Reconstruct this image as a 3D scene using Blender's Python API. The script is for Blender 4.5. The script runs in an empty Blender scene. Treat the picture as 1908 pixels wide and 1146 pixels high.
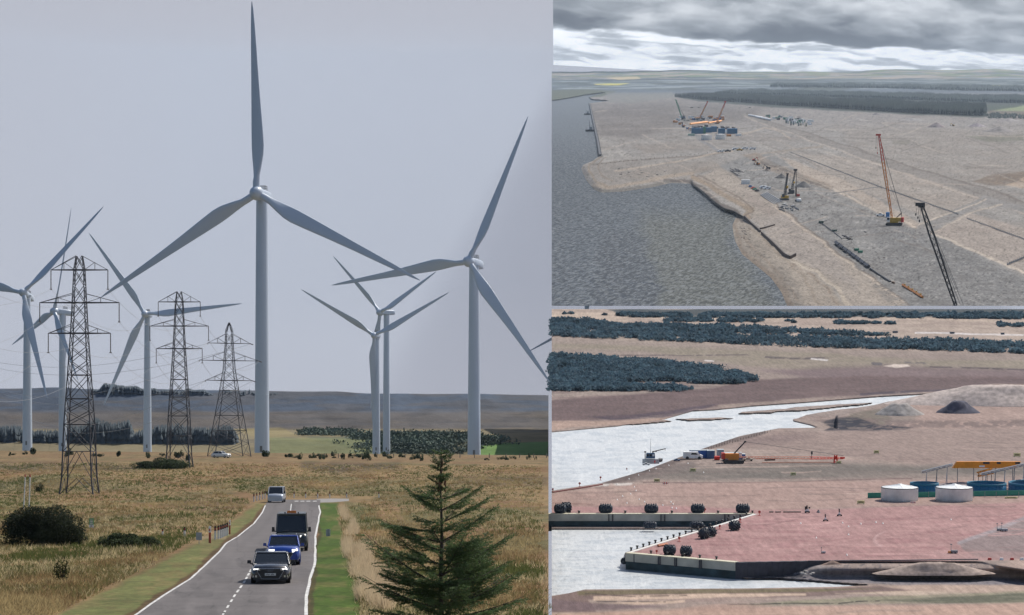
import bpy, math, random
import numpy as np
from mathutils import Matrix, Vector
random.seed(7); RNG = np.random.default_rng(11)
F = 4000.0; CX = 954.0; HOR = 845.0; CZ = 6.2
scene = bpy.context.scene
COL = scene.collection
# ---------------- camera
cd = bpy.data.cameras.new('camera'); cam = bpy.data.objects.new('camera', cd); COL.objects.link(cam)
cam.location = (0, 0, CZ); cam.rotation_euler = (math.radians(90), 0, 0)
cd.sensor_width = 36; cd.lens = 36 * F / 1908; cd.shift_y = (HOR - 573) / 1908
cd.clip_start = 1; cd.clip_end = 90000
scene.camera = cam
# ---------------- light
SUN_EL, SUN_AZ = 52.0, 45.0      # azimuth measured from the viewing direction towards the right
sd = Vector((math.sin(math.radians(SUN_AZ)) * math.cos(math.radians(SUN_EL)), math.cos(math.radians(SUN_AZ)) * math.cos(math.radians(SUN_EL)), math.sin(math.radians(SUN_EL))))
sl = bpy.data.lights.new('sun', 'SUN'); sl.energy = 4.4; sl.angle = math.radians(0.5); sl.color = (1, .95, .87)
so = bpy.data.objects.new('sun', sl); COL.objects.link(so); so.rotation_euler = sd.to_track_quat('Z', 'Y').to_euler()
so.location = (300, -100, 400)
w = bpy.data.worlds.new('World'); scene.world = w; w.use_nodes = True
nt = w.node_tree; nt.nodes.clear()
sk = nt.nodes.new('ShaderNodeTexSky'); sk.sky_type = 'NISHITA'; sk.sun_disc = False
sk.sun_elevation = math.radians(SUN_EL); sk.sun_rotation = math.radians(SUN_AZ)
sk.air_density = 1.0; sk.dust_density = 1.2; sk.ozone_density = 1.5
bg = nt.nodes.new('ShaderNodeBackground'); bg.inputs[1].default_value = 0.10
wo = nt.nodes.new('ShaderNodeOutputWorld')
# thin bright veil low in the sky on the sun's side, blue above and behind
def _n(t, **k):
    q = nt.nodes.new(t)
    for a_, v_ in k.items(): setattr(q, a_, v_)
    return q
tcw = _n('ShaderNodeTexCoord'); sx = _n('ShaderNodeSeparateXYZ'); nt.links.new(tcw.outputs['Generated'], sx.inputs[0])
mz = _n('ShaderNodeMapRange', interpolation_type='SMOOTHSTEP'); mz.inputs[1].default_value = .22; mz.inputs[2].default_value = .62; mz.inputs[3].default_value = 1; mz.inputs[4].default_value = 0; nt.links.new(sx.outputs[2], mz.inputs[0])
dt = _n('ShaderNodeVectorMath', operation='DOT_PRODUCT'); dt.inputs[1].default_value = (math.sin(math.radians(SUN_AZ)), math.cos(math.radians(SUN_AZ)), 0); nt.links.new(tcw.outputs['Generated'], dt.inputs[0])
md = _n('ShaderNodeMapRange', interpolation_type='SMOOTHSTEP'); md.inputs[1].default_value = -.5; md.inputs[2].default_value = .5; nt.links.new(dt.outputs['Value'], md.inputs[0])
mm_ = _n('ShaderNodeMath', operation='MULTIPLY'); nt.links.new(mz.outputs[0], mm_.inputs[0]); nt.links.new(md.outputs[0], mm_.inputs[1])
mix = _n('ShaderNodeMix', data_type='RGBA'); nt.links.new(mm_.outputs[0], mix.inputs[0]); nt.links.new(sk.outputs[0], mix.inputs[6]); mix.inputs[7].default_value = (4.85, 4.95, 5.6, 1)
nt.links.new(mix.outputs[2], bg.inputs[0]); nt.links.new(bg.outputs[0], wo.inputs[0])
scene.view_settings.view_transform = 'Standard'; scene.view_settings.look = 'None'
scene.view_settings.exposure = 0.0; scene.view_settings.gamma = 1
scene.cycles.volume_bounces = 0; scene.cycles.max_bounces = 6; scene.cycles.transparent_max_bounces = 8

# ---------------- numbers and noise
def lin1(c):
    c = c / 255.0
    return c / 12.92 if c <= .04045 else ((c + .055) / 1.055) ** 2.4
def L(r, g, b, k=1.0): return (lin1(r) * k, lin1(g) * k, lin1(b) * k)
def sstep(x, a, b):
    t = np.clip((x - a) / (b - a), 0, 1); return t * t * (3 - 2 * t)
def _h(ix, iy, s):
    n = (ix.astype(np.int64) * 374761393 + iy.astype(np.int64) * 668265263 + s * 1274126177) & 0xffffffff
    n = ((n ^ (n >> 13)) * 1103515245) & 0xffffffff
    n = ((n ^ (n >> 16)) * 2654435761) & 0xffffffff
    return ((n ^ (n >> 15)) & 0xffffff) / float(0xffffff)
def vn(x, y, s=0):
    ix = np.floor(x); iy = np.floor(y); fx = x - ix; fy = y - iy
    fx = fx * fx * (3 - 2 * fx); fy = fy * fy * (3 - 2 * fy)
    a = _h(ix, iy, s); b = _h(ix + 1, iy, s); c = _h(ix, iy + 1, s); d = _h(ix + 1, iy + 1, s)
    return (a * (1 - fx) + b * fx) * (1 - fy) + (c * (1 - fx) + d * fx) * fy
def fbm(x, y, o=4, s=0, g=.5):
    t = 0; a = 1; n = 0
    for i in range(o):
        t = t + a * vn(x * 2 ** i + 17.3 * i, y * 2 ** i + 5.1 * i, s + i * 7); n += a; a *= g
    return t / n

# ---------------- materials
MC = {}
def mat(name, rgb, rough=.8, metal=0.0, var=.15, scale=3.0, bump=0.0, alpha=None, emit=0, coat=0, spec=None):
    if name in MC: return MC[name]
    m = bpy.data.materials.new(name); m.use_nodes = True; n = m.node_tree; p = n.nodes['Principled BSDF']
    p.inputs['Roughness'].default_value = rough; p.inputs['Metallic'].default_value = metal
    if spec is not None: p.inputs['Specular IOR Level'].default_value = spec
    tc = n.nodes.new('ShaderNodeTexCoord'); nz = n.nodes.new('ShaderNodeTexNoise'); nz.inputs['Scale'].default_value = scale
    nz.inputs['Detail'].default_value = 4; n.links.new(tc.outputs['Object'], nz.inputs['Vector'])
    mr = n.nodes.new('ShaderNodeMapRange'); mr.inputs[1].default_value = .3; mr.inputs[2].default_value = .7
    mr.inputs[3].default_value = 1 - var; mr.inputs[4].default_value = 1 + var; n.links.new(nz.outputs[0], mr.inputs[0])
    mx = n.nodes.new('ShaderNodeVectorMath'); mx.operation = 'SCALE'; mx.inputs[0].default_value = rgb
    n.links.new(mr.outputs[0], mx.inputs[3]); n.links.new(mx.outputs[0], p.inputs['Base Color'])
    if bump:
        b = n.nodes.new('ShaderNodeBump'); b.inputs['Strength'].default_value = bump; n.links.new(nz.outputs[0], b.inputs['Height']); n.links.new(b.outputs[0], p.inputs['Normal'])
    if coat: p.inputs['Coat Weight'].default_value = coat; p.inputs['Coat Roughness'].default_value = .08
    if emit:
        p.inputs['Emission Color'].default_value = (*rgb, 1); p.inputs['Emission Strength'].default_value = emit
    MC[name] = m; return m
def thin(m, fac=.5):
    """leaves and blades let light through"""
    n = m.node_tree; p = n.nodes['Principled BSDF']; o = n.nodes['Material Output']
    if 'thin' in m: return m
    t = n.nodes.new('ShaderNodeBsdfTranslucent'); x = n.nodes.new('ShaderNodeMixShader'); x.inputs[0].default_value = fac
    n.links.new(p.inputs['Base Color'].links[0].from_socket, t.inputs[0]); n.links.new(p.outputs[0], x.inputs[1]); n.links.new(t.outputs[0], x.inputs[2]); n.links.new(x.outputs[0], o.inputs[0]); m['thin'] = 1; return m
def ground_mat(name, s1, s2, a1=.18, a2=.25, bump=.3, aniso=1.0, rough=.95, spec=.15):
    """vertex base colour times two scales of real-world noise"""
    m = bpy.data.materials.new(name); m.use_nodes = True; n = m.node_tree; p = n.nodes['Principled BSDF']
    p.inputs['Roughness'].default_value = rough; p.inputs['Specular IOR Level'].default_value = spec
    at = n.nodes.new('ShaderNodeAttribute'); at.attribute_name = 'Col'
    tc = n.nodes.new('ShaderNodeTexCoord')
    cur = at.outputs['Color']; last = None
    for sc_, am in ((s1, a1), (s2, a2)):
        mp = n.nodes.new('ShaderNodeMapping'); mp.inputs['Scale'].default_value = (1, aniso, aniso); n.links.new(tc.outputs['Object'], mp.inputs[0])
        nz = n.nodes.new('ShaderNodeTexNoise'); nz.inputs['Scale'].default_value = sc_; nz.inputs['Detail'].default_value = 6; nz.inputs['Roughness'].default_value = .65
        n.links.new(mp.outputs[0], nz.inputs['Vector'])
        mr = n.nodes.new('ShaderNodeMapRange'); mr.inputs[1].default_value = .3; mr.inputs[2].default_value = .7
        mr.inputs[3].default_value = 1 - am; mr.inputs[4].default_value = 1 + am; n.links.new(nz.outputs[0], mr.inputs[0])
        mx = n.nodes.new('ShaderNodeVectorMath'); mx.operation = 'SCALE'; n.links.new(cur, mx.inputs[0]); n.links.new(mr.outputs[0], mx.inputs[3])
        cur = mx.outputs[0]; last = nz
    n.links.new(cur, p.inputs['Base Color'])
    if bump:
        b = n.nodes.new('ShaderNodeBump'); b.inputs['Strength'].default_value = bump; b.inputs['Distance'].default_value = .3 / s2
        n.links.new(last.outputs[0], b.inputs['Height']); n.links.new(b.outputs[0], p.inputs['Normal'])
    return m

# ---------------- frames: three stretches of country, each on its own inclined ground
class Frame:
    def __init__(s, hrow, H, kind):
        s.th = math.atan((HOR - hrow) / F) if kind != 'moor' else 0.0
        s.h0 = hrow; s.H = H; s.kind = kind
        s.R = Matrix.Rotation(s.th, 4, 'X'); s.n = np.array([0, -math.sin(s.th), math.cos(s.th)])
        s.nv = Vector(s.n)
    def depth(s, u, v, h=0.0):
        u = np.asarray(u, float); v = np.asarray(v, float)
        c = math.cos(s.th)
        if s.kind == 'moor':
            sh = (1 - np.clip(u, -150, 1030) / 1022) * 9 * sstep(-v, -925, -860)
            ve = v + sh
            y = np.interp(ve, [848, 852, 860, 871, 895, 921, 1e5], [660, 600, 530, 459, 385, 326, 326])
            return np.where(ve < 921, y, 24800.0 / np.maximum(ve - 845, 1)) * (1 - h / 6.2)
        if s.kind == 'harbour':
            b = s.H * F / c / np.maximum(v - s.h0, 200)
            y0 = s.H * F / c / (800 - s.h0)
            y = np.where(v >= 800, s.H * F / c / np.maximum(v - s.h0, 1), y0 + (800 - v) * 2.15)
        else:
            y0 = s.H * F / c / (200 - s.h0)
            y = np.where(v >= 200, s.H * F / c / np.maximum(v - s.h0, 1), y0 + (200 - v) * 158.0)
        return y * (1 - h / s.H)
    def P(s, u, v, h=0.0):
        y = s.depth(u, v, h)
        return np.stack([(np.asarray(u) - CX) / F * y, y, (HOR - np.asarray(v)) / F * y + CZ], -1)
    def k(s, u, v): return float(s.depth(u, v)) / F        # metres per pixel at that spot
    def M(s, u, v, yaw=0.0, h=0.0, up=0.0):
        p = Vector(s.P(float(u), float(v), h)) + s.nv * up
        return Matrix.Translation(p) @ s.R @ Matrix.Rotation(math.radians(yaw), 4, 'Z')
MOOR = Frame(HOR, CZ, 'moor'); PEN = Frame(140.0, 140.0, 'peninsula'); HARB = Frame(500.0, 50.0, 'harbour')

# ---------------- meshes
class MB:
    def __init__(s, k=1.0): s.v = []; s.f = []; s.k = k; s.mi = []; s.cur = 0; s.sm = []
    def add(s, vs, fs, smooth=False):
        o = len(s.v); s.v += [(a * s.k, b * s.k, c * s.k) for a, b, c in vs]
        for f in fs: s.f.append(tuple(i + o for i in f)); s.mi.append(s.cur); s.sm.append(smooth)
        return s
    def box(s, c, d, rz=0.0, tx=1.0, ty=1.0, rx=0.0):
        """box centred at c with size d; tx,ty shrink the top"""
        x, y, z = d[0] / 2, d[1] / 2, d[2] / 2; cr, sr = math.cos(rz), math.sin(rz); cq, sq = math.cos(rx), math.sin(rx)
        vs = []
        for zz, a, b in ((-z, 1, 1), (z, tx, ty)):
            for xx, yy in ((-x, -y), (x, -y), (x, y), (-x, y)):
                X, Y, Z = xx * a, yy * b, zz
                Y, Z = Y * cq - Z * sq, Y * sq + Z * cq
                vs.append((c[0] + X * cr - Y * sr, c[1] + X * sr + Y * cr, c[2] + Z))
        return s.add(vs, [(0, 3, 2, 1), (4, 5, 6, 7), (0, 1, 5, 4), (1, 2, 6, 5), (2, 3, 7, 6), (3, 0, 4, 7)])
    def cyl(s, p0, p1, r0, r1=None, n=8, cap=True, smooth=True):
        r1 = r0 if r1 is None else r1
        p0 = Vector(p0); p1 = Vector(p1); d = (p1 - p0)
        if d.length < 1e-9: return s
        d.normalize(); a = d.orthogonal().normalized(); b = d.cross(a)
        vs = []
        for p, r in ((p0, r0), (p1, r1)):
            for i in range(n):
                t = 2 * math.pi * i / n + math.pi / n; q = p + a * (r * math.cos(t)) + b * (r * math.sin(t)); vs.append(tuple(q))
        s.add(vs, [(i, (i + 1) % n, n + (i + 1) % n, n + i) for i in range(n)], smooth)
        if cap: s.add(vs[:n], [tuple(range(n))[::-1]]); s.add(vs[n:], [tuple(range(n))])
        return s
    def tube(s, pts, r, n=4):
        for a, b in zip(pts[:-1], pts[1:]): s.cyl(a, b, r, r, n, True)
        return s
    def lathe(s, prof, n=24, c=(0, 0, 0), axis='z'):
        vs = []
        for r, z in prof:
            for i in range(n):
                t = 2 * math.pi * i / n; x, y = r * math.cos(t), r * math.sin(t)
                q = (x, y, z) if axis == 'z' else ((z, x, y) if axis == 'x' else (x, z, y))
                vs.append((q[0] + c[0], q[1] + c[1], q[2] + c[2]))
        fs = [(j * n + i, j * n + (i + 1) % n, (j + 1) * n + (i + 1) % n, (j + 1) * n + i) for j in range(len(prof) - 1) for i in range(n)]
        return s.add(vs, fs, True)
    def loft(s, rings, cap=True, smooth=True):
        n = len(rings[0]); vs = [p for r in rings for p in r]
        s.add(vs, [(j * n + i, j * n + (i + 1) % n, (j + 1) * n + (i + 1) % n, (j + 1) * n + i) for j in range(len(rings) - 1) for i in range(n)], smooth)
        if cap: s.add(rings[0], [tuple(range(n))[::-1]]); s.add(rings[-1], [tuple(range(n))])
        return s
    def lattice(s, p0, p1, w0, w1, n, r, rd=None):
        p0 = Vector(p0); p1 = Vector(p1); d = (p1 - p0).normalized()
        a = d.cross(Vector((0, 1, 0))); a = a.normalized() if a.length > 1e-3 else Vector((1, 0, 0)); b = d.cross(a).normalized(); rd = rd or r * .6
        def c(t, i):
            wd = (w0 + (w1 - w0) * t) / 2; q = p0.lerp(p1, t)
            return q + a * (wd * (1, 1, -1, -1)[i]) + b * (wd * (1, -1, -1, 1)[i])
        for i in range(4): s.cyl(c(0, i), c(1, i), r, r, 4)
        for j in range(n):
            t0, t1 = j / n, (j + 1) / n
            for i in range(4):
                i2 = (i + 1) % 4
                s.cyl(c(t0, i if j % 2 else i2), c(t1, i2 if j % 2 else i), rd, rd, 3, False)
        return s
    def build(s, name, m, parent=None, M=None):
        me = bpy.data.meshes.new(name); me.from_pydata(s.v, [], s.f)
        ms = m if isinstance(m, (list, tuple)) else [m]
        for q in ms: me.materials.append(q)
        if len(ms) > 1: me.polygons.foreach_set('material_index', s.mi)
        me.polygons.foreach_set('use_smooth', s.sm)
        me.update(); o = bpy.data.objects.new(name, me); COL.objects.link(o)
        if parent is not None: o.parent = parent
        if M is not None: o.matrix_world = M
        return o
def tag(o, label=None, cat=None, group=None, kind=None):
    if label: o['label'] = label
    if cat: o['category'] = cat
    if group: o['group'] = group
    if kind: o['kind'] = kind
    return o
def thing(name, label, cat, M, group=None):
    o = bpy.data.objects.new(name, None); COL.objects.link(o); o.matrix_world = M; o.empty_display_size = .5
    return tag(o, label, cat, group)
def dup(o, M, label=None, group=None):
    c = o.copy(); COL.objects.link(c); c.matrix_world = M
    if label: c['label'] = label
    if group: c['group'] = group
    for ch in list(o.children):
        d = ch.copy(); COL.objects.link(d); d.parent = c
        for g in list(ch.children):
            e = g.copy(); COL.objects.link(e); e.parent = d
    return c
def np_mesh(name, V, Fc, m, col=None, M=None, parent=None, smooth=False):
    V = np.asarray(V, np.float32); Fc = np.asarray(Fc, np.int32); me = bpy.data.meshes.new(name)
    me.vertices.add(len(V)); me.vertices.foreach_set('co', V.ravel())
    kk = Fc.shape[1]; me.loops.add(Fc.size); me.loops.foreach_set('vertex_index', Fc.ravel())
    me.polygons.add(len(Fc)); me.polygons.foreach_set('loop_start', np.arange(0, Fc.size, kk, dtype=np.int32))
    me.polygons.foreach_set('loop_total', np.full(len(Fc), kk, np.int32))
    if smooth: me.polygons.foreach_set('use_smooth', np.ones(len(Fc), bool))
    me.materials.append(m); me.update(calc_edges=True)
    if col is not None:
        a = me.color_attributes.new('Col', 'FLOAT_COLOR', 'POINT'); c4 = np.ones((len(V), 4), np.float32); c4[:, :3] = col; a.data.foreach_set('color', c4.ravel())
    o = bpy.data.objects.new(name, me); COL.objects.link(o)
    if parent is not None: o.parent = parent
    if M is not None: o.matrix_world = M
    return o
def grid_faces(nr, nc, keep=None):
    i = np.arange((nr - 1) * (nc - 1)); r = i // (nc - 1); c = i % (nc - 1); a = r * nc + c
    f = np.stack([a, a + nc, a + nc + 1, a + 1], -1)
    return f if keep is None else f[keep.reshape(nr, nc)[:-1, :-1].ravel()]

# ---------------- laying out ground colours and levels (soil, paving, sand ... base colours of the place itself)
def seg_d(U, V, a, b):
    ax, ay = a; bx, by = b; dx, dy = bx - ax, by - ay; t = np.clip(((U - ax) * dx + (V - ay) * dy) / (dx * dx + dy * dy + 1e-9), 0, 1)
    return np.hypot(U - ax - t * dx, (V - ay - t * dy))
class Canvas:
    def __init__(s, U, V, col, warp=0.0, seed=1, ws=30.0, k=1.0):
        s.U, s.V = U, V; s.k = k; s.C = np.tile(np.array(L(*col)), (U.size, 1)).reshape(U.shape + (3,)).astype(float)
        s.Uw = U + (fbm(U / ws, V / (ws * .25), 4, seed) - .5) * warp * 4; s.Vw = V + (fbm(U / ws, V / (ws * .25), 4, seed + 50) - .5) * warp
    def sdf(s, pts, raw=False):
        U, V = (s.U, s.V) if raw else (s.Uw, s.Vw)
        ins = np.zeros(U.shape, bool); d = np.full(U.shape, 1e9)
        for a, b in zip(pts, pts[1:] + pts[:1]):
            d = np.minimum(d, seg_d(U, V, a, b))
            if a[1] != b[1]:
                c = ((a[1] > V) != (b[1] > V)) & (U < (b[0] - a[0]) * (V - a[1]) / (b[1] - a[1]) + a[0]); ins ^= c
        return np.where(ins, d, -d)
    def mix(s, m, col, al=1.0):
        m = (np.clip(m, 0, 1) * al)[..., None]; s.C = s.C * (1 - m) + np.array(L(*col)) * m
    def poly(s, pts, col, fe=1.5, al=1.0, raw=False, noise=0.0, seed=3, ns=(14, 4)):
        d = s.sdf(pts, raw); m = sstep(d, -fe, fe)
        if noise: m = m * (1 - noise + noise * 2 * sstep(fbm(s.U / ns[0], s.V / ns[1], 4, seed), .35, .65)).clip(0, 1)
        s.mix(m, col, al)
    def line(s, pts, wd, col, fe=1.0, al=1.0, raw=False, noise=0.0, seed=5):
        U, V = (s.U, s.V) if raw else (s.Uw, s.Vw); d = np.full(U.shape, 1e9); n = len(pts) - 1
        if isinstance(wd, (int, float)): wd = (wd, wd)
        m = np.zeros(U.shape)
        for i, (a, b) in enumerate(zip(pts[:-1], pts[1:])):
            w_ = wd[0] + (wd[1] - wd[0]) * (i + .5) / n
            m = np.maximum(m, 1 - sstep(seg_d(U, V, a, b), w_ / 2 - fe * .5, w_ / 2 + fe))
        if noise: m = m * sstep(fbm(s.U / 9, s.V / 5, 3, seed), noise - .15, noise + .15)
        s.mix(m, col, al)
    def speck(s, su, sv, lo, hi, col, al=.5, seed=9, mask=None):
        m = sstep(fbm(s.U / su, s.V / sv, 4, seed), lo, hi)
        if mask is not None: m = m * mask
        s.mix(m, col, al)
def ellipse(cu, cv, ru, rv, n=18, tilt=0.0):
    return [(cu + ru * math.cos(2 * math.pi * i / n), cv + rv * math.sin(2 * math.pi * i / n) + tilt * ru * math.cos(2 * math.pi * i / n)) for i in range(n)]

# ---------------- vegetation
def leaves(C, size, flat=0.0, tri=False, up=0.0):
    """leaf-sized faces at centres C (n,3)"""
    n = len(C); a = RNG.normal(size=(n, 3)); a[:, 2] *= (1 - flat); a /= np.linalg.norm(a, axis=1)[:, None]
    b = np.cross(a, RNG.normal(size=(n, 3)) + np.array([0, 0, up])); b /= np.linalg.norm(b, axis=1)[:, None] + 1e-9
    sz = (size * RNG.uniform(.6, 1.4, n))[:, None] if np.isscalar(size) else (size * RNG.uniform(.6, 1.4, n))[:, None]
    if tri:
        V = np.stack([C - a * sz * .5 - b * sz * .4, C + a * sz * .5 - b * sz * .4, C + b * sz * .8], 1).reshape(-1, 3); return V, np.arange(3 * n).reshape(-1, 3)
    V = np.stack([C - a * sz * .5, C - b * sz * .3, C + a * sz * .5, C + b * sz * .3], 1).reshape(-1, 3)
    return V, np.arange(4 * n).reshape(-1, 4)
def crown(n, rx, ry, rz, lumps=14, seed=0, base=0.0):
    """leaf centres filling a lumpy bush; z from 0"""
    r = np.random.default_rng(seed); L_ = []
    cs = []
    for i in range(lumps):
        t = r.uniform(0, 2 * math.pi); q = math.sqrt(r.uniform(0, 1)); z = r.uniform(.15, .8) * (1 - .55 * q * q)
        cs.append((math.cos(t) * q * .72, math.sin(t) * q * .72, z, r.uniform(.22, .4)))
    cs = np.array(cs); idx = r.integers(0, lumps, n); d = r.normal(size=(n, 3)); d /= np.linalg.norm(d, axis=1)[:, None]
    rad = r.uniform(.55, 1.03, n) ** .6
    P = cs[idx, :3] + d * (cs[idx, 3] * rad)[:, None]
    P[:, 2] = np.abs(P[:, 2]) + base
    return P * np.array([rx, ry, rz])
def bush(name, label, cat, M, rx, ry, rz, n, size, col, seed, group=None, stems=True, lumps=14):
    P = crown(n, rx, ry, rz, lumps, seed); V, Fc = leaves(P, size)
    root = thing(name, label, cat, M, group)
    np_mesh('foliage', V, Fc, thin(mat('leaf_%d_%d_%d' % tuple(int(c * 1000) for c in col), col, .85, var=.45, scale=1.2 / max(rz, .3), spec=.2), .35), parent=root)
    if stems:
        mb = MB(); r = random.Random(seed)
        for i in range(7):
            a = r.uniform(0, 6.28); mb.cyl((0, 0, 0), (math.cos(a) * rx * .5, math.sin(a) * ry * .5, rz * .6), rz * .02, rz * .008, 5)
        mb.build('stem', mat('bark', (.05, .04, .03), .9), root)
    return root
def conifers(name, P, h, w_, m, parent=None, nv=(0, 0, 1), tiers=3, sides=5):
    """many small fir trees as one mass: P (n,3) feet, h heights"""
    n = len(P); nv = np.array(nv); ex = np.array([1, 0, 0]); ey = np.cross(nv, ex); Vs = []; Fs = []; off = 0
    h = np.broadcast_to(h, (n,)); w_ = np.broadcast_to(w_, (n,))
    for t in range(tiers):
        z0 = .12 + .26 * t; z1 = z0 + (.42 if t < tiers - 1 else 1 - z0); r = .5 * (1 - .27 * t)
        ang = RNG.uniform(0, 6.28, n)
        ring = []
        for i in range(sides):
            a = ang + 2 * math.pi * i / sides; rr = w_ * r * RNG.uniform(.6, 1.2, n); zz = h * (z0 + RNG.uniform(-.05, .05, n))
            ring.append(P + ex * (np.cos(a) * rr)[:, None] + ey * (np.sin(a) * rr)[:, None] + nv * zz[:, None])
        top = P + nv * (h * z1)[:, None]; V = np.stack(ring + [top], 1)
        f = np.array([(i, (i + 1) % sides, sides) for i in range(sides)]); Vs.append(V.reshape(-1, 3))
        Fs.append((f[None] + (np.arange(n) * (sides + 1))[:, None, None]).reshape(-1, 3) + off); off += n * (sides + 1)
    return np_mesh(name, np.concatenate(Vs), np.concatenate(Fs), m, parent=parent)
def scatter_poly(fr, pts, n, h=0.0, seed=0):
    """points spread evenly over the real ground inside an outline"""
    r = np.random.default_rng(seed); us = [p[0] for p in pts]; vs = [p[1] for p in pts]; out = []
    while sum(map(len, out)) < n:
        U = r.uniform(min(us), max(us), 4 * n); V = r.uniform(min(vs), max(vs), 4 * n)
        ins = np.zeros(U.shape, bool)
        for a, b in zip(pts, pts[1:] + pts[:1]):
            if a[1] != b[1]: ins ^= ((a[1] > V) != (b[1] > V)) & (U < (b[0] - a[0]) * (V - a[1]) / (b[1] - a[1]) + a[0])
        out.append(np.stack([U[ins], V[ins]], -1))
    q = np.concatenate(out)[:n]
    return fr.P(q[:, 0], q[:, 1], h), q
# =====================================================================  A: moor with road, pylons and wind farm
def build_moor():
    G1 = .9     # photo colour -> base colour gain for sunlit ground
    # near ground, down to the camera and up to the rim of the plain
    us = np.concatenate([np.arange(-110, 1020, 2.0), [1022.0]])
    vs = np.concatenate([np.arange(1260, 1000, -2.0), np.arange(1000, 900, -1.5), np.arange(900, 849, -1.0), [848.6]])
    U, V = np.meshgrid(us, vs)
    sh = (1 - np.clip(U, -150, 1030) / 1022) * 9 * sstep(-V, -925, -860)
    Vv = V - sh * sstep(-V, -925, -860)         # rim lies a little higher on the left
    P = MOOR.P(U, Vv)
    c = Canvas(U, Vv, (132, 110, 78), warp=5, seed=3, ws=60)
    X, Y = P[..., 0], P[..., 1]
    # heather, rush and dry grass patches in real distances
    c.mix(sstep(fbm(X / 9, Y / 22, 4, 5), .45, .62), (122, 92, 66), .75)
    c.mix(sstep(fbm(X / 12, Y / 30, 4, 15), .5, .66), (96, 92, 60), .75)
    c.mix(sstep(fbm(X / 5, Y / 14, 4, 25), .56, .7), (150, 124, 88), .7)
    c.mix(sstep(-Vv, -880, -850), (124, 106, 78), .5)
    for pts, col, al in (([(-110, 863), (120, 862), (250, 868), (340, 872), (200, 876), (-110, 878)], (72, 68, 54), .75), ([(570, 862), (740, 864), (760, 876), (600, 882), (560, 872)], (66, 62, 52), .75),
                         ([(-110, 895), (180, 892), (330, 905), (200, 918), (-110, 915)], (92, 86, 58), .7), ([(330, 898), (560, 900), (620, 915), (420, 918)], (88, 88, 58), .7),
                         ([(120, 958), (250, 955), (360, 965), (300, 982), (160, 985)], (90, 84, 56), .7), ([(740, 945), (1022, 952), (1022, 972), (760, 972)], (92, 94, 62), .75),
                         ([(640, 935), (700, 950), (720, 985), (660, 990)], (74, 86, 48), .8), ([(-110, 1050), (60, 1040), (150, 1060), (100, 1100), (-110, 1100)], (118, 92, 58), .6),
                         ([(200, 1020), (330, 1035), (300, 1075), (200, 1090)], (104, 92, 58), .6), ([(420, 925), (470, 935), (400, 960), (320, 950), (330, 925)], (104, 84, 62), .7), ([(-110, 925), (110, 930), (90, 950), (-110, 955)], (96, 96, 60), .7), ([(860, 890), (1022, 885), (1022, 905), (840, 905)], (98, 84, 62), .8), ([(880, 1000), (1022, 990), (1022, 1030), (900, 1040)], (84, 84, 52), .7)):
        c.poly(pts, col, 6, al, noise=.5, ns=(30, 6))
    # mown verge left and right of the road, dry fringe, worn edges
    c.poly([(130, 1260), (60, 1170), (160, 1120), (280, 1060), (360, 1015), (420, 985), (430, 975), (455, 955), (478, 938), (492, 940), (470, 975), (420, 1012), (350, 1078), (245, 1146), (100, 1260)], (106, 110, 66), 5, .95, noise=.3, ns=(30, 5))
    c.poly([(560, 1260), (575, 1146), (580, 1075), (590, 1000), (595, 937), (630, 937), (632, 960), (642, 1030), (668, 1090), (668, 1160), (680, 1260)], (70, 90, 34), 3, 1)
    c.speck(30, 8, .5, .7, (104, 102, 58), .7, mask=sstep(c.sdf([(560, 1260), (580, 1075), (595, 937), (630, 937), (668, 1090), (680, 1260)]), -2, 2))
    c.poly([(628, 945), (650, 950), (672, 985), (700, 1035), (740, 1090), (700, 1110), (668, 1110), (645, 1030)], (128, 110, 78), 4, .7, noise=.3, ns=(9, 9))
    c.line([(90, 1262), (243, 1150), (350, 1081), (410, 1022), (470, 978), (492, 945)], (18, 4), (84, 62, 44), 3, .8)
    c.line([(572, 1260), (578, 1110), (585, 1060), (592, 1000), (598, 945)], (14, 4), (70, 56, 40), 3, .7)
    c.line([(340, 1000), (425, 1003)], 4, (150, 132, 104), 2, .7)
    c.C *= (1 + .3 * (fbm(X / .5, Y / 3, 3, 301) - .5) + .3 * (fbm(X / 2.2, Y / 9, 3, 303) - .5))[..., None]
    onroad = sstep(c.sdf(ROAD_PTS, raw=True), 0, 5)
    P[..., 2] += (fbm(X / 1.6, Y / 3.2, 3, 8) - .5) * .12 * (1 - onroad) * sstep(-Y, -300, -120) - .06 * onroad
    np_mesh('ground', P.reshape(-1, 3), grid_faces(*U.shape), ground_mat('moor_soil', .35, 2.2, .25, .35, .6), c.C.reshape(-1, 3) * G1, smooth=True)['kind'] = 'structure'
    # ---- country beyond the rim: valley, brown slopes, ridge with haze blue painted in
    vt = np.array([(700, 860), (760, 866), (900, 866), (990, 858), (1000, 848), (1012, 836), (1030, 824), (1060, 813), (1120, 805), (1168, 801), (1174, 796), (1182, 787), (1190, 776), (1198, 766), (1208, 750), (1216, 738), (1223, 728), (1227, 727), (1235, 728), (1270, 745)], float)
    ys = np.concatenate([[662, 700], np.linspace(760, 1000, 8), np.linspace(1002, 1058, 50), np.linspace(1062, 1160, 30), np.linspace(1162, 1235, 90), [1250, 1270]])
    vb = np.interp(ys, vt[:, 0], vt[:, 1]); vb[0] = 850; vb[1] = 858
    us2 = np.concatenate([np.arange(-110, 1020, 4.0), [1022.0]])
    U2 = np.tile(us2, (len(ys), 1)); Y2 = np.tile(ys[:, None], (1, len(us2))); V2 = np.tile(vb[:, None], (1, len(us2)))
    V2 = V2 - (1 - U2 / 1022) * 9 * (1 - sstep(Y2, 1030, 1160))
    far = sstep(Y2, 1190, 1223)
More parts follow.
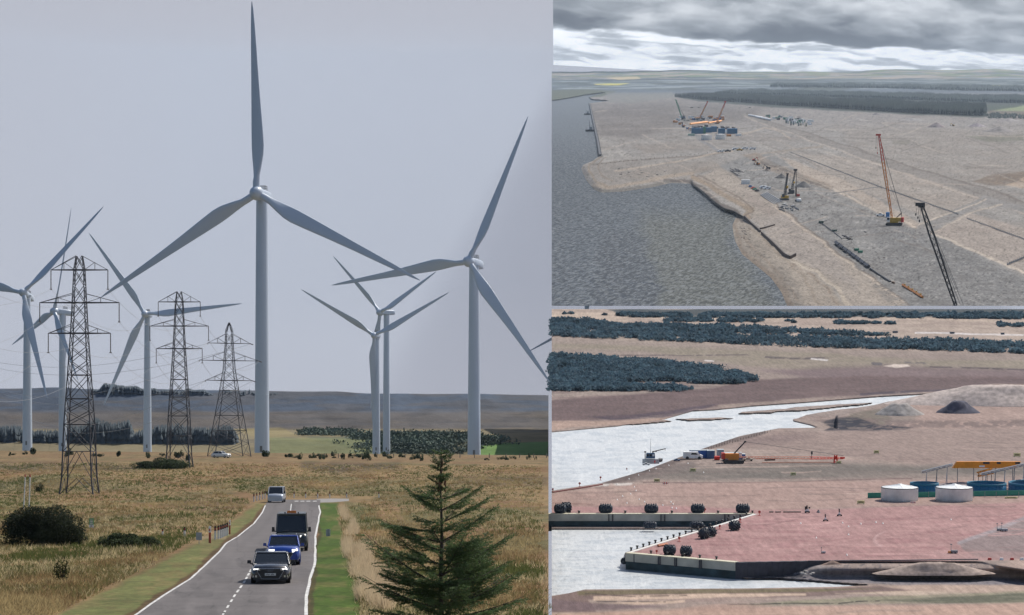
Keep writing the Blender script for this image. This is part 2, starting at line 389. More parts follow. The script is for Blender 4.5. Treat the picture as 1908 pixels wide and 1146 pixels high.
    V2 = V2 + far * ((fbm(U2 / 260, Y2 * 0 + 3.5, 3, 3) - .5) * 14 + (U2 - 300) / 722 * 5) + sstep(Y2, 1100, 1185) * (fbm(U2 / 120, Y2 / 60, 4, 9) - .5) * 5
    X2 = (U2 - CX) / F * Y2; Z2 = (HOR - V2) / F * Y2 + CZ
    c2 = Canvas(U2, V2, (126, 116, 92), warp=4, seed=12, ws=70)
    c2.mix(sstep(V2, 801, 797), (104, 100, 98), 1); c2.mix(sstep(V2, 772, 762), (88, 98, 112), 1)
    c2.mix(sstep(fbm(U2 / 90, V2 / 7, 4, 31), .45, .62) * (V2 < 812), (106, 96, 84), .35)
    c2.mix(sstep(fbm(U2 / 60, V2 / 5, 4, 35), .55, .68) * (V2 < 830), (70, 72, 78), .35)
    c2.poly([(560, 806), (700, 812), (800, 815), (930, 806), (1022, 805), (1022, 824), (900, 826), (850, 835), (700, 830), (560, 822)], (134, 120, 88), 2, .8)
    c2.poly([(560, 812), (690, 814), (800, 822), (880, 820), (930, 822), (890, 838), (800, 848), (700, 846), (600, 822)], (88, 94, 78), 3, .75, noise=.3, ns=(20, 4))
    c2.poly([(888, 826), (1022, 823), (1022, 848), (905, 850), (885, 838)], (112, 142, 82), 1.5, 1)
    c2.poly([(500, 815), (690, 818), (720, 850), (500, 850)], (116, 122, 84), 3, .7)
    c2.poly([(440, 800), (520, 796), (560, 812), (480, 818)], (140, 128, 92), 2, .7)
    np_mesh('hills', np.stack([X2, Y2, Z2], -1).reshape(-1, 3), grid_faces(*U2.shape), ground_mat('hazed_hill_heath', .01, .05, .2, .2, .2), c2.C.reshape(-1, 3) * .95, smooth=True)['kind'] = 'structure'
    def HP(u, y, v): return np.array([(u - CX) / F * y, y, (HOR - v) / F * y + CZ])
    # woods on the slope (one mass each)
    fir = mat('far_fir', (.05, .068, .082), .9, var=.3, scale=.02)
    r = np.random.default_rng(5); pts = []
    for lo, hi, n, ya, yb, va, vb_, hh in ((-100, 118, 700, 1016, 1030, 828, 832, 8.5), (118, 250, 500, 1016, 1030, 826, 832, 11), (250, 442, 620, 1016, 1030, 826, 832, 9)):
        u = r.uniform(lo, hi, n); y = r.uniform(ya, yb, n); edge = 1 - .6 * sstep(np.abs(u - (lo + hi) / 2), (hi - lo) * .42, (hi - lo) * .55)
        pts.append(np.concatenate([np.stack([(u - CX) / F * y, y, (HOR - 836) / F * y + CZ], -1), (hh * edge * r.uniform(.8, 1.1, n) * (.8 + .4 * vn(u / 30, u * 0, 4)))[:, None]], 1))
    q = np.concatenate(pts); o = conifers('spruce_wood', q[:, :3], q[:, 3] + 1, 4, fir, tiers=4)
    tag(o, 'dark spruce wood in a long belt behind the pylon feet', 'wood', kind='stuff')
    pts = []
    for lo, hi, n in ((172, 300, 420), (300, 400, 260), (420, 520, 60)):
        u = r.uniform(lo, hi, n); y = r.uniform(1217, 1224, n); hh = (8.5 if lo < 200 else 5.5) * (.6 + .6 * vn(u / 14, u * 0, 8)) * (1 - .5 * sstep(u, hi - 20, hi))
        pts.append(np.stack([(u - CX) / F * y, y, (HOR - 741) / F * y + CZ, hh], -1))
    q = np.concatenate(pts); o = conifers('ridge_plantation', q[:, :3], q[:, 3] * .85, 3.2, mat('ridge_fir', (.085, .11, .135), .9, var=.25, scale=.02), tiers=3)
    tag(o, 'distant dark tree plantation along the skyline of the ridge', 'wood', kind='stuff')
    # shrub belts in the valley
    u = np.concatenate([r.uniform(565, 660, 200), r.uniform(655, 890, 520), r.normal(770, 45, 300), r.normal(905, 16, 60)])
    vv = np.concatenate([r.uniform(806, 814, 200), r.uniform(812, 822, 520), r.uniform(822, 846, 300), r.uniform(818, 830, 60)])
    y = np.interp(-vv, -vt[::-1, 1][5:], vt[::-1, 0][5:]) if False else np.interp(848 - vv, [0, 12, 24, 35, 45], [1000, 1012, 1030, 1060, 1120])
    B = np.stack([(u - CX) / F * y, y, (HOR - vv) / F * y + CZ], -1); n = len(B)
    C3 = (B[:, None, :] + r.normal(size=(n, 44, 3)) * np.array([2, 2, .9]) + np.array([0, 0, .6])).reshape(-1, 3)
    Vv_, Fc = leaves(C3, .95, tri=True); o = np_mesh('valley_shrubs', Vv_, Fc, mat('far_shrub', (.095, .13, .10), .9, var=.35, scale=.05))
    tag(o, 'low belts of shrubs along the valley field edges', 'shrubs', kind='stuff')

ROAD_L = [(1262, 68), (1146, 247), (1110, 300), (1078, 352), (1045, 388), (1030, 404), (1012, 419), (1000, 440), (975, 472), (955, 487), (942, 493), (936, 498), (931, 500)]
ROAD_R = [(1262, 576), (1146, 574), (1110, 575), (1075, 582), (1060, 587), (1045, 590), (1000, 590), (975, 594), (955, 598), (942, 596), (936, 597), (931, 650)]
ROAD_PTS = [(u, v) for v, u in ROAD_L] + [(u, v) for v, u in ROAD_R[::-1]]
def build_road():
    asph = ground_mat('asphalt', .5, 14, .16, .16, .25, rough=.75, spec=.3)
    rows = np.concatenate([np.arange(1262, 930, -1.0)]); L_ = np.array(ROAD_L[::-1]); R_ = np.array(ROAD_R[:-1][::-1])
    l = np.interp(rows, L_[:, 0], L_[:, 1]); rr = np.interp(rows, R_[:, 0], R_[:, 1]); t = np.linspace(0, 1, 120)
    U = l[:, None] * (1 - t) + rr[:, None] * t; V = np.tile(rows[:, None], (1, 120)); P = MOOR.P(U, V); P[..., 2] += .004
    base = np.array(L(112, 106, 104)) * np.ones(U.shape + (1,)); wear = sstep(fbm(U / 40, V / 60, 3, 4), .4, .7)[..., None]
    tr = (np.exp(-((t - .2) / .05) ** 2) + np.exp(-((t - .42) / .05) ** 2) + np.exp(-((t - .62) / .05) ** 2) + np.exp(-((t - .85) / .05) ** 2))[None, :, None]
    base = base * (1 + .16 * wear + .10 * (fbm(U / 7, V / 11, 3, 14) - .5)[..., None] - .16 * sstep(fbm(U / 30 + 9, V / 14, 2, 24), .62, .64)[..., None]) * (1 - .1 * tr)
    cr = np.abs(fbm(U / 38, V / 30, 3, 61) - .5) < .006; base = base * np.where(cr[..., None], .72, 1.0)
    np_mesh('road', P.reshape(-1, 3), grid_faces(*U.shape), asph, base.reshape(-1, 3) * .78, smooth=True)['kind'] = 'structure'
    # side road
    us = np.arange(590, 652, 4.0); U = np.tile(us, (4, 1)); vv = np.array([936.5, 934, 931.5, 929.5]); V = vv[:, None] + (us - 590)[None] * -.02 - .0 * U
    V = V + np.where(us > 620, (us - 620) * .06, 0)[None] * np.array([-1, -.4, .2, .6])[:, None]
    P = MOOR.P(U, V); P[..., 2] += .003; np_mesh('side_road', P.reshape(-1, 3), grid_faces(*U.shape), asph, np.tile(np.array(L(140, 136, 132)), (U.size, 1)), smooth=True)['kind'] = 'structure'
    # painted lines
    wm = mat('road_paint', (.58, .57, .54), .7, var=.4, scale=2.5); V_ = []; F_ = []
    def strip(pts, w0, w1):
        n = len(pts); b = len(V_)
        for i, (u, v) in enumerate(pts):
            ww = (w0 + (w1 - w0) * i / max(n - 1, 1)) / 2
            for s_ in (-1, 1):
                p = MOOR.P(u + s_ * ww, v); V_.append((p[0], p[1], p[2] + .009))
        for i in range(n - 1): F_.append((b + 2 * i, b + 2 * i + 1, b + 2 * i + 3, b + 2 * i + 2))
    rows = np.concatenate([np.arange(1260, 940, -3.0)]); jit = lambda v, s_: (vn(np.array(v / 9.0), np.array(0.0), s_) - .5) * 1.2
    lf = np.interp(rows, L_[:, 0], L_[:, 1]); rf = np.interp(rows, R_[:, 0], R_[:, 1])
    strip([(a + 5 * (v - 845) / 300 + float(jit(v, 2)), v) for a, v in zip(lf, rows) if not 1000 < v < 1008], 7.5, 2.2)
    strip([(a - 4 * (v - 845) / 300 + float(jit(v, 3)), v) for a, v in zip(rf, rows)], 9, 2.4)
    ce = [(1146, 415), (1110, 437), (1085, 455), (1065, 466), (1030, 487), (1015, 500), (955, 541), (940, 543), (936, 545)]
    ca = np.array(ce[::-1], float); v = 1250.0
    for v0 in list(np.arange(1146, 1240, 17.0)) + [1143, 1133, 1122, 1113, 1104, 1096, 1087, 1080, 1073, 1066]:
        u0 = float(np.interp(v0, ca[:, 0], ca[:, 1])) - max(0, v0 - 1146) * .62; u1 = float(np.interp(v0 - 5, ca[:, 0], ca[:, 1])) - max(0, v0 - 1151) * .62
        strip([(u0, v0), (u1, v0 - 5)], 4.2, 4.0)
    strip([(495, 1026), (505, 1016)], 3, 3); strip([(541, 954), (543, 939)], 2.0, 1.6)
    for u0 in (550, 560, 571, 583): strip([(u0, 934.2), (u0 + 6, 933.8)], 1.2, 1.2)
    for u0 in (549, 560, 571, 583):
        b = len(V_)
        for uu, v2 in ((u0, 934.6), (u0 + 7, 934.4), (u0 + 7, 933.4), (u0, 933.6)):
            p = MOOR.P(uu, v2); V_.append((p[0], p[1], p[2] + .012))
        F_.append((b, b + 1, b + 2, b + 3))
    me = bpy.data.meshes.new('road_markings'); me.from_pydata(V_, [], F_); me.materials.append(wm)
    o = bpy.data.objects.new('road_markings', me); COL.objects.link(o); o['kind'] = 'structure'

def build_grass():
    """long moor grass as blades, thinning out with distance"""
    r = np.random.default_rng(2); zones = []
    A = [(-60, 1260), (-60, 905), (150, 905), (400, 912), (470, 935), (425, 975), (350, 1012), (270, 1058), (160, 1115), (60, 1165), (90, 1260)]
    B = [(640, 945), (720, 925), (1012, 915), (1012, 1260), (690, 1260), (668, 1110), (642, 1010), (632, 948)]
    Cz = [(-60, 904), (-60, 862), (420, 864), (1010, 868), (1010, 914), (700, 925), (520, 925), (470, 920), (400, 911), (150, 904)]
    for pts, n in ((A, 17000), (B, 13000), (Cz, 12000)):
        Pp, q = scatter_poly(MOOR, pts, n, seed=len(zones) + 3); zones.append((Pp, q))
    P = np.concatenate([z[0] for z in zones]); q = np.concatenate([z[1] for z in zones]); n = len(P)
    hgt = r.uniform(.12, .36, n) * (.6 + .9 * vn(P[:, 0] / 4, P[:, 1] / 9, 3)); y = P[:, 1]
    hgt *= np.interp(y, [80, 200, 400, 600], [1.0, 1.0, .9, 1.0]); nb = 4; V = []; Cc = []
    tawny = np.array([L(150, 134, 98), L(128, 108, 78), L(102, 98, 64), L(170, 156, 122), L(82, 88, 52)]) * 1.3
    pick = fbm(P[:, 0] / 7, P[:, 1] / 16, 3, 44); ci = np.clip(((pick - .3) / .4 * 5 + r.normal(0, .55, n)).astype(int), 0, 4)
    for b in range(nb):
        o = r.normal(size=(n, 3)) * .12 * np.array([1, 1, 0]); ln = r.normal(size=(n, 3)) * .16 * np.array([1, 1, 0]); ww = .013 + y / 14000
        base = P + o; V.append(np.stack([base - np.stack([ww, 0 * ww, 0 * ww], -1), base + np.stack([ww, 0 * ww, 0 * ww], -1), base + ln + np.stack([0 * hgt, 0 * hgt, hgt * r.uniform(.7, 1.2, n)], -1)], 1))
        cc = tawny[ci] * r.uniform(.85, 1.12, n)[:, None]; Cc.append(np.repeat(cc[:, None], 3, 1))
    V = np.concatenate(V).reshape(-1, 3); Cc = np.concatenate(Cc).reshape(-1, 3)
    o = np_mesh('moor_grass', V, np.arange(len(V)).reshape(-1, 3), thin(ground_mat('grass_blades', .6, 3, .15, .15, 0), .5), Cc)
    tag(o, 'long tawny grass over the moor', 'grass', kind='stuff')
    # pale seeding grass by the right verge
    Pp, q = scatter_poly(MOOR, [(632, 950), (648, 952), (690, 1035), (740, 1110), (730, 1150), (670, 1120), (642, 1030)], 5200, seed=9); keepm = fbm(q[:, 0] / 12, q[:, 1] / 14, 3, 5) > .55 - .1 * sstep(q[:, 1], 1000, 1100); Pp = Pp[keepm]; n = len(Pp); V = []
    for b in range(5):
        o_ = r.normal(size=(n, 3)) * .1 * np.array([1, 1, 0]); h_ = r.uniform(.4, .9, n); ln = r.normal(size=(n, 3)) * .2 * np.array([1, 1, 0]); b0 = Pp + o_
        V.append(np.stack([b0 - [.014, 0, 0], b0 + [.014, 0, 0], b0 + ln + np.stack([0 * h_, 0 * h_, h_], -1)], 1))
    V = np.concatenate(V).reshape(-1, 3); o = np_mesh('seeding_grass', V, np.arange(len(V)).reshape(-1, 3), thin(mat('straw', L(206, 186, 154), .9, var=.25, scale=2), .5))
    tag(o, 'pale straw coloured seeding grass beside the right verge', 'grass', kind='stuff')

# ---- turbines
def turbine(label, hub, tips, base, topw, basew, side=1, yw=None, seed=0):
    v = np.array([(a - hub[0], -(b - hub[1])) for a, b in tips], float); v -= v.mean(0)
    ang = np.radians([90, 210, -30]); c = np.stack([np.cos(ang), np.sin(ang)]); A = v.T @ np.linalg.pinv(c)
    U, S, Vt = np.linalg.svd(A); ww = Vt @ c; best = None
    for s_ in (1, -1):
        zz = math.sqrt(max(S[0] ** 2 - S[1] ** 2, 0)) * ww[1] * s_; pr = U @ np.diag(S) @ ww
        V3 = np.stack([pr[0], zz, pr[1]], -1); n = np.cross(V3[0], V3[1]); n /= np.linalg.norm(n)
        if n[1] > 0: n = -n
        if best is None or n[0] < best[1][0]: best = (V3, n)
    V3, n = best
    y = 65.0 * F / S[0] if yw is None else yw; k = y / F
    top = Vector(((hub[0] - CX) * k, y, (HOR - hub[1]) * k + CZ))
    axis = Vector(n); horiz = Vector((axis.x, axis.y, 0)).normalized()
    Ls = S[0]; back = 11.5 / 100 * Ls
    tx = -horiz * (Ls * .085)                              # tower stands behind the rotor
    root = thing('wind_turbine', label, 'wind turbine', Matrix.Translation((top.x + tx.x * k, top.y + tx.y * k, (HOR - base - 14) * k + CZ)), 'wind turbines on the moor')
    o = -Vector(((tx.x), (tx.y), 0)) + Vector((0, 0, base + 14 - hub[1]))    # hub centre in local px units
    wht = mat('turbine_white', (.49, .56, .65), .38, var=.04, scale=.05, spec=.5); gry = mat('turbine_grey', (.16, .17, .18), .6)  # blue of the hazy air mixed into the white paint
    hz = base + 14 - hub[1]
    tw = MB(k); n_ = 12
    tw.lathe([(basew / 2 * (1 - i / n_) + topw / 2 * i / n_, (hz - topw * .45) * i / n_) for i in range(n_ + 1)], 40)
    for i in (3, 7): z = (hz - topw * .45) * i / n_; rr = basew / 2 * (1 - i / n_) + topw / 2 * i / n_; tw.lathe([(rr * 1.0, z - .5), (rr * 1.012, z - .4), (rr * 1.012, z + .4), (rr, z + .5)], 40)
    tw.lathe([(topw * .5, hz - topw * .45), (topw * .62, hz - topw * .4), (topw * .62, hz - topw * .3)], 32); tw.build('tower', wht, root)
    db = MB(k); db.box((0, -basew * .5, 16 + 4.5), (basew * .16, .5, basew * .4)); db.build('door', gry, root)
    # nacelle along the axis
    w2, h2 = topw * .46, topw * .44; nl = Ls * .155; perp = Vector((-horiz.y, horiz.x, 0)); rings = []
    for t, sx, sz in ((-.2, .45, .5), (-.08, .8, .85), (0.0, .98, .98), (.55, 1.02, 1.05), (.85, .98, 1.0), (.97, .86, .85), (1.0, .6, .6)):
        ring = []
        for i in range(16):
            a = 2 * math.pi * i / 16; cx_, cz_ = math.cos(a), math.sin(a); px_ = math.copysign(abs(cx_) ** .45, cx_) * w2 * sx; pz_ = math.copysign(abs(cz_) ** .45, cz_) * h2 * sz
            p = o - axis * (Ls * .03) - axis * (nl * t) + perp * px_ + Vector((0, 0, pz_ + (h2 * .12 * t))); ring.append(tuple(p))
        rings.append(ring)
    nb = MB(k); nb.loft(rings); nac = nb.build('nacelle', wht, root)
    rk = MB(k); t0 = o - axis * (nl * .72) + Vector((0, 0, h2 * 1.15)); rr = max(.35, topw * .022)
    for sx in (-1, 1):
        for sy in (-1, 1):
            b0 = t0 + perp * (sx * w2 * .5) + axis * (sy * nl * .1); rk.cyl(tuple(b0), tuple(b0 + Vector((0, 0, h2 * .9))), rr, rr, 4)
    for zz in (.45, .88):
        for sx in (-1, 1): a = t0 + perp * (sx * w2 * .5) + Vector((0, 0, h2 * zz)); rk.cyl(tuple(a - axis * nl * .1), tuple(a + axis * nl * .1), rr, rr, 4)
        for sy in (-1, 1): a = t0 + axis * (sy * nl * .1) + Vector((0, 0, h2 * zz)); rk.cyl(tuple(a - perp * w2 * .5), tuple(a + perp * w2 * .5), rr * 1.3, rr * 1.3, 4)
    rk.build('sensor_rack', gry, nac)
    # hub: rounded spinner
    hb = MB(k); hr = Ls * .036; a1 = axis.orthogonal().normalized(); a2 = axis.cross(a1); rings = []
    for t, r_ in ((-.9, .8), (-.5, 1.0), (.1, 1.02), (.6, .88), (.95, .6), (1.15, .3), (1.22, .05)):
        rings.append([tuple(o + axis * (hr * t) + (a1 * math.cos(q) + a2 * math.sin(q)) * (hr * r_)) for q in [2 * math.pi * i / 24 for i in range(24)]])
    hb.loft(rings); hb.build('hub', wht, root)
    for q in range(3):
        d = Vector(V3[q]).normalized(); ch = axis.cross(d).normalized(); ch = -ch; bl = MB(k); rings = []
        prof = [(0.0, .0185, .0185, 0), (.03, .0185, .0185, 0), (.06, .019, .017, .002), (.11, .027, .013, .008), (.17, .036, .010, .013), (.22, .0385, .0085, .014), (.3, .035, .007, .012), (.45, .027, .005, .008), (.6, .0205, .004, .005), (.75, .0155, .003, .003), (.88, .0105, .002, .001), (.96, .006, .0012, 0), (1.0, .0015, .0006, -.001)]
        for t, hc, ht, off in prof:
            pit = math.radians(22 * (1 - t) ** 2 + 3) if t > .05 else 0; c1 = ch * math.cos(pit) + axis * math.sin(pit); c2 = d.cross(c1)
            cen = o + d * (Ls * (.03 + t * .97)) + c1 * (off * Ls) + axis * (Ls * .012 * t * t)
            ring = []
            for i in range(18):
                a = 2 * math.pi * i / 18; xx = math.cos(a); th = math.sin(a) * (1 if t < .05 else (.62 + .38 * xx)); ring.append(tuple(cen + c1 * (hc * Ls * xx) + c2 * (ht * Ls * th)))
            rings.append(ring)
        bl.loft(rings); bl.build('blade', wht, root)
    return root

def pylon(label, fr, u, v, k, kind=0, yaw=0):
    """lattice tower; geometry in pixels of the nearest pylon, k metres per pixel"""
    st = mat('galvanised_steel', (.06, .064, .078), .7, metal=.2, var=.2, scale=1); ins = mat('insulator', (.10, .08, .08), .4)
    root = thing('pylon', label, 'pylon', fr.M(u, v, yaw), 'electricity pylons'); tk = .9 if kind == 0 else .62
    if kind == 0:
        W = [(0, 31), (30, 27.5), (130, 24), (222, 18.5), (300, 14), (358, 11.5), (419, 9), (444, 5.5)]; arms = [(418, 53, 26), (357, 74, 17), (300, 58, 16)]
        lev = [0, 30, 80, 130, 155, 178, 222, 248, 274, 300, 329, 357, 388, 418, 444]
    else:
        W = [(0, 42), (60, 33), (130, 22), (200, 12), (262, 8), (293, 7), (310, 1)]; arms = [(262, 50, 22), (222, 70, 20), (176, 55, 18)]
        lev = [0, 30, 60, 95, 130, 153, 176, 199, 222, 242, 262, 285, 310]
    wz = lambda z: float(np.interp(z, [a for a, b in W], [b for a, b in W]))
    mb = MB(k)
    for sx in (-1, 1):
        for sy in (-1, 1):
            for (z0, w0), (z1, w1) in zip(W[:-1], W[1:]): mb.cyl((sx * w0, sy * w0, z0), (sx * w1, sy * w1, z1), tk * (1.7 - z0 / 450), tk * (1.7 - z1 / 450), 4)
    for i, (z0, z1) in enumerate(zip(lev[:-1], lev[1:])):
        w0, w1 = wz(z0), wz(z1)
        for f in range(4):
            def q(sx, z, w_): return ((sx * w_, (-1 if f == 0 else 1) * w_, z) if f < 2 else ((-1 if f == 2 else 1) * w_, sx * w_, z))
            if kind == 0 and i < 2 and f < 4:
                mb.cyl(q(-1, z0, w0), q(0, z1, w1), .7 * tk, .7 * tk, 4); mb.cyl(q(1, z0, w0), q(0, z1, w1), .7 * tk, .7 * tk, 4)
            else:
                mb.cyl(q(-1, z0, w0), q(1, z1, w1), .75 * tk, .75 * tk, 4); mb.cyl(q(1, z0, w0), q(-1, z1, w1), .75 * tk, .75 * tk, 4)
            if i in (1, 2, 4, 5) or z1 in [a[0] for a in arms]: mb.cyl(q(-1, z1, w1), q(1, z1, w1), .8 * tk, .8 * tk, 4)
    mb.build('lattice_body', st, root); tips = []
    for z, hw, up in arms:
        a = MB(k); w0, w1 = wz(z), wz(z + up)
        for sx in (-1, 1):
            for sy in (-1, 1):
                a.cyl((sx * w0, sy * w0, z), (sx * hw, 0, z), tk, tk, 4); a.cyl((sx * w1, sy * w1, z + up), (sx * hw, 0, z), .6 * tk, .6 * tk, 4)
            a.cyl((-w0, sx * w0, z), (w0, sx * w0, z), tk, tk, 4)
            for t in (.45,): xm = sx * (w0 + (hw - w0) * t); zt = z + up * (1 - t); a.cyl((xm, 0, z), (xm, 0, zt), .6, .6, 4); a.cyl((sx * w0, 0, z), (xm, 0, zt), .5, .5, 4)
        a.build('cross_arm', st, root)
        for sx in (-1, 1):
            s_ = MB(k); s_.lathe([(.5 if j % 2 else 1.25, -36 + j * 1.5) for j in range(25)], 6, (sx * hw, 0, z)) if kind == 0 else s_.cyl((sx * hw, 0, z), (sx * (hw + 3), -14, z - 3), 1.1, 1.1, 5)
            s_.cyl((sx * hw - 2, 0, z - 36), (sx * hw + 2, 0, z - 36), 1.2, 1.2, 5) if kind == 0 else None
            s_.build('insulator', ins, root); tips.append(Vector(fr.M(u, v, yaw) @ Vector((sx * hw * k, 0, (z - (36 if kind == 0 else 1)) * k))))
    return root, tips

# ---- road vehicles
def wheel(p, r, w_, root, hubc=(.35, .35, .37)):
    t = MB(); t.lathe([(r * .6, -w_ / 2), (r * .93, -w_ / 2), (r, -w_ * .3), (r, w_ * .3), (r * .93, w_ / 2), (r * .6, w_ / 2)], 20, (0, 0, 0), 'x')
    o = t.build('wheel', mat('tyre', (.02, .02, .021), .85), root); o.location = p
    h = MB(); h.lathe([(0, w_ * .4), (r * .2, w_ * .45), (r * .62, w_ * .38), (r * .62, -w_ * .38), (r * .2, -w_ * .45), (0, -w_ * .4)], 14, (0, 0, 0), 'x'); h.build('rim', mat('alloy', hubc, .35, metal=.8), o)
def car(label, cat, M, Lh, W, H, paint, kind='car', group='vehicles on the road', name='car', rails=None, rear=False, beacon=False, lightson=True):
    """front faces -y; lofted body with separate glass, lamps, grille, mirrors and wheels"""
    root = thing(name, label, cat, M, group); hw = W / 2; hl = Lh / 2; zb = .2 if kind != 'van' else .3
    belt = {'car': .93, 'suv': 1.05, 'van': 1.35, 'mpv': 1.15}[kind] * (H / {'car': 1.45, 'suv': 1.62, 'van': 2.5, 'mpv': 1.95}[kind])
    bon = {'car': .78, 'suv': .92, 'van': 1.1, 'mpv': .95}[kind] * (belt / {'car': .93, 'suv': 1.05, 'van': 1.35, 'mpv': 1.15}[kind])
    st = {'car': [(-1, .50, .6, .82), (-.96, .62, .8, .93), (-.85, .72, .93, .985), (-.5, .80, 1.0, 1.0), (-.3, .93, 1.05, 1.0), (.4, 1.0, 1.06, 1.0), (.8, 1.0, 1.06, .98), (.96, .96, 1.02, .93), (1, .7, .75, .86)],
          'suv': [(-1, .5, .62, .84), (-.96, .68, .85, .94), (-.88, .8, .95, .99), (-.52, .88, 1.0, 1.0), (-.36, .96, 1.03, 1.0), (.5, 1.0, 1.05, 1.0), (.9, 1.0, 1.05, .98), (1, .8, .85, .9)],
          'van': [(-1, .45, .55, .9), (-.985, .62, .72, .96), (-.95, .74, .8, .99), (-.75, .94, 1.0, 1.0), (.0, 1, 1, 1.0), (.97, 1, 1, 1.0), (1, .95, .95, .97)],
          'mpv': [(-1, .5, .6, .9), (-.96, .7, .8, .96), (-.7, .9, .95, 1.0), (0, 1, 1, 1.0), (.95, 1, 1, .99), (1, .9, .9, .95)]}[kind]
    rings = []
    for t, sh_, top, wf in st:
        zs = zb + (belt - zb) * sh_; zt = zb + (belt - zb) * top * .985 + .02; ww = hw * wf
        rings.append([(-ww * .9, t * hl, zb), (ww * .9, t * hl, zb), (ww, t * hl, zb + (zs - zb) * .35), (ww, t * hl, zb + (zs - zb) * .75), (ww * .95, t * hl, zs), (ww * .8, t * hl, zt), (0, t * hl, zt + .03), (-ww * .8, t * hl, zt), (-ww * .95, t * hl, zs), (-ww, t * hl, zb + (zs - zb) * .75), (-ww, t * hl, zb + (zs - zb) * .35)])
    b = MB(); b.loft(rings, smooth=True)
    gh = {'car': (-.42, -.12, .28, .72), 'suv': (-.42, -.14, .6, .88), 'van': (-.86, -.62, .95, .985), 'mpv': (-.75, -.45, .86, .97)}[kind]     # windscreen foot, windscreen head, roof rear, belt rear
    tr = .80 if kind in ('car', 'suv') else .86; wb = hw * .93; wt = hw * tr; z0 = belt - .06; z1 = H - .05
    # roof and pillars
    ro = [[(-wt, hl * gh[1], z1), (wt, hl * gh[1], z1), (wt, hl * gh[2], z1), (-wt, hl * gh[2], z1)], [(-wt * .93, hl * gh[1] + .06, H), (wt * .93, hl * gh[1] + .06, H), (wt * .93, hl * gh[2] - .06, H), (-wt * .93, hl * gh[2] - .06, H)]]
    b.add(ro[0] + ro[1], [(0, 1, 2, 3), (4, 5, 6, 7)[::1], (0, 4, 5, 1)[::-1], (1, 5, 6, 2)[::-1], (2, 6, 7, 3)[::-1], (3, 7, 4, 0)[::-1]])
    if kind == 'van': b.add([(-wt, hl * -.55, z0), (wt, hl * -.55, z0), (wb, hl * .96, z0), (-wb, hl * .96, z0), (-wt, hl * -.55, z1), (wt, hl * -.55, z1), (wt, hl * .95, z1), (-wt, hl * .95, z1)], [(1, 2, 6, 5), (2, 3, 7, 6), (3, 0, 4, 7), (0, 1, 5, 4)])
    for sx in (-1, 1):
        for (ya, yb) in ((gh[0], gh[1]), (gh[3], gh[2])): b.cyl((sx * wb * 1.0, hl * ya, z0), (sx * wt * 1.0, hl * yb, z1 + .01), .045, .04, 6)
        if kind in ('car', 'suv', 'mpv'): b.cyl((sx * wb, hl * .12, z0), (sx * wt, hl * .1, z1), .04, .035, 6)
        b.cyl((sx * wt, hl * gh[1], z1 + .01), (sx * wt, hl * gh[2], z1 + .01), .03, .03, 6)
        for wy in (-.62, .6): b.lathe([(.37, -.02), (.42, 0), (.37, .02)], 18, (sx * hw * .985, wy * hl, .36), 'x')
    b.build('body', paint, root)
    g = MB(); wt2 = wt - .012; wb2 = wb - .012
    g.add([(-wb2, hl * gh[0] + .02, z0), (wb2, hl * gh[0] + .02, z0), (wb2, hl * gh[3] - .02, z0), (-wb2, hl * gh[3] - .02, z0), (-wt2, hl * gh[1] + .02, z1 - .01), (wt2, hl * gh[1] + .02, z1 - .01), (wt2, hl * gh[2] - .02, z1 - .01), (-wt2, hl * gh[2] - .02, z1 - .01)], [(0, 1, 5, 4), (1, 2, 6, 5), (2, 3, 7, 6), (3, 0, 4, 7)])
    gl = mat('car_glass', (.012, .016, .02), .06, var=0, spec=.8); 
    if kind == 'van':
        g = MB(); g.add([(-wb2 * .98, hl * gh[0] - .01, z0), (wb2 * .98, hl * gh[0] - .01, z0), (wt2 * .97, hl * gh[1] - .01, z1 - .1), (-wt2 * .97, hl * gh[1] - .01, z1 - .1)], [(0, 1, 2, 3)])
        for sx in (-1, 1): g.add([(sx * wb2, hl * gh[0] + .05, z0), (sx * wb2, hl * -.5, z0), (sx * wt2, hl * -.5, z1 - .2), (sx * wt2, hl * gh[1], z1 - .2)], [(0, 1, 2, 3)])
    g.build('window_glass', gl, root)
    fy = -hl if not rear else hl; sgn = -1 if not rear else 1
    lampm = mat('headlamp_lit', (1, .98, .92), .2, emit=1.6 if lightson else 0); chrome = mat('chrome', (.55, .56, .58), .25, metal=.9); dk = mat('black_trim', (.02, .02, .022), .5); redm = mat('tail_lamp', (.35, .02, .02), .3)
    for sx in (-1, 1):
        if not rear:
            m_ = MB(); zl = zb + (bon - zb) * .86; m_.box((sx * hw * .68, fy * .955, zl), (W * .17, .14, .09 if kind == 'car' else .17), rz=sx * .35); m_.build('headlight', lampm, root)
            if kind == 'car': m_ = MB(); m_.box((sx * hw * .78, fy * .985, zb + .17), (.2, .06, .1), rz=sx * .3); m_.build('fog_lamp', chrome, root)
        m_ = MB(); m_.box((sx * hw * .84, hl * .965, belt * .8), (.16, .12, .3 if kind in ('mpv', 'van') else .12)); m_.build('tail_light', redm, root)
        m_ = MB(); my = hl * (gh[0] + .08); mh = .16 if kind in ('car', 'suv') else .3; m_.box((sx * (hw + .12), my, belt + .04 + mh * .2), (.2, .12, mh), tx=.8); m_.cyl((sx * hw * .93, my, belt - .03), (sx * (hw + .08), my, belt), .03, .03, 5); m_.build('wing_mirror', paint if kind == 'suv' else dk, root)
        for wy in (-.62, .6): wheel((sx * (hw - .11), wy * hl, .33), .33 if kind != 'van' else .36, .22, root)
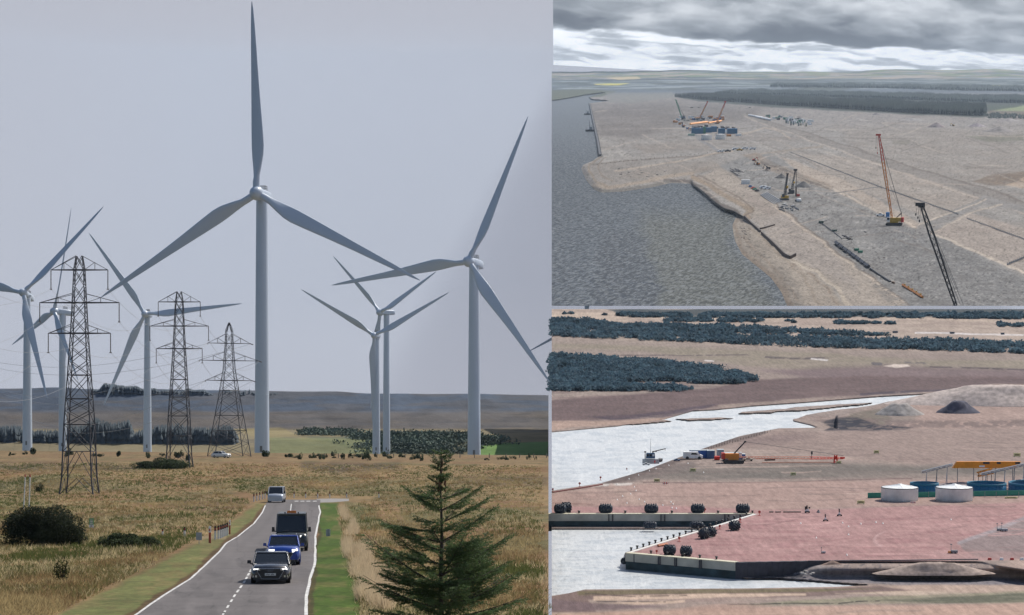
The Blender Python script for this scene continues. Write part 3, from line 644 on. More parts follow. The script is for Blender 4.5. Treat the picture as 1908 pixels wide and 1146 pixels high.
    # grille with bright surround, bumper, number plate
    if not rear:
        gz = zb + (bon - zb) * .5; gr = MB(); gw = W * (.29 if kind == 'car' else .25); gh_ = .24 if kind == 'car' else .16; yy = fy * 1.0 - .015
        gr.add([(-gw, yy, gz + gh_), (gw, yy, gz + gh_), (gw * 1.15, yy, gz + gh_ * .5), (gw * .75, yy, gz - gh_), (-gw * .75, yy, gz - gh_), (-gw * 1.15, yy, gz + gh_ * .5)], [(0, 1, 2, 3, 4, 5)])
        gb = gr.build('grille', dk, root); su = MB()
        pts = [(-gw, yy - .01, gz + gh_), (gw, yy - .01, gz + gh_), (gw * 1.15, yy - .01, gz + gh_ * .5), (gw * .75, yy - .01, gz - gh_), (-gw * .75, yy - .01, gz - gh_), (-gw * 1.15, yy - .01, gz + gh_ * .5), (-gw, yy - .01, gz + gh_)]
        su.tube(pts, .012); su.build('grille_surround', chrome, gb)
        if kind == 'car':
            em = MB()
            for i in range(4): em.lathe([(.036, -.006), (.048, 0), (.036, .006)], 14, (-.105 + i * .07, yy - .02, gz + gh_ * .62), 'y')
            em.build('badge', chrome, gb)
        bp = MB(); bp.box((0, fy * .97, zb + .06), (W * .86, .16, .12)); bp.build('bumper', dk, root)
    else:
        bp = MB(); bp.box((0, fy * .995, zb + .16), (W * .9, .12, .24)); bp.build('bumper', dk, root)
    pl = MB(); pz = (zb + (bon - zb) * .46) if not rear else belt * .78; py = fy * 1.0 + sgn * .035; pl.box((0, py, pz), (.52, .015, .115)); pl.cur = 1
    for i, xx in enumerate((-.2, -.145, -.09, -.035, .045, .1, .155)): pl.box((xx, py + sgn * .01, pz + (.008 if i % 2 else -.006)), (.03, .008, .062 if i % 3 else .045))
    pl.build('number_plate', [mat('plate_%d' % rear, (.62, .62, .6) if not rear else (.12, .11, .05), .5), dk], root)
    if rails:
        for sx in (-1, 1): m_ = MB(); m_.cyl((sx * wt * .92, hl * gh[1] + .2, H + .04), (sx * wt * .92, hl * gh[2] - .2, H + .04), .025, .025, 6); m_.build('roof_rail', chrome, root)
    if beacon:
        m_ = MB(); m_.box((0, hl * gh[1] + .5, H + .09), (.62, .22, .16), tx=.85, ty=.7); m_.build('amber_beacon', mat('amber_lens', (.75, .2, .02), .25), root)
        for sx in (-1, 1): m_ = MB(); m_.cyl((sx * .42, hl * gh[1] + .5, H), (sx * .42, hl * gh[1] + .5, H + .08), .05, .04, 8); m_.build('beacon_foot', dk, root)
    wp = MB()
    if not rear:
        for sx in (-.35, .25): wp.cyl((sx - .2, hl * gh[0] - .02, z0 + .06), (sx + .22, hl * gh[0] + .02, z0 + .1), .012, .012, 4)
        wp.build('wiper', dk, root)
    return root

def build_moor_things():
    P_ = [('tallest white wind turbine with a blade pointing straight up', (478, 360), [(461, -5), (170, 545), (779, 524)], 843, 21.5, 28, 1, 720),
          ('large white wind turbine at the right whose tower stands behind the spruce', (873, 487), [(973, 219), (598, 520), (1012, 713)], 850, 18.5, 25, 1, 800),
          ('small white wind turbine whose two raised blades form a wide V', (697, 625), [(557, 535), (836, 546), (692, 788)], 843, 11, 15, 1, 900),
          ('white wind turbine seen side-on with a boxy nacelle, behind the one with the V blades', (708, 582), [(613, 468), (818, 517), (690, 761)], 843, 10.5, 14, 1, 980),
          ('leftmost white wind turbine at the edge of the moor with a blade up right', (43, 545), [(192, 385), (-165, 507), (104, 745)], 832, 12.5, 18.5, 1, 900),
          ('white wind turbine seen side-on with a long nacelle, behind the nearest pylon', (101, 580), [(141, 390), (-11, 635), (173, 715)], 835, 12, 15, 1, 950),
          ('white wind turbine with one level blade to the right, between the first two pylons', (270, 585), [(163, 436), (454, 571), (192, 758)], 838, 11, 16, 1, 970)]
    for a in P_: turbine(*a)
    # one more stands beyond the harbour country; only a blade tip shows over the moor's rim
    turbine('wind turbine out of sight except one blade tip at the right edge', (1091, 599), [(1095, 479), (985, 654), (1193, 664)], 700, 8, 11, yw=1800)
    tA = pylon('nearest and tallest dark lattice pylon standing left of the road', MOOR, 148, 921, 326 / 4000.0)
    tB = pylon('middle lattice pylon of the row, right of the turbine with the level blade', MOOR, 334, 871, 326 / 4000.0 * 1.0)
    tC = pylon('farthest lattice pylon with splayed legs beside the tallest turbine', MOOR, 427, 850.5, .1141, 1, 20)
    wire = mat('wire', (.30, .31, .33), .5, metal=.3)
    def cable(a, b, sag, nm):
        mb = MB(); pts = [a.lerp(b, i / 24) - Vector((0, 0, sag * 4 * (i / 24) * (1 - i / 24))) for i in range(25)]
        for i in range(24): mb.cyl(tuple(pts[i]), tuple(pts[i + 1]), .026 * pts[i].y / 400, .026 * pts[i + 1].y / 400, 4, False)
        o = mb.build('power_cable', wire); tag(o, nm, 'power cable', 'power cables between the pylons')
    lv = ['top', 'middle', 'bottom']
    for i in range(6):
        sd_ = 'left' if i % 2 == 0 else 'right'
        cable(tA[1][i], tB[1][i], 4.5, 'sagging cable from the %s %s arm of the nearest pylon to the middle pylon' % (lv[i // 2], sd_))
        cable(tB[1][i], tC[1][i], 4.0, 'sagging cable from the %s %s arm of the middle pylon to the farthest pylon' % (lv[i // 2], sd_))
        e = Vector(((-60 - CX) / F * 250 - (0 if i % 2 else 12), 250, (HOR - (520 + 110 * (i // 2))) / F * 250 + CZ))
        cable(tA[1][i], e, 3.0, 'cable leaving the %s %s arm of the nearest pylon towards the left' % (lv[i // 2], sd_))
        e = Vector(((-120 - CX) / F * 900, 900 + 40 * i, (HOR - (640 + 62 * (i // 2) + 18 * (i % 2))) / F * 900 + CZ))
        cable(tC[1][i], e, 8.0, 'long cable from the %s %s arm of the farthest pylon running away left' % (lv[i // 2], sd_))
    # vehicles
    black = mat('paint_black', (.018, .02, .025), .22, var=.03, coat=1); blue = mat('paint_blue', (.01, .055, .32), .2, metal=.2, var=.03, coat=1)
    dgrn = mat('paint_dark_green_grey', (.028, .036, .038), .3, var=.03, coat=.6); silv = mat('paint_silver', (.42, .46, .52), .35, metal=.3, var=.03, coat=.5); whp = mat('paint_white', (.75, .75, .74), .35, var=.03, coat=.5)
    car('black saloon car with white headlights, nearest on the road', 'car', MOOR.M(506, 1083, 5), 4.6, 1.86, 1.43, black)
    car('bright blue hatchback with silver roof rails right behind the black car', 'car', MOOR.M(529, 1050, 5), 4.3, 1.86, 1.6, blue, 'suv', rails=True)
    car('dark grey-green van with an amber beacon on its roof behind the blue car', 'van', MOOR.M(544, 1024, 5), 5.8, 2.05, 2.38, dgrn, 'van', name='van', beacon=True)
    car('silver van driving away near the road junction', 'van', MOOR.M(515.5, 936, 2), 4.9, 2.0, 2.0, silv, 'mpv', name='van', rear=True, lightson=False)
    car('white car parked on the rim of the moor below the farthest pylon', 'car', MOOR.M(412, 853, 70), 4.8, 1.9, 1.7, whp, 'suv', group=None, lightson=False)
    # marker posts
    pk = mat('post_black', (.03, .03, .032), .7); wt = mat('post_white', (.75, .74, .72), .6); rd = mat('post_red', (.42, .09, .06), .6); rdp = mat('reflector', (.5, .06, .04), .3)
    def post(u, v, h, label, red=False, group='black and white verge marker posts', w_=.16):
        r_ = thing('marker_post', label, 'marker post', MOOR.M(u, v, 0), group); a = MB(); a.box((0, 0, h * .32), (w_, w_ * .5, h * .64)); a.build('shaft', rd if red else wt, r_)
        b = MB(); b.box((0, 0, h * .83), (w_ * 1.05, w_ * .55, h * .37), tx=.85); b.build('cap', pk if not red else wt, r_); c_ = MB(); c_.box((0, -w_ * .3, h * .8), (w_ * .5, .02, h * .14)); c_.build('reflector', rdp, r_)
    for u, v in ((473, 935), (478.5, 933.2), (484, 931.8), (489.5, 930.4), (494, 929)): post(u, v, 1.05, 'black topped white post in the short row left of the silver van')
    for u, nm in ((548, 'nearest the silver van'), (569.5, 'second from the silver van'), (592, 'third from the silver van'), (614.5, 'fourth from the silver van'), (646, 'fifth from the silver van'), (706, 'standing alone, farthest right')):
        post(u, 927.5, .85, 'black topped white post along the side road, ' + nm)
    for i, (u, v) in enumerate(((401, 1005), (407, 1004), (411.5, 1002.5), (415.5, 1001), (419.5, 999.5), (423.5, 998))): post(u, v, .95, 'dark post in the bunched row on the left verge', group='bunched dark posts on the left verge', w_=.14)
    post(391, 1012, 1.15, 'red and white post at the near end of the bunched dark posts', True, None); post(428, 996, 1.1, 'pale red post at the far end of the bunched dark posts', True, None, .12)
    post(344, 1000, .7, 'single black post in the long grass left of the small grey sign', group=None, w_=.14); post(303, 999, .55, 'short dark post half hidden in grass above the low bramble', group=None, w_=.12)
    pole = mat('galv_pole', (.35, .36, .37), .5, metal=.5)
    def sign(label, u, v, hb, w_, h_, face, cells=(), legs=2, group=None, nm='sign'):
        r_ = thing(nm, label, 'sign', MOOR.M(u, v, 0), group); k = MOOR.k(u, v); a = MB()
        for sx in ((-1, 1) if legs == 2 else (0,)): a.cyl((sx * w_ * .3, 0, 0), (sx * w_ * .3, 0, hb + h_ * 1.08), .022, .022, 6)
        a.build('post', pole, r_); b = MB(); b.box((0, -.04, hb + h_ / 2), (w_, .03, h_)); p_ = b.build('panel', face, r_)
        for nm2, x0, z0, x1, z1, m_ in cells: c_ = MB(); c_.box(((x0 + x1) / 2 * w_ / 2, -.06, hb + (z0 + z1) / 2 * h_), ((x1 - x0) * w_ / 2, .01, (z1 - z0) * h_)); c_.build(nm2, m_, p_)
    gm = mat('sign_green', (.13, .32, .12), .5); cells = [('white_field', -.98, .02, .98, .3, wt)] + [('lettering', -.6, z, .62, z + .05, wt) for z in (.38, .46, .6, .68, .8)] + [('mark', -.25, .1, .25, .22, mat('sign_grey', (.3, .33, .36), .6))]
    sign('small green and white notice on two legs by the dark round bush', 170.5, 991, .35, .38, .72, gm, cells)
    gy = mat('sign_back', (.36, .38, .41), .5, metal=.3)
    sign('small grey back of a verge sign among the posts on the left', 371, 1014, .28, .4, .52, gy, legs=1, nm='verge_sign'); sign('small grey verge sign on the green strip right of the road', 611.5, 1000, .05, .32, .5, gy, [('seam', -.06, 0, .06, 1, pk)], 1, nm='verge_sign')
    for i, (u, vb, vt_, lab) in enumerate(((44, 950, 884, 'left of two tall thin white poles behind the round bush'), (54, 948, 884, 'right of two tall thin white poles behind the round bush'))):
        r_ = thing('white_pole', lab, 'pole', MOOR.M(u, vb), 'thin white poles'); k = MOOR.k(u, vb); a = MB(k); a.cyl((0, 0, 0), (3 - i, 0, vb - vt_ - 5), 1.1, 1.0, 8); a.build('shaft', wt, r_); b = MB(k); b.cyl((3 - i, 0, vb - vt_ - 5), (3 - i, 0, vb - vt_), 1.5, 1.3, 8); b.build('cap', rd, r_)
    # bushes
    dk = (.026, .034, .02); k = MOOR.k(80, 1018)
    bush('round_bush', 'big dark rounded bush at the left edge of the moor', 'bush', MOOR.M(78, 1016), 88 * k, 60 * k, 86 * k, 34000, .12, (.04, .05, .03), 3, lumps=34)
    k = MOOR.k(240, 1022); bush('low_bramble', 'low spreading green bramble right of the big round bush', 'bush', MOOR.M(240, 1020), 62 * k, 40 * k, 32 * k, 8500, .13, (.07, .09, .045), 5, lumps=22)
    k = MOOR.k(72, 915); bush('small_bush', 'small round bush left of the nearest pylon foot', 'bush', MOOR.M(72, 916), 11 * k, 9 * k, 19 * k, 1200, .13, (.045, .06, .03), 6)
    k = MOOR.k(302, 872); bush('long_bush', 'long low dark bush between the first two pylons', 'bush', MOOR.M(301, 873), 57 * k, 40 * k, 22 * k, 9000, .28, (.06, .08, .045), 7, lumps=26)
    k = MOOR.k(115, 1100); bush('sapling', 'thin leafy sapling in the long grass in front of the big bush', 'sapling', MOOR.M(115, 1085, 0), 20 * k, 12 * k, 60 * k, 500, .10, (.06, .07, .025), 8)
    r = random.Random(4)
    for u, v, w_, h_, lab in ((497, 851, 18, 15, 'dark bush right beside the foot of the tallest turbine'), (62, 846, 12, 13, 'dark small fir at the foot of the leftmost turbine'), (538, 852, 14, 9, 'low bush just right of the tallest turbine'), (222, 851, 11, 12, 'small fir at the rim left of the middle pylon'), (330, 853, 12, 12, 'small fir at the rim by the middle pylon'), (350, 858, 12, 15, 'dark bush inside the legs of the middle pylon')):
        k = MOOR.k(u, v); bush('rim_bush', lab, 'bush', MOOR.M(u, v), w_ * .6 * k, w_ * .5 * k, h_ * k * 1.1, 900, .3, (.06, .085, .05), int(u), 'bushes on the rim of the moor', stems=False, lumps=7)
    protos = []
    for s_ in range(4):
        b_ = bush('young_fir', 'young fir along the rim of the moor', 'young fir', MOOR.M(560 + s_ * 40, 856), .85, .7, 1.9, 420, .24, (.075, .1, .06), 60 + s_, 'young firs along the rim of the moor', stems=False, lumps=6); protos.append(b_)
    for i in range(52):
        u = r.choice([r.uniform(520, 1015), r.uniform(520, 1015), r.uniform(0, 420)]); vv = 852.5 + abs(r.gauss(0, 3.2)) - (1 - u / 1022) * 7
        if u > 760: vv += 2
        q = protos[i % 4]; s_ = r.uniform(.6, 1.35); dup(q, MOOR.M(u, vv, r.uniform(0, 360)) @ Matrix.Diagonal((s_ * r.uniform(.8, 1.8), s_, s_ * r.uniform(.35, 1.0), 1)))
    fence = mat('weathered_wood', (.2, .18, .15), .9)
    for i in range(17): mb = MB(); u = 600 + i * 26 + r.uniform(-5, 5); mb.cyl((0, 0, 0), (r.uniform(-.05, .05), 0, 1.2), .13, .11, 6); o = mb.build('fence_post', fence, M=MOOR.M(u, 853)); tag(o, 'weathered fence post on the rim of the moor', 'fence post', 'fence posts on the rim of the moor')

def build_spruce():
    """big spruce in front: whorls of ascending limbs with flat sprays of needles"""
    v0 = 1215; u0 = 822; k = MOOR.k(u0, v0); r = random.Random(12); root = thing('spruce', 'dark green spruce with hanging brown cones near its tip, in front on the right', 'spruce tree', MOOR.M(u0, v0))
    Hh = (v0 - 838) * k; tr = MB(); wig = lambda z: (.02 * math.sin(z * 2.1), 0)
    for i in range(16): z0, z1 = Hh * i / 16, Hh * (i + 1) / 16; tr.cyl((wig(z0)[0], 0, z0), (wig(z1)[0], 0, z1), .085 * (1 - i / 17) + .012, .085 * (1 - (i + 1) / 17) + .012, 8, False)
    bark = mat('spruce_bark', (.075, .055, .04), .95, var=.3, scale=20, bump=.5); tr.build('trunk', bark, root)
    br = MB(); C = []; D = []
    def spray(p, d, ln, up, dens):
        """needle twigs along a limb"""
        n = max(3, int(ln * dens))
        for i in range(n):
            t = (i + r.random()) / n; q = p + d * (ln * t); q.z += up * ln * t * t
            wd = .34 * ln * (1 - .6 * t) * (.3 + .7 * min(1, t * 4)); side = Vector((-d.y, d.x, 0)).normalized() * (1 if r.random() < .5 else -1)
            tl = max(.10, wd * r.uniform(.6, 1.25)); td = (side * r.uniform(.7, 1) + d * r.uniform(.5, 1) + Vector((0, 0, r.uniform(-.28, .2)))).normalized(); m = max(3, int(tl / .035))
            for j in range(m):
                s_ = (j + .5) / m; C.append(q + td * (tl * s_) + Vector((0, 0, -.10 * tl * s_))); D.append(td)
    z = Hh * .16
    prof = lambda t: (1.0 - t) ** .85 * 3.5 + .10                      # limb reach by height fraction
    while z < Hh * .985:
        t = z / Hh; n = (6 if t < .45 else 5) if t < .9 else 4; ph = r.uniform(0, 6.28)
        for i in range(n):
            if t < .95 and r.random() < .1: continue
            a = ph + 2 * math.pi * i / n + r.uniform(-.3, .3); ln = prof(t) * r.uniform(.62, 1.12)
            if .78 < t < .90: ln *= .55
            d = Vector((math.cos(a), math.sin(a), r.uniform(.05, .5) if t < .8 else r.uniform(.25, .6))).normalized(); p = Vector((wig(z)[0], 0, z + r.uniform(-.05, .05))); up = r.uniform(.05, .24)
            pts = [p + d * (ln * q / 6) + Vector((0, 0, up * ln * (q / 6) ** 2)) for q in range(7)]
            for q in range(6): br.cyl(tuple(pts[q]), tuple(pts[q + 1]), .022 * (1 - q / 7) * (.5 + ln / 3), .022 * (1 - (q + 1) / 7) * (.5 + ln / 3) + .003, 5, False)
            spray(p + d * ln * .12, d, ln * .9, up, 24 if t < .8 else 30)
            for s_ in range(max(2, int(ln * 3.5))):                     # side limbs
                tt = r.uniform(.2, .88); sd_ = 1 if s_ % 2 else -1; d2 = (d + Vector((-d.y, d.x, 0)) * sd_ * r.uniform(.6, 1.1)).normalized(); l2 = ln * (1 - tt) * .65 + .12; p2 = p + d * (ln * tt) + Vector((0, 0, up * ln * tt * tt))
                br.cyl(tuple(p2), tuple(p2 + d2 * l2), .008, .003, 4, False); spray(p2, d2, l2, .1, 22)
        z += (.33 if t < .75 else .17) * r.uniform(.8, 1.25)
    br.build('limb', bark, root)
    C = np.array([tuple(c) for c in C]); D = np.array([tuple(c) for c in D]); reps = []
    for q in range(3):
        rot = RNG.normal(size=C.shape); a = D * 1.2 + rot * .4; a /= np.linalg.norm(a, axis=1)[:, None]; b = np.cross(a, RNG.normal(size=C.shape)); b /= np.linalg.norm(b, axis=1)[:, None]; ln = RNG.uniform(.035, .065, len(C))[:, None]
        cc = C + RNG.normal(size=C.shape) * .014; reps.append(np.stack([cc - b * .011, cc + a * ln * .5 - b * .0, cc + b * .011, cc - a * ln * .5], 1).reshape(-1, 3))
    V = np.concatenate(reps); np_mesh('foliage', V, np.arange(len(V)).reshape(-1, 4), thin(mat('spruce_needles', (.095, .145, .055), .7, var=.45, scale=2.2, spec=.25), .3), parent=root)
    print('spruce faces', len(V) // 4)
    cm = mat('cone', (.16, .07, .03), .8); cn = MB(); cn.lathe([(.004, 0), (.022, -.03), (.026, -.07), (.018, -.12), (.003, -.14)], 8); c0 = cn.build('cone', cm, root); first = True
    for i in range(34):
        t = r.choice([r.uniform(.80, .87), r.uniform(.86, .95)]); a = r.uniform(0, 6.28); rr = r.uniform(.05, .42) * (1 - t) * 4; o = c0 if first else c0.copy()
        if not first: COL.objects.link(o); o.parent = root
        first = False; o.location = (math.cos(a) * rr, math.sin(a) * rr, Hh * t)
build_moor(); build_road(); build_grass(); build_moor_things(); build_spruce()
# =====================================================================  B: reclaimed peninsula and estuary from the air
G2 = .72
WATER_B = [(900, 189), (1028, 188), (1060, 183), (1090, 177), (1126, 172.5), (1112, 177), (1096, 181), (1102, 186), (1131, 188), (1098, 192), (1105, 225), (1113, 262), (1117, 288), (1104, 298), (1085, 306), (1081, 315), (1090, 336), (1106, 355), (1120, 361), (1160, 359), (1215, 351), (1250, 343), (1283, 344), (1300, 354), (1330, 380), (1347, 392), (1367, 398), (1358, 420), (1363, 450), (1378, 478), (1400, 496), (1432, 522), (1450, 547), (1464, 580), (1470, 650), (900, 650)]
BEACH_B = [(1367, 398), (1388, 405), (1420, 432), (1475, 480), (1530, 520), (1580, 572), (1600, 600), (1440, 600), (1350, 480), (1340, 400)]
def pen_level(cv):
    d = -cv.sdf(WATER_B, raw=True); b = sstep(cv.sdf(BEACH_B, raw=True), -3, 3)
    wd = 5 + 42 * b + 10 * sstep(cv.sdf([(1075, 290), (1120, 290), (1290, 325), (1290, 350), (1100, 370), (1070, 320)], raw=True), -2, 2)
    wd = wd * np.clip((cv.V - 140) / 200, .15, 1)
    return np.where(d < 0, -7.0, -4.4 + 4.4 * sstep(d, 0, wd) ** .8), d
def build_pen():
    us = np.concatenate([[1028.0], np.arange(1029, 1910, 1.7), np.arange(1912, 2060, 8.0)]); vs = np.concatenate([np.arange(570.0, 200, -1.35), np.arange(200, 124.5, -.8)])
    U, V = np.meshgrid(us, vs); c = Canvas(U, V, (159, 154, 148), warp=4, seed=21, ws=50)
    h, d = pen_level(c); V2 = V.copy()
    # ridge line of the far hills
    ridge = 133 - 3.2 * np.exp(-((us - 1270) / 60) ** 2) - 4.5 * np.exp(-((us - 1690) / 90) ** 2) - 4 * np.exp(-((us - 1850) / 60) ** 2) - 2 * fbm(us / 40, us * 0, 3, 5) + 1.5
    h = h + (fbm(U / 20, V / 6, 3, 2) - .5) * 1.2 * sstep(d, 5, 30) * (V > 200)
    X = (U - CX) / F * PEN.depth(U, V); Yd = PEN.depth(U, V)
    n1 = fbm(X / 60, Yd / 200, 5, 61); n2 = fbm(X / 25 + 9, Yd / 400, 5, 71); n3 = fbm(X / 140, Yd / 120, 4, 81)
    c.mix(sstep(n1, .45, .65), (152, 145, 138), .65); c.mix(sstep(n2, .52, .7), (176, 170, 162), .6); c.mix(sstep(n3, .55, .75), (140, 130, 122), .5)
    c.mix(sstep(-V, -260, -200), (152, 144, 140), .6)
    P_ = c.poly
    P_([(1100, 195), (1260, 190), (1420, 200), (1400, 225), (1260, 240), (1180, 262), (1112, 255)], (126, 119, 114), 10, .9, noise=.3, ns=(60, 5)); P_([(1180, 268), (1330, 262), (1340, 276), (1200, 290)], (148, 138, 128), 6, .7, noise=.4, ns=(50, 4))
    P_([(1560, 235), (1908, 240), (1930, 330), (1800, 340), (1600, 290)], (158, 148, 138), 8, .6, noise=.4, ns=(80, 5))
    P_([(1800, 254), (1908, 252), (1908, 262), (1840, 264)], (126, 124, 108), 2, .8); P_([(1660, 262), (1700, 262), (1690, 270), (1662, 268)], (128, 122, 108), 2, .6)
    # levelled pads and construction area
    P_([(1470, 283), (1650, 300), (1835, 372), (1742, 412), (1580, 345)], (172, 160, 148), 2, .6); P_([(1800, 395), (1908, 425), (1990, 450), (1990, 520), (1908, 510), (1742, 434), (1765, 420)], (176, 162, 150), 2, .7); P_([(1450, 290), (1560, 330), (1715, 418), (1690, 424), (1590, 365), (1500, 330)], (186, 170, 154), 2, .7)
    P_([(1330, 312), (1410, 285), (1440, 285), (1500, 330), (1560, 362), (1640, 402), (1712, 428), (1752, 440), (1860, 495), (1990, 560), (1990, 640), (1720, 640), (1690, 562), (1570, 475), (1440, 376), (1400, 345)], (142, 140, 137), 3, .92)
    c.speck(10, 3, .5, .7, (160, 156, 150), .5, 41, sstep(c.sdf([(1420, 290), (1560, 362), (1752, 440), (1990, 560), (1720, 640), (1570, 475), (1440, 376)]), 0, 6))
    c.speck(24, 5, .55, .72, (122, 119, 116), .6, 43, sstep(c.sdf([(1380, 300), (1560, 362), (1752, 440), (1990, 560), (1720, 640), (1570, 475), (1400, 345)]), 0, 6))
    P_([(1600, 400), (1712, 428), (1752, 440), (1860, 495), (1990, 560), (1990, 640), (1740, 640), (1640, 470)], (132, 131, 130), 8, .6)
    P_([(1195, 312), (1330, 300), (1342, 312), (1290, 325), (1200, 335), (1150, 330)], (150, 136, 122), 3, .7, noise=.3)
    P_([(1100, 305), (1170, 300), (1270, 292), (1335, 285), (1340, 300), (1280, 322), (1200, 340), (1130, 350), (1105, 330)], (150, 143, 135), 4, .6)
    P_([(1290, 335), (1340, 312), (1400, 345), (1440, 376), (1570, 475), (1690, 562), (1740, 640), (1610, 640), (1560, 540), (1500, 490), (1475, 478), (1400, 405), (1395, 385), (1360, 360)], (172, 160, 147), 3, .9)
    P_([(1400, 405), (1470, 400), (1560, 480), (1600, 540), (1540, 510), (1480, 480)], (164, 154, 146), 8, .7, noise=.3, ns=(20, 4))
    P_([(1390, 352), (1430, 380), (1470, 400), (1430, 400), (1400, 380)], (160, 146, 136), 5, .6)
    # beach bands
    P_(BEACH_B, (168, 156, 142), 4, .95)
    for off, col, w_ in ((0, (128, 116, 104), 7), (11, (150, 134, 118), 6)):
        c.line([(1367 + off, 398), (1360 + off, 420), (1365 + off, 450), (1380 + off, 478), (1402 + off, 496), (1434 + off, 522), (1452 + off, 547), (1466 + off, 580)], (w_ * .6, w_ * 2), col, 4, .8)
    c.line([(1480, 486), (1520, 505), (1560, 540), (1590, 578)], 7, (196, 182, 164), 2, .8); c.line([(1478, 492), (1515, 515), (1545, 545), (1570, 578)], 3, (140, 122, 106), 2, .7, noise=.45)
    c.line([(1400, 425), (1450, 470), (1500, 520), (1535, 578)], 3, (150, 134, 116), 2, .5); c.line([(1385, 440), (1440, 500), (1490, 560)], 4, (160, 142, 124), 3, .5)
    # scarp and dark wet rim
    c.line([(1240, 336), (1283, 338), (1310, 352), (1345, 382), (1367, 392), (1380, 402), (1384, 410)], (5, 8), (112, 104, 98), 1.5, .95)
    c.line([(1290, 330), (1330, 350), (1372, 374), (1398, 392), (1395, 402)], (7, 12), (158, 140, 120), 3, .9); c.line([(1300, 326), (1350, 350), (1390, 374), (1405, 395), (1392, 402)], 2.0, (120, 104, 90), 1.2, .8)
    c.line([(1104, 353), (1120, 358), (1160, 356), (1215, 348), (1245, 340)], 8, (124, 120, 114), 3, .95); c.line([(1105, 345), (1130, 350), (1200, 338), (1250, 328), (1290, 322)], 5, (172, 156, 138), 2, .8)
    c.line([(1118, 292), (1095, 306), (1096, 318), (1112, 340), (1130, 347)], 3, (150, 134, 116), 1.5, .8); c.line([(1125, 293), (1112, 305), (1120, 325), (1140, 338)], 2, (134, 118, 102), 1, .7)
    # roads, kerb lines and tracks
    c.line([(1385, 213), (1440, 232), (1500, 252), (1570, 275), (1650, 303), (1750, 335), (1830, 358), (1915, 388), (2050, 436)], (5, 18), (146, 139, 132), 1.5, .95); c.line([(1388, 211), (1445, 229), (1505, 248), (1575, 271), (1655, 297), (1755, 328), (1835, 350), (1915, 378)], (1, 3), (120, 110, 102), 1, .8)
    c.line([(1385, 217), (1440, 237), (1500, 258), (1570, 283), (1650, 312), (1750, 346), (1915, 400)], (1, 2.5), (190, 176, 162), 1, .7)
    c.line([(1710, 436), (1760, 410), (1800, 390), (1835, 372), (1900, 388)], (16, 12), (148, 144, 140), 2, .9); c.line([(1745, 434), (1765, 420), (1800, 402), (1835, 388), (1870, 380)], 2, (196, 182, 166), 1, .8); c.line([(1712, 418), (1742, 408), (1790, 392), (1838, 372)], 2.2, (200, 186, 170), 1, .9)
    c.line([(1738, 434), (1850, 482), (1990, 545)], 4, (204, 190, 174), 1.3, .9); c.line([(1555, 352), (1640, 396), (1712, 424)], 3, (206, 190, 172), 1.2, .8); c.line([(1440, 376), (1570, 475), (1690, 562), (1712, 580)], 2.2, (124, 112, 102), 1, .9); c.line([(1437, 379), (1567, 478), (1686, 563)], 2.4, (198, 182, 164), 1, .8); c.line([(1360, 322), (1440, 376)], 1.6, (124, 112, 102), 1, .8)
    c.line([(1102, 306), (1170, 300), (1270, 293), (1335, 286), (1365, 281)], 1.6, (120, 108, 98), 1, .8, noise=.3); c.line([(1150, 318), (1270, 300), (1340, 283), (1365, 282)], 2.4, (190, 174, 156), 1, .7); c.line([(1408, 288), (1460, 280), (1530, 273)], 3, (160, 148, 134), 1, .8); c.line([(1262, 228), (1300, 255), (1338, 281)], (3, 5), (138, 136, 136), 1, .9); c.line([(1266, 226), (1305, 251), (1342, 279)], (1, 1.5), (186, 178, 170), .8, .7)
    c.line([(1375, 251), (1400, 246), (1425, 238), (1445, 240), (1470, 258)], 2, (188, 172, 154), 1, .7); c.line([(1130, 205), (1110, 208)], 2, (190, 178, 164), 1, .5)
    c.poly([(1385, 288), (1412, 284), (1440, 302), (1480, 318), (1555, 348), (1550, 354), (1480, 336), (1430, 318)], (150, 134, 118), 2, .8, noise=.3, ns=(8, 3)); c.line([(1420, 303), (1470, 320), (1520, 342), (1545, 350)], 4, (112, 100, 90), 1.4, .85)
    P_([(1812, 338), (1850, 325), (1908, 320), (1960, 330), (1908, 338), (1868, 346), (1835, 345)], (128, 110, 92), 2, .85, noise=.3, ns=(14, 2)); P_([(1870, 345), (1908, 330), (1990, 335), (1990, 360), (1908, 352)], (188, 166, 144), 1.5, .8)
    cons = sstep(c.sdf([(1340, 300), (1420, 285), (1560, 360), (1752, 440), (1990, 560), (1990, 640), (1720, 640), (1570, 475), (1440, 376)]), 0, 8); c.speck(3.2, 1.8, .62, .72, (72, 70, 68), .75, 141, cons); c.speck(4.5, 2, .62, .72, (178, 174, 168), .6, 143, cons); c.speck(40, 6, .5, .62, (120, 117, 114), .45, 145, cons); c.speck(3.0, 1.6, .66, .76, (96, 86, 78), .6, 147, 1 - cons)
    for i in range(120):                                # faint wheel tracks
        r = random.Random(i); u, v = r.uniform(1130, 1880), r.uniform(205, 470)
        a = r.choice([(1, .36), (1, .4), (-1, .3), (1, -.12), (1, .02)]); l_ = r.uniform(20, 130)
        c.line([(u, v), (u + a[0] * l_ * .5, v + a[1] * l_ * .5 + r.uniform(-2, 2)), (u + a[0] * l_, v + a[1] * l_)], r.uniform(.7, 1.5), r.choice([(186, 172, 158), (116, 106, 98), (124, 114, 106), (190, 178, 164)]), .8, .55)
    # far plain and hills: fields with haze blue and pale haze bands painted over
    c.C *= (1 +   .42 * (fbm(U / 2.6, V / 1.5, 2, 201) - .5) + .22 * (fbm(U / 14, V / 3, 3, 203) - .5))[..., None]
    far = sstep(-V, -182, -170); c.mix(far, (104, 117, 130), .95)
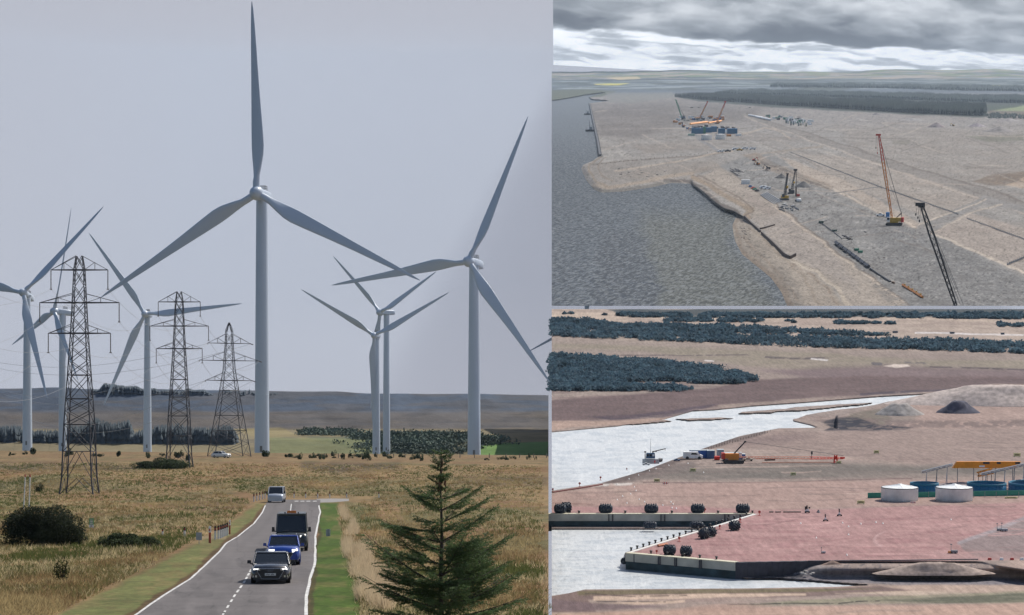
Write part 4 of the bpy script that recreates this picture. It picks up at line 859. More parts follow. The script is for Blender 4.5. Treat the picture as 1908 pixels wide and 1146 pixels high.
    P_([(1028, 168), (1090, 166), (1150, 170), (1120, 180), (1060, 184), (1028, 190), (900, 190), (900, 168)], (98, 104, 84), 1.5, .95); P_([(1130, 172), (1250, 172), (1262, 182), (1180, 192), (1135, 190)], (140, 140, 134), 3, .7)
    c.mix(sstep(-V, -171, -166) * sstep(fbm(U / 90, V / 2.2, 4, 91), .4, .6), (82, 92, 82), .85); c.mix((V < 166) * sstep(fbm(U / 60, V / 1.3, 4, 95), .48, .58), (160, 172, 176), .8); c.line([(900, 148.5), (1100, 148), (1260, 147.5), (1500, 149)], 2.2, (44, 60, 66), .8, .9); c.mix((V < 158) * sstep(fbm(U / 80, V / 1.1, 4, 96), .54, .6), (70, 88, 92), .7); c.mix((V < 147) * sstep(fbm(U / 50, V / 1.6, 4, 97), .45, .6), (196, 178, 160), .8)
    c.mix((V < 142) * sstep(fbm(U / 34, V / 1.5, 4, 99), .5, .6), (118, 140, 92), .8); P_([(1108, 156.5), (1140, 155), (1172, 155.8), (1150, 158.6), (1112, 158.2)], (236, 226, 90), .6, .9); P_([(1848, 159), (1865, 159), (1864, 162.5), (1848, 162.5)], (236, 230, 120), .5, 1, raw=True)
    P_([(1130, 143), (1190, 139), (1196, 145), (1150, 148)], (226, 206, 160), 1, .8); P_([(1838, 194), (1915, 196), (2050, 199), (2050, 210), (1845, 206)], (148, 160, 116), 1, .95); P_([(1838, 206), (2050, 210), (2050, 221), (1840, 218)], (110, 96, 76), 1.5, .8, noise=.4, ns=(10, 3))
    P_([(1256, 182), (1300, 188), (1450, 200), (1640, 211), (1832, 219), (1836, 208), (1908, 196), (2050, 199), (2050, 186), (1700, 178), (1400, 170), (1300, 174)], (58, 70, 64), 1.5, .9)
    # hills: raise the far rim
    
    Vr = np.where(V < 150, 150 - (150 - V) * ((150 - ridge[None]) / 25), V)
    P = PEN.P(U, V, h); Y = P[..., 1]; P[..., 2] = np.where(V < 150, (HOR - Vr) / F * Y + CZ, P[..., 2])
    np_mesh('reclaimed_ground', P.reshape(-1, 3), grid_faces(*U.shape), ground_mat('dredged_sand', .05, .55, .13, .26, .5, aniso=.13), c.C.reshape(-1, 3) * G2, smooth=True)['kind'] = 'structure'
    # water
    us = np.concatenate([[1028.0], np.arange(1030, 1480, 3.0)]); vs = np.arange(570.0, 169, -2.0); U, V = np.meshgrid(us, vs); c = Canvas(U, V, (62, 72, 80), warp=8, seed=33, ws=60)
    c.mix(sstep(-V, -330, -200), (112, 122, 132)); P_ = c.poly; P_([(1200, 400), (1367, 398), (1363, 450), (1400, 496), (1470, 600), (1230, 600), (1225, 540), (1205, 460)], (88, 87, 66), 26, .9); P_([(1100, 600), (1120, 440), (1180, 425), (1210, 470), (1226, 540), (1228, 600)], (36, 44, 52), 8, .8)  # dark patch is a difference in reflection, painted into the water colour
    P = PEN.P(U, V, -4.0); keep = c.sdf(WATER_B, raw=True) > -14
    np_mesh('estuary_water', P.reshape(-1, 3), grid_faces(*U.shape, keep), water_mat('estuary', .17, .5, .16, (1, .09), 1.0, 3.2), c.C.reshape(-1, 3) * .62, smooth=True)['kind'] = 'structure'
    # pine forest on the far side, in three blocks
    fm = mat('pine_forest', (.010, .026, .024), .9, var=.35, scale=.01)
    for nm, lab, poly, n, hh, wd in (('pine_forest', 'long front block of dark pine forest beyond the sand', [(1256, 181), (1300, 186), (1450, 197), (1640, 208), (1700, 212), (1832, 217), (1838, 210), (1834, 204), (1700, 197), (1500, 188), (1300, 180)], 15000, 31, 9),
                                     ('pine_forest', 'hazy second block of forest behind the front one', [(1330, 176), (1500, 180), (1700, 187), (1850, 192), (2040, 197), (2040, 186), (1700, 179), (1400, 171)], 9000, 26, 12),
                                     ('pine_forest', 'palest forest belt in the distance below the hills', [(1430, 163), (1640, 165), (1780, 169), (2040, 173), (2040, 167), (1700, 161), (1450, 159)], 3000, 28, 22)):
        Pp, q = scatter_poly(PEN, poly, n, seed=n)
        if n != 15000: fm = mat('hazed_forest', (.05, .075, .07), .9, var=.3, scale=.01)  # rear blocks: distance haze painted in as a paler tree colour
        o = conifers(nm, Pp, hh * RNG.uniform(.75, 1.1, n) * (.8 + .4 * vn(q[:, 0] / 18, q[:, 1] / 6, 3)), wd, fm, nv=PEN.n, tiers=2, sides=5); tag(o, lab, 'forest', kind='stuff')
    Pp, q = scatter_poly(PEN, [(1834, 216), (1850, 211), (1930, 216), (2040, 220), (2040, 224), (1840, 221)], 420, seed=77); o = conifers('scrub_trees', Pp, 9 * RNG.uniform(.5, 1.1, 420), 9, fm, nv=PEN.n, tiers=2); tag(o, 'scrubby low trees right of the forest corner', 'scrub', kind='stuff')
    # cloudy sky over the estuary: far beyond the hills
    us = np.concatenate([[1028.0], np.arange(1030, 1910, 2.0), np.arange(1920, 2500, 20.0)]); vs = np.concatenate([np.arange(150, -20, -1.0), np.arange(-24, -900, -12.0)]); U, V = np.meshgrid(us, vs); e = np.clip(150 - V, 8, 2000)
    Xc = (U - 1468) / e * 2.2; Yc = 420 / e; a = fbm(Xc * .75 + 3, Yc * 2.0, 6, 3, .55); b = fbm(Xc * 2.2, Yc * 5.5, 5, 13, .55); st_ = fbm((U - 1000) / 150, V / 5.5, 5, 23, .6); bil = fbm((U) / 52, V / 17, 5, 29, .55); wav = fbm(U / 120 + 4, V / 22, 4, 53)
    wx = U + 60 * (fbm(U / 90, V / 25, 4, 301) - .5); wy = V + 16 * (fbm(U / 70, V / 20, 4, 303) - .5)
    t1 = fbm(wx / 230 + .7, wy / 62, 5, 311, .5) - .5; t2 = fbm(wx / 80, wy / 27, 5, 313, .5) - .5; t3 = fbm(wx / 26, wy / 12, 4, 315, .55) - .5
    g = .50 + 1.05 * t1 + .5 * t2 + .16 * t3 - .24 * sstep(V, 38, 74) * (1 - .4 * sstep(U, 1500, 1800)) + .16 * sstep(-V, -60, 10)
    top = 1 - sstep(wy + 6 * t2 * 4 - 3 * np.sin((U - 1100) / 170.0), 74, 82); st_ = fbm(wx / 80 + 5, wy / 10, 6, 321, .55); lowb = .90 - .42 * sstep(st_, .42, .72) + .25 * t3
    g = np.clip(g, .12, .95) * top + np.clip(lowb, .40, 1.0) * (1 - top); top = 1 - top
    ra = np.array([L(84, 92, 104), L(118, 125, 136), L(168, 175, 184), L(224, 229, 236), L(250, 252, 254)]); xs = [0, .25, .5, .78, 1]
    Cc = np.stack([np.interp(g, xs, ra[:, i]) for i in range(3)], -1) * (.84 + .30 * top)[..., None]
    y = 26000.0; P = np.stack([(U - CX) / F * y, y + (U - 1400) * 2.0 - np.abs(V) * 2, (HOR - V) / F * y + CZ], -1)
    m = bpy.data.materials.new('overcast_sky'); m.use_nodes = True; n = m.node_tree; n.nodes.clear(); at = n.nodes.new('ShaderNodeAttribute'); at.attribute_name = 'Col'; em = n.nodes.new('ShaderNodeEmission'); ou = n.nodes.new('ShaderNodeOutputMaterial'); em.inputs[1].default_value = SKY2; n.links.new(at.outputs[0], em.inputs[0]); n.links.new(em.outputs[0], ou.inputs[0])
    np_mesh('sky', P.reshape(-1, 3), grid_faces(*U.shape), m, Cc.reshape(-1, 3), smooth=True)['kind'] = 'structure'
SKY2 = 1.1
def water_mat(name, s1, s2, rough, sc_, bump=.8, bd=1.2, spec=.12, ang=25, refl=.24, glint=.42, clo=.3, chi=.7, cstr=13, crot=-13, glint_col=(.29, .305, .31, 1)):
    m = bpy.data.materials.new(name); m.use_nodes = True; n = m.node_tree; p = n.nodes['Principled BSDF']; p.inputs['Roughness'].default_value = rough; p.inputs['IOR'].default_value = 1.33; p.inputs['Specular IOR Level'].default_value = spec
    at = n.nodes.new('ShaderNodeAttribute'); at.attribute_name = 'Col'; tc = n.nodes.new('ShaderNodeTexCoord'); prev = None
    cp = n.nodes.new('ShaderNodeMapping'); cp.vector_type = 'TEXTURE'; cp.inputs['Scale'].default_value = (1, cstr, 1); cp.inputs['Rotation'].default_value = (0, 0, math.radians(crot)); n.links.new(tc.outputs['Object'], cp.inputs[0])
    cn = n.nodes.new('ShaderNodeTexNoise'); cn.inputs['Scale'].default_value = glint; cn.inputs['Detail'].default_value = 5; cn.inputs['Roughness'].default_value = .7; cn.inputs['Distortion'].default_value = .25; n.links.new(cp.outputs[0], cn.inputs[0])
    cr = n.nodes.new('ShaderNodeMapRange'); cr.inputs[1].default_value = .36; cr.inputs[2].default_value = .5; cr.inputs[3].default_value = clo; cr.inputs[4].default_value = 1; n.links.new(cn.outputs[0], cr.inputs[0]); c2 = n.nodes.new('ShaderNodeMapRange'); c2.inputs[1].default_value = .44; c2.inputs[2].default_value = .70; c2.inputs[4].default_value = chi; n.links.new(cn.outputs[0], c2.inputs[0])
    cs = n.nodes.new('ShaderNodeVectorMath'); cs.operation = 'SCALE'; n.links.new(at.outputs['Color'], cs.inputs[0]); n.links.new(cr.outputs[0], cs.inputs[3]); cm = n.nodes.new('ShaderNodeMix'); cm.data_type = 'RGBA'; n.links.new(c2.outputs[0], cm.inputs[0]); n.links.new(cs.outputs[0], cm.inputs[6]); cm.inputs[7].default_value = glint_col; mxc = cm.outputs[2]  # ripple glitter painted into the base colour, pale glints and darker troughs
    for s_, dist in ((s1, bd), (s2, bd * .25)):
        mp = n.nodes.new('ShaderNodeMapping'); mp.inputs['Scale'].default_value = (sc_[0], sc_[1], 1); mp.inputs['Rotation'].default_value = (0, 0, math.radians(ang)); n.links.new(tc.outputs['Object'], mp.inputs[0]); nz = n.nodes.new('ShaderNodeTexNoise'); nz.inputs['Scale'].default_value = s_; nz.inputs['Detail'].default_value = 4; nz.inputs['Distortion'].default_value = .6; n.links.new(mp.outputs[0], nz.inputs[0])
        b = n.nodes.new('ShaderNodeBump'); b.inputs['Strength'].default_value = bump; b.inputs['Distance'].default_value = dist; n.links.new(nz.outputs[0], b.inputs['Height'])
        if prev: n.links.new(prev.outputs[0], b.inputs['Normal'])
        prev = b
    o = n.nodes['Material Output']; df = n.nodes.new('ShaderNodeBsdfDiffuse'); gs = n.nodes.new('ShaderNodeBsdfGlossy'); gs.inputs['Roughness'].default_value = rough; mxs = n.nodes.new('ShaderNodeMixShader'); mxs.inputs[0].default_value = refl
    n.links.new(mxc, df.inputs[0]); n.links.new(prev.outputs[0], gs.inputs['Normal']); n.links.new(df.outputs[0], mxs.inputs[1]); n.links.new(gs.outputs[0], mxs.inputs[2]); n.links.new(mxs.outputs[0], o.inputs[0]); n.nodes.remove(p); return m

# ---- shared builders for the two building sites
def C_(name, rgb, **k): return mat('paint_' + name, rgb, k.pop('rough', .5), var=k.pop('var', .12), scale=k.pop('scale', .8), **k)
YEL = C_('yellow', (.55, .33, .03)); ORG = C_('orange', (.62, .22, .03)); REDP = C_('red', (.55, .05, .03)); BLK = C_('dark_steel', (.03, .033, .04)); WHT = C_('site_white', (.86, .87, .87)); BLU = C_('site_blue', (.02, .09, .26)); GRN = C_('site_green', (.03, .22, .13)); GRY = C_('steel_grey', (.25, .27, .29)); TEA = C_('teal', (.005, .13, .27)); RUS = C_('rusty_steel', (.07, .045, .035)); GLA = mat('cab_glass', (.02, .03, .04), .1, var=0); RUB = C_('rubber', (.02, .022, .026), rough=.7)
def crawler(label, fr, u, v, tip, sz, cols, group=None, yaw=0, y=None, mast=True, name='crawler_crane', hook=True, bw=None, lean=0):
    """tracked crane: sz = track length in px, tip = boom tip relative to the foot in px"""
    k = fr.k(u, v); root = thing(name, label, 'crane', fr.M(u, v), group); s = sz; cz = math.cos(math.radians(yaw)); sn = math.sin(math.radians(yaw)); rz = math.radians(yaw)
    R = lambda x, y_, z: (x * cz - y_ * sn, x * sn + y_ * cz, z)
    for sy in (-1, 1):
        t = MB(k); t.loft([[R(x, sy * s * .3 + o, z) for x, z in ((-s * .5, s * .06), (-s * .44, 0), (s * .44, 0), (s * .5, s * .06), (s * .5, s * .12), (s * .44, s * .17), (-s * .44, s * .17), (-s * .5, s * .12))] for o in (-s * .1, s * .1)], smooth=False); t.build('track', BLK, root)
    b = MB(k); b.box(R(0, 0, s * .2), (s * .5, s * .4, s * .08), rz); b.box(R(s * .08, 0, s * .36), (s * .7, s * .38, s * .24), rz); b.build('body', cols[0], root)
    cb = MB(k); cb.box(R(-s * .35, -s * .2, s * .38), (s * .2, s * .2, s * .28), rz, tx=.85); co = cb.build('cab', WHT, root); gl = MB(k); gl.box(R(-s * .35, -s * .305, s * .42), (s * .15, s * .02, s * .15), rz); gl.build('cab_window', GLA, co)
    cw = MB(k); cw.box(R(s * .5, 0, s * .36), (s * .16, s * .5, s * .3), rz); cw.build('counterweight', cols[1], root)
    foot = Vector((-s * .12, 0, s * .3)); tp = Vector((tip[0], lean, tip[1])); bw = bw or s * .16; ln = (tp - foot).length; mid = foot.lerp(tp, .7); n = max(6, int(ln / (bw * 1.3)))
    rr = max(.42, bw * .11)
    bm = MB(k); bm.lattice(foot, mid, bw * .5, bw, int(n * .7), rr); bo = bm.build('boom', cols[2], root); b2 = MB(k); b2.lattice(mid, tp, bw, bw * .5, max(3, int(n * .3)), rr); b2.build('boom_top', cols[3], bo)
    hd = MB(k); hd.box(tuple(tp + Vector((-bw * .3, 0, bw * .2))), (bw * 1.9, bw * .5, bw * .7)); hd.build('boom_head', cols[3], bo)
    ms = Vector((s * .42, 0, s * .75)) if mast else None
    if mast:
        mm = MB(k)
        for sy in (-.12, .12): mm.cyl(R(s * .1, s * sy, s * .45), (ms.x, s * sy, ms.z), rr * 1.1, rr, 5); mm.cyl((ms.x, s * sy, ms.z), R(s * .45, s * sy, s * .45), rr * .6, rr * .6, 4)
        mm.build('mast', BLK, root)
        for sy in (-.08, .08): pl = MB(k); pl.cyl(tuple(tp), (ms.x, s * sy, ms.z), rr * .42, rr * .42, 4); pl.build('pendant_line', BLK, root)
        pl = MB(k); pl.cyl(tuple(foot.lerp(tp, .55)), (ms.x + s * .04, 0, ms.z), rr * .38, rr * .38, 4); pl.build('pendant_line', BLK, root)
    if hook:
        for dx, l_ in ((-bw * 1.05, ln * .13), (-bw * .45, ln * .19)): hk = MB(k); q = tp + Vector((dx, 0, 0)); hk.cyl(tuple(q), (q.x, q.y, q.z - l_), rr * .3, rr * .3, 4); hk.lathe([(0, 0), (bw * .16, -bw * .2), (bw * .16, -bw * .6), (0, -bw * .9)], 8, (q.x, q.y, q.z - l_)); hk.build('hook_block', BLK if dx < -bw else cols[3], root)
    return root
def box_unit(name, label, cat, fr, u, v, w_, d, h, m, yaw=0, group=None, roof=None, ribs=6, door=True, win=0):
    k = fr.k(u, v); root = thing(name, label, cat, fr.M(u, v, yaw), group); b = MB(k); b.box((0, 0, h / 2), (w_, d, h))
    for i in range(ribs): b.box((-w_ / 2 + w_ * (i + .5) / ribs, -d / 2 - w_ * .004, h * .5), (w_ / ribs * .35, w_ * .012, h * .88))
    b.build('shell', m, root); r = MB(k); r.box((0, 0, h + h * .03), (w_ * 1.02, d * 1.02, h * .06)); r.build('roof', roof or m, root)
    if door: q = MB(k); q.box((w_ / 2 + w_ * .006, 0, h * .47), (w_ * .012, d * .8, h * .86)); q.build('door', roof or GRY, root)
    for i in range(win): q = MB(k); q.box((-w_ * .3 + w_ * .6 * i / max(1, win - 1), -d / 2 - w_ * .02, h * .58), (w_ * .13, w_ * .015, h * .34)); q.build('window', GLA if roof is None else roof, root)
    return root
def tank(label, fr, u, v, w_, h, m, group, roofh=.12, n=40):
    k = fr.k(u, v); root = thing('storage_tank', label, 'storage tank', fr.M(u, v), group); r = w_ / 2; b = MB(k); prof = [(r, 0)]
    for i in range(1, 7): prof += [(r, h * i / 6 - h * .012), (r * 1.006, h * i / 6)]
    b.lathe([(r * .001, 0)] + prof, n)
    for i in range(24): a = 2 * math.pi * i / 24; b.cyl((r * math.cos(a), r * math.sin(a), 0), (r * math.cos(a), r * math.sin(a), h), w_ * .003, w_ * .003, 4)
    b.build('shell', m, root); b = MB(k); b.lathe([(r * 1.012, h * .97), (r * 1.015, h * 1.01), (r * .97, h * 1.03)], n); b.build('rim', BLK, root)
    b = MB(k); b.lathe([(r * 1.0, h * 1.015), (r * .5, h + w_ * roofh * .55), (r * .12, h + w_ * roofh), (r * .11, h + w_ * roofh * 1.15), (0, h + w_ * roofh * 1.15)], n)
    for i in range(12): a = 2 * math.pi * i / 12; b.cyl((r * .99 * math.cos(a), r * .99 * math.sin(a), h * 1.02), (r * .12 * math.cos(a), r * .12 * math.sin(a), h + w_ * roofh), w_ * .004, w_ * .004, 4)
    b.build('roof', WHT, root); return root
def heap(name, label, fr, u, v, w_, h, col, seed, dk=.35, group=None, top=.0, cat='spoil heap', hh=0.0):
    k = fr.k(u, v); n = 40; V = []; r_ = np.random.default_rng(seed); t = np.linspace(0, 1, 14); a = np.linspace(0, 2 * np.pi, n, endpoint=False); T, A = np.meshgrid(t, a, indexing='ij')
    nz = fbm(np.cos(A) * 2.2 + seed, np.sin(A) * 2.2 + T * 3, 4, seed); R_ = T * (.85 + .35 * nz); Z = np.clip((1 - T) / (1 - top + 1e-6), 0, 1) ** 1.05 * (1 + .22 * (fbm(np.cos(A) * T * 5, np.sin(A) * T * 5, 4, seed + 3) - .5)); Z[-1] = -.05
    V = np.stack([np.cos(A) * R_ * w_ / 2, np.sin(A) * R_ * w_ / 2 * dk * 2, Z * h], -1) * k; i = np.arange(13 * n); rr = i // n; cc = i % n; f = np.stack([rr * n + cc, rr * n + (cc + 1) % n, (rr + 1) * n + (cc + 1) % n, (rr + 1) * n + cc], -1)[:, ::-1]
    o = np_mesh(name, V.reshape(-1, 3), f, mat('heap_%d_%d_%d' % tuple(int(c * 100) for c in col), col, .95, var=.3, scale=.4 / k * .3, bump=.6), M=fr.M(u, v, 0, hh), smooth=True); return tag(o, label, cat, group)
def lying(name, label, cat, fr, pts, r_, m, group=None, n=6, up=None, gap=0):
    """tubes or beams lying on the ground along a pixel path"""
    mb = MB(); o = Vector(fr.P(pts[0][0], pts[0][1])); k = fr.k(*pts[0]); Q = [Vector(fr.P(*p)) - o + fr.nv * (r_ * k if up is None else up * k) for p in pts]
    for a, b in zip(Q[:-1], Q[1:]): mb.cyl(tuple(a), tuple(b), r_ * k, r_ * k, n, smooth=n > 5)
    ob = mb.build(name, m); ob.location = o; return tag(ob, label, cat, group)
def wall_px(name, label, cat, fr, pts, h0, h1, m, th=1.0, group=None, corr=0.0, parts=None):
    """upright wall following a pixel path; heights are metres above the level of the ground sheet"""
    root = thing(name, label, cat, Matrix.Translation(Vector(fr.P(*pts[0]))), group); o = Vector(fr.P(*pts[0])); Q = [Vector(fr.P(*p)) - o for p in pts]; V = []; Fc = []; mb = MB(); R_ = []
    for i, (a, b) in enumerate(zip(Q[:-1], Q[1:])):
        d = (b - a); n = max(1, int(d.length / (corr * 2))) if corr else 1; s_ = d.cross(fr.nv).normalized()
        for j in range(n + (1 if i == len(Q) - 2 else 0)): R_.append((a.lerp(b, j / n), s_, j))
    for q, s_, j in R_:
        off = (corr * .7 if j % 2 else 0); o1 = q + s_ * (off); o2 = o1 - s_ * th
        mb.v += [tuple(o1 + fr.nv * h0), tuple(o1 + fr.nv * h1), tuple(o2 + fr.nv * h1), tuple(o2 + fr.nv * h0)]
    n = len(R_)
    for i in range(n - 1):
        for j in range(4): mb.f.append((i * 4 + j, i * 4 + (j + 1) % 4, i * 4 + 4 + (j + 1) % 4, i * 4 + 4 + j)); mb.mi.append(0); mb.sm.append(False)
    for e in (0, n - 1): mb.f.append(tuple(e * 4 + j for j in range(4))); mb.mi.append(0); mb.sm.append(False)
    mb.build('wall_face', m, root); return root
def digger(label, fr, u, v, s, m, flip=1, group=None, yaw=0, drill=None):
    k = fr.k(u, v); root = thing('excavator' if not drill else 'drilling_rig', label, 'excavator' if not drill else 'drilling rig', fr.M(u, v, yaw), group)
    for sy in (-1, 1): t = MB(k); t.loft([[(x, sy * s * .24 + o, z) for x, z in ((-s * .5, s * .08), (-s * .42, 0), (s * .42, 0), (s * .5, s * .08), (s * .42, s * .2), (-s * .42, s * .2))] for o in (-s * .08, s * .08)], smooth=False); t.build('track', BLK, root)
    b = MB(k); b.box((flip * s * .1, 0, s * .38), (s * .75, s * .5, s * .3)); b.build('body', m, root); c = MB(k); c.box((-flip * s * .2, -s * .15, s * .55), (s * .25, s * .22, s * .35), tx=.85); c.build('cab', GLA, root)
    if not drill:
        a = MB(k); a.cyl((-flip * s * .2, s * .1, s * .45), (-flip * s * .75, s * .1, s * 1.05), s * .07, s * .06, 5); a.cyl((-flip * s * .75, s * .1, s * 1.05), (-flip * s * 1.05, s * .1, s * .4), s * .06, s * .05, 5); a.build('arm', m, root); b2 = MB(k); b2.box((-flip * s * 1.05, s * .1, s * .28), (s * .22, s * .3, s * .26), tx=.7); b2.build('bucket', BLK, root)
    else:
        dx, dz = drill; a = MB(k); a.lattice((0, 0, s * .3), (dx, 0, dz), s * .18, s * .12, 10, s * .028); a.cyl((s * .12, 0, s * .3), (dx + s * .02, 0, dz), s * .025, s * .025, 5); a.build('mast', BLK, root); h = MB(k); h.box((dx, 0, dz + s * .05), (s * .26, s * .15, s * .12)); h.build('mast_head', BLK, root)
        d = MB(k); d.lathe([(0, 0), (s * .13, s * .04), (s * .13, s * .3), (0, s * .34)], 10, (dx * .6 + s * .1, -s * .1, dz * .45)); d.build('rotary_drive', YEL, root); st = MB(k); st.cyl((s * .3, 0, s * .5), (dx * .7, 0, dz * .7), s * .035, s * .03, 5); st.build('stay', BLK, root)
    return root
def small_vehicle(label, cat, fr, u, v, ln, m, yaw=0, kind='pickup', group=None, h=0.0):
    k = fr.k(u, v); root = thing(kind, label, cat, fr.M(u, v, yaw, h), group); W = ln * .4; H = ln * .36; b = MB(k)
    if kind in ('pickup', 'car', 'truck'):
        b.loft([[(x, y_, z) for y_, z in ((-W / 2, H * .2), (W / 2, H * .2), (W / 2, H * zt), (-W / 2, H * zt))] for x, zt in ((-ln * .5, .5), (-ln * .48, .6), (-ln * .2, .66), (ln * .5, .66 if kind != 'car' else .6))], smooth=False)
        b.loft([[(x0, y_ * W / 2, z * H) for x0, z in ((-ln * .24 + (.1 * ln if t else 0), .64 if not t else 1.0),)] for t in (0,) for y_ in (0,)] and [[(x, y_ * W * .45, z) for x, z in ((-ln * .27, H * .62), (-ln * .13, H), (ln * (.1 if kind != 'car' else .25), H), (ln * (.16 if kind != 'car' else .42), H * .62))] for y_ in (-1, 1)], smooth=False)
    else:
        b.loft([[(x, y_ * W / 2, z) for x, z in ((-ln * .5, H * .2), (-ln * .5, H * .55), (-ln * .36, H * .68), (-ln * .26, H * 1.05), (ln * .5, H * 1.08), (ln * .5, H * .2))] for y_ in (-1, 1)], smooth=False)
    b.build('body', m, root); g = MB(k); g.loft([[(x, y_ * W * .505 if kind not in ('pickup', 'car', 'truck') else y_ * W * .455, z) for x, z in ((-ln * .24, H * .68), (-ln * .14, H * .95), (ln * .08, H * .95), (ln * .12, H * .68))] for y_ in (-1, 1)], smooth=False); g.build('window_glass', GLA, root)
    for sx in (-.32, .3):
        for sy in (-1, 1): w_ = MB(k); w_.cyl((sx * ln, sy * W * .42, H * .22), (sx * ln, sy * W * .52, H * .22), H * .22, H * .22, 12); w_.build('wheel', RUB, root)
    if kind == 'pickup': t = MB(k); t.box((ln * .33, 0, H * .665), (ln * .3, W * .8, H * .02)); t.build('load_bed', BLK, root)
    return root
def build_pen_things():
    F2 = PEN
    crawler('tall orange crawler crane with red boom top and red counterweight on the grey ground', F2, 1666, 420, (-33, 166), 30, (YEL, REDP, ORG, REDP), yaw=-14)
    # dark crane whose lower works stand below the frame
    k = PEN.k(1780, 569.5); root = crawler('dark steel lattice crane boom rising from the bottom right corner of the aerial view', F2, 1781, 569.5, (-70, 186), 3, (BLK, BLK, BLK, BLK), bw=9, hook=False, mast=False)
    for a, b in (((-68, 186), (8, 2)), ((-68, 186), (3, 30)), ((-60, 160), (14, 2))): q = MB(k); q.cyl((a[0], 0, a[1]), (b[0], 0, b[1]), .35, .35, 4); q.build('pendant_line', BLK, root)
    for dx, l_ in ((-76, 18), (-80, 12), (-73, 24)): q = MB(k); q.cyl((dx + 2, 0, 184), (dx, 0, 184 - l_), .25, .25, 4); q.lathe([(0, 0), (1.3, -1), (1.3, -4), (0, -6)], 8, (dx, 0, 184 - l_)); q.build('hook_block', BLK, root)
    q = MB(k); q.box((-70, 0, 185), (12, 4, 6)); q.build('boom_tip', BLK, root)
    crawler('dark green crane leaning left at the far blue sheds', F2, 1272, 223, (-13, 36), 8, (BLK, BLK, GRN, GRN), 'cranes at the blue sheds', bw=1.8, hook=False)
    crawler('thin orange crane in the middle behind the orange gantries', F2, 1304, 222, (14, 32), 7, (ORG, BLK, ORG, REDP), 'cranes at the blue sheds', bw=1.6)
    crawler('red and orange crane standing right at the far blue sheds', F2, 1336, 231, (15, 41), 8, (ORG, BLK, ORG, REDP), 'cranes at the blue sheds', bw=2.2)
    digger('yellow drilling rig with a dark mast, nearer of the pair', F2, 1461, 373, 16, YEL, yaw=20, drill=(6, 48), group='drilling rigs')
    digger('drilling rig with its yellow drive high on the mast, farther of the pair', F2, 1474, 361, 13, BLK, yaw=-20, drill=(7, 42), group='drilling rigs')
    k = F2.k(1482, 365); r_ = thing('drill_pile', 'upright rusty drill pile with a dark crosshead beside the rigs', 'pile', F2.M(1483, 366)); a = MB(k); a.cyl((0, 0, 0), (0, 0, 18), 1.5, 1.5, 8); a.build('casing', RUS, r_); a = MB(k); a.cyl((0, 0, 18), (0, 0, 48), .6, .5, 6); a.build('stem', BLK, r_); a = MB(k); a.box((-2, 0, 49), (7, 3, 3)); a.build('crosshead', BLK, r_); a = MB(k); a.box((4, 0, 2.2), (6, 3, 4.4)); a.build('guard', REDP, r_)
    digger('orange excavator with a raised arm on the grey track', F2, 1412, 308, 8, ORG, 1, yaw=40); digger('dark excavator digging at the spoil bank', F2, 1431, 316, 9, BLK, 1, yaw=-20); digger('red excavator behind the orange one', F2, 1405, 300, 7, REDP, -1)
    small_vehicle('white pickup parked beside the orange crane', 'pickup', F2, 1641, 403, 17, WHT, -14)
    box_unit('blue_container', 'small blue container pair next to the orange crane', 'container', F2, 1654, 405, 7, 7, 9, C_('bright_blue', (.03, .2, .5)), -10, ribs=2)
    box_unit('white_cabin', 'long white cabin at the edge of the sand track', 'cabin', F2, 1389, 343, 16, 14, 7.5, WHT, -6, roof=C_('roof_grey', (.7, .72, .74)))
    for u, v, m, l_, a in ((1398, 349, BLU, 'dark blue car nearest the white cabin', 70), (1403, 352, REDP, 'small red car in the row by the sand track', 60), (1406, 354, GRN, 'dark green car right of the red car', 60), (1410.5, 357, BLK, 'dark blue-black car at the end of the row by the sand track', 60)):
        small_vehicle(l_, 'car', F2, u, v, 11, m, a, 'car', 'cars along the sand track')
    for u, v, l_ in ((1422, 351, 'white van left in the pair by the pipes'), (1429, 353, 'white van right in the pair by the pipes')): small_vehicle(l_, 'van', F2, u, v, 14, WHT, 20, 'van', 'white vans by the pipes')
    k = F2.k(1488, 376); r_ = thing('tanker', 'small round white tanker near the drilling rigs', 'tanker', F2.M(1488, 377, 10)); a = MB(k); a.lathe([(0, -5), (2.6, -4.4), (3.2, -3), (3.2, 3), (2.6, 4.4), (0, 5)], 14, (0, 0, 4), 'x'); a.build('barrel', WHT, r_); a = MB(k); a.box((-5.5, 0, 3), (2, 4, 4)); a.build('cab', BLK, r_); a = MB(k); a.box((0, 0, 1), (9, 4, 1.4)); a.build('chassis', BLK, r_)
    for i in range(5): lying('steel_pipe', 'long pale grey pipe, number %s from the sand track in the stack of five' % ('first second third fourth fifth'.split()[i]), 'pipe', F2, [(1417 + i * 3.0, 363 - i * .9), (1443 + i * 3.4, 381 - i * 1.3)], .8, C_('pipe_grey', (.42, .44, .46)), 'five long grey pipes')
    r = random.Random(5)
    for i in range(34):
        u, v = 1446 + r.uniform(0, 36), 380 + r.uniform(0, 12); l_ = r.uniform(2, 7); s_ = r.choice([-.35, .45, .1]); lying('steel_offcut', 'dark steel offcut in the scattered pile below the pipes', 'steel offcut', F2, [(u, v), (u + l_, v + l_ * s_)], r.uniform(.5, 1.0), BLK if r.random() < .7 else GRY, 'dark steel offcuts below the pipes', 4)
    for i in range(22):
        u, v = 1360 + r.uniform(0, 24), 313 + r.uniform(0, 12) ; l_ = r.uniform(2, 6); lying('timber_baulk', 'brown timber in the scattered pile at the top of the sand track', 'timber', F2, [(u, v + (u - 1360) * .1), (u + l_, v + (u - 1360) * .1 + l_ * .5)], .6, RUS, 'scattered timbers at the top of the sand track', 4)
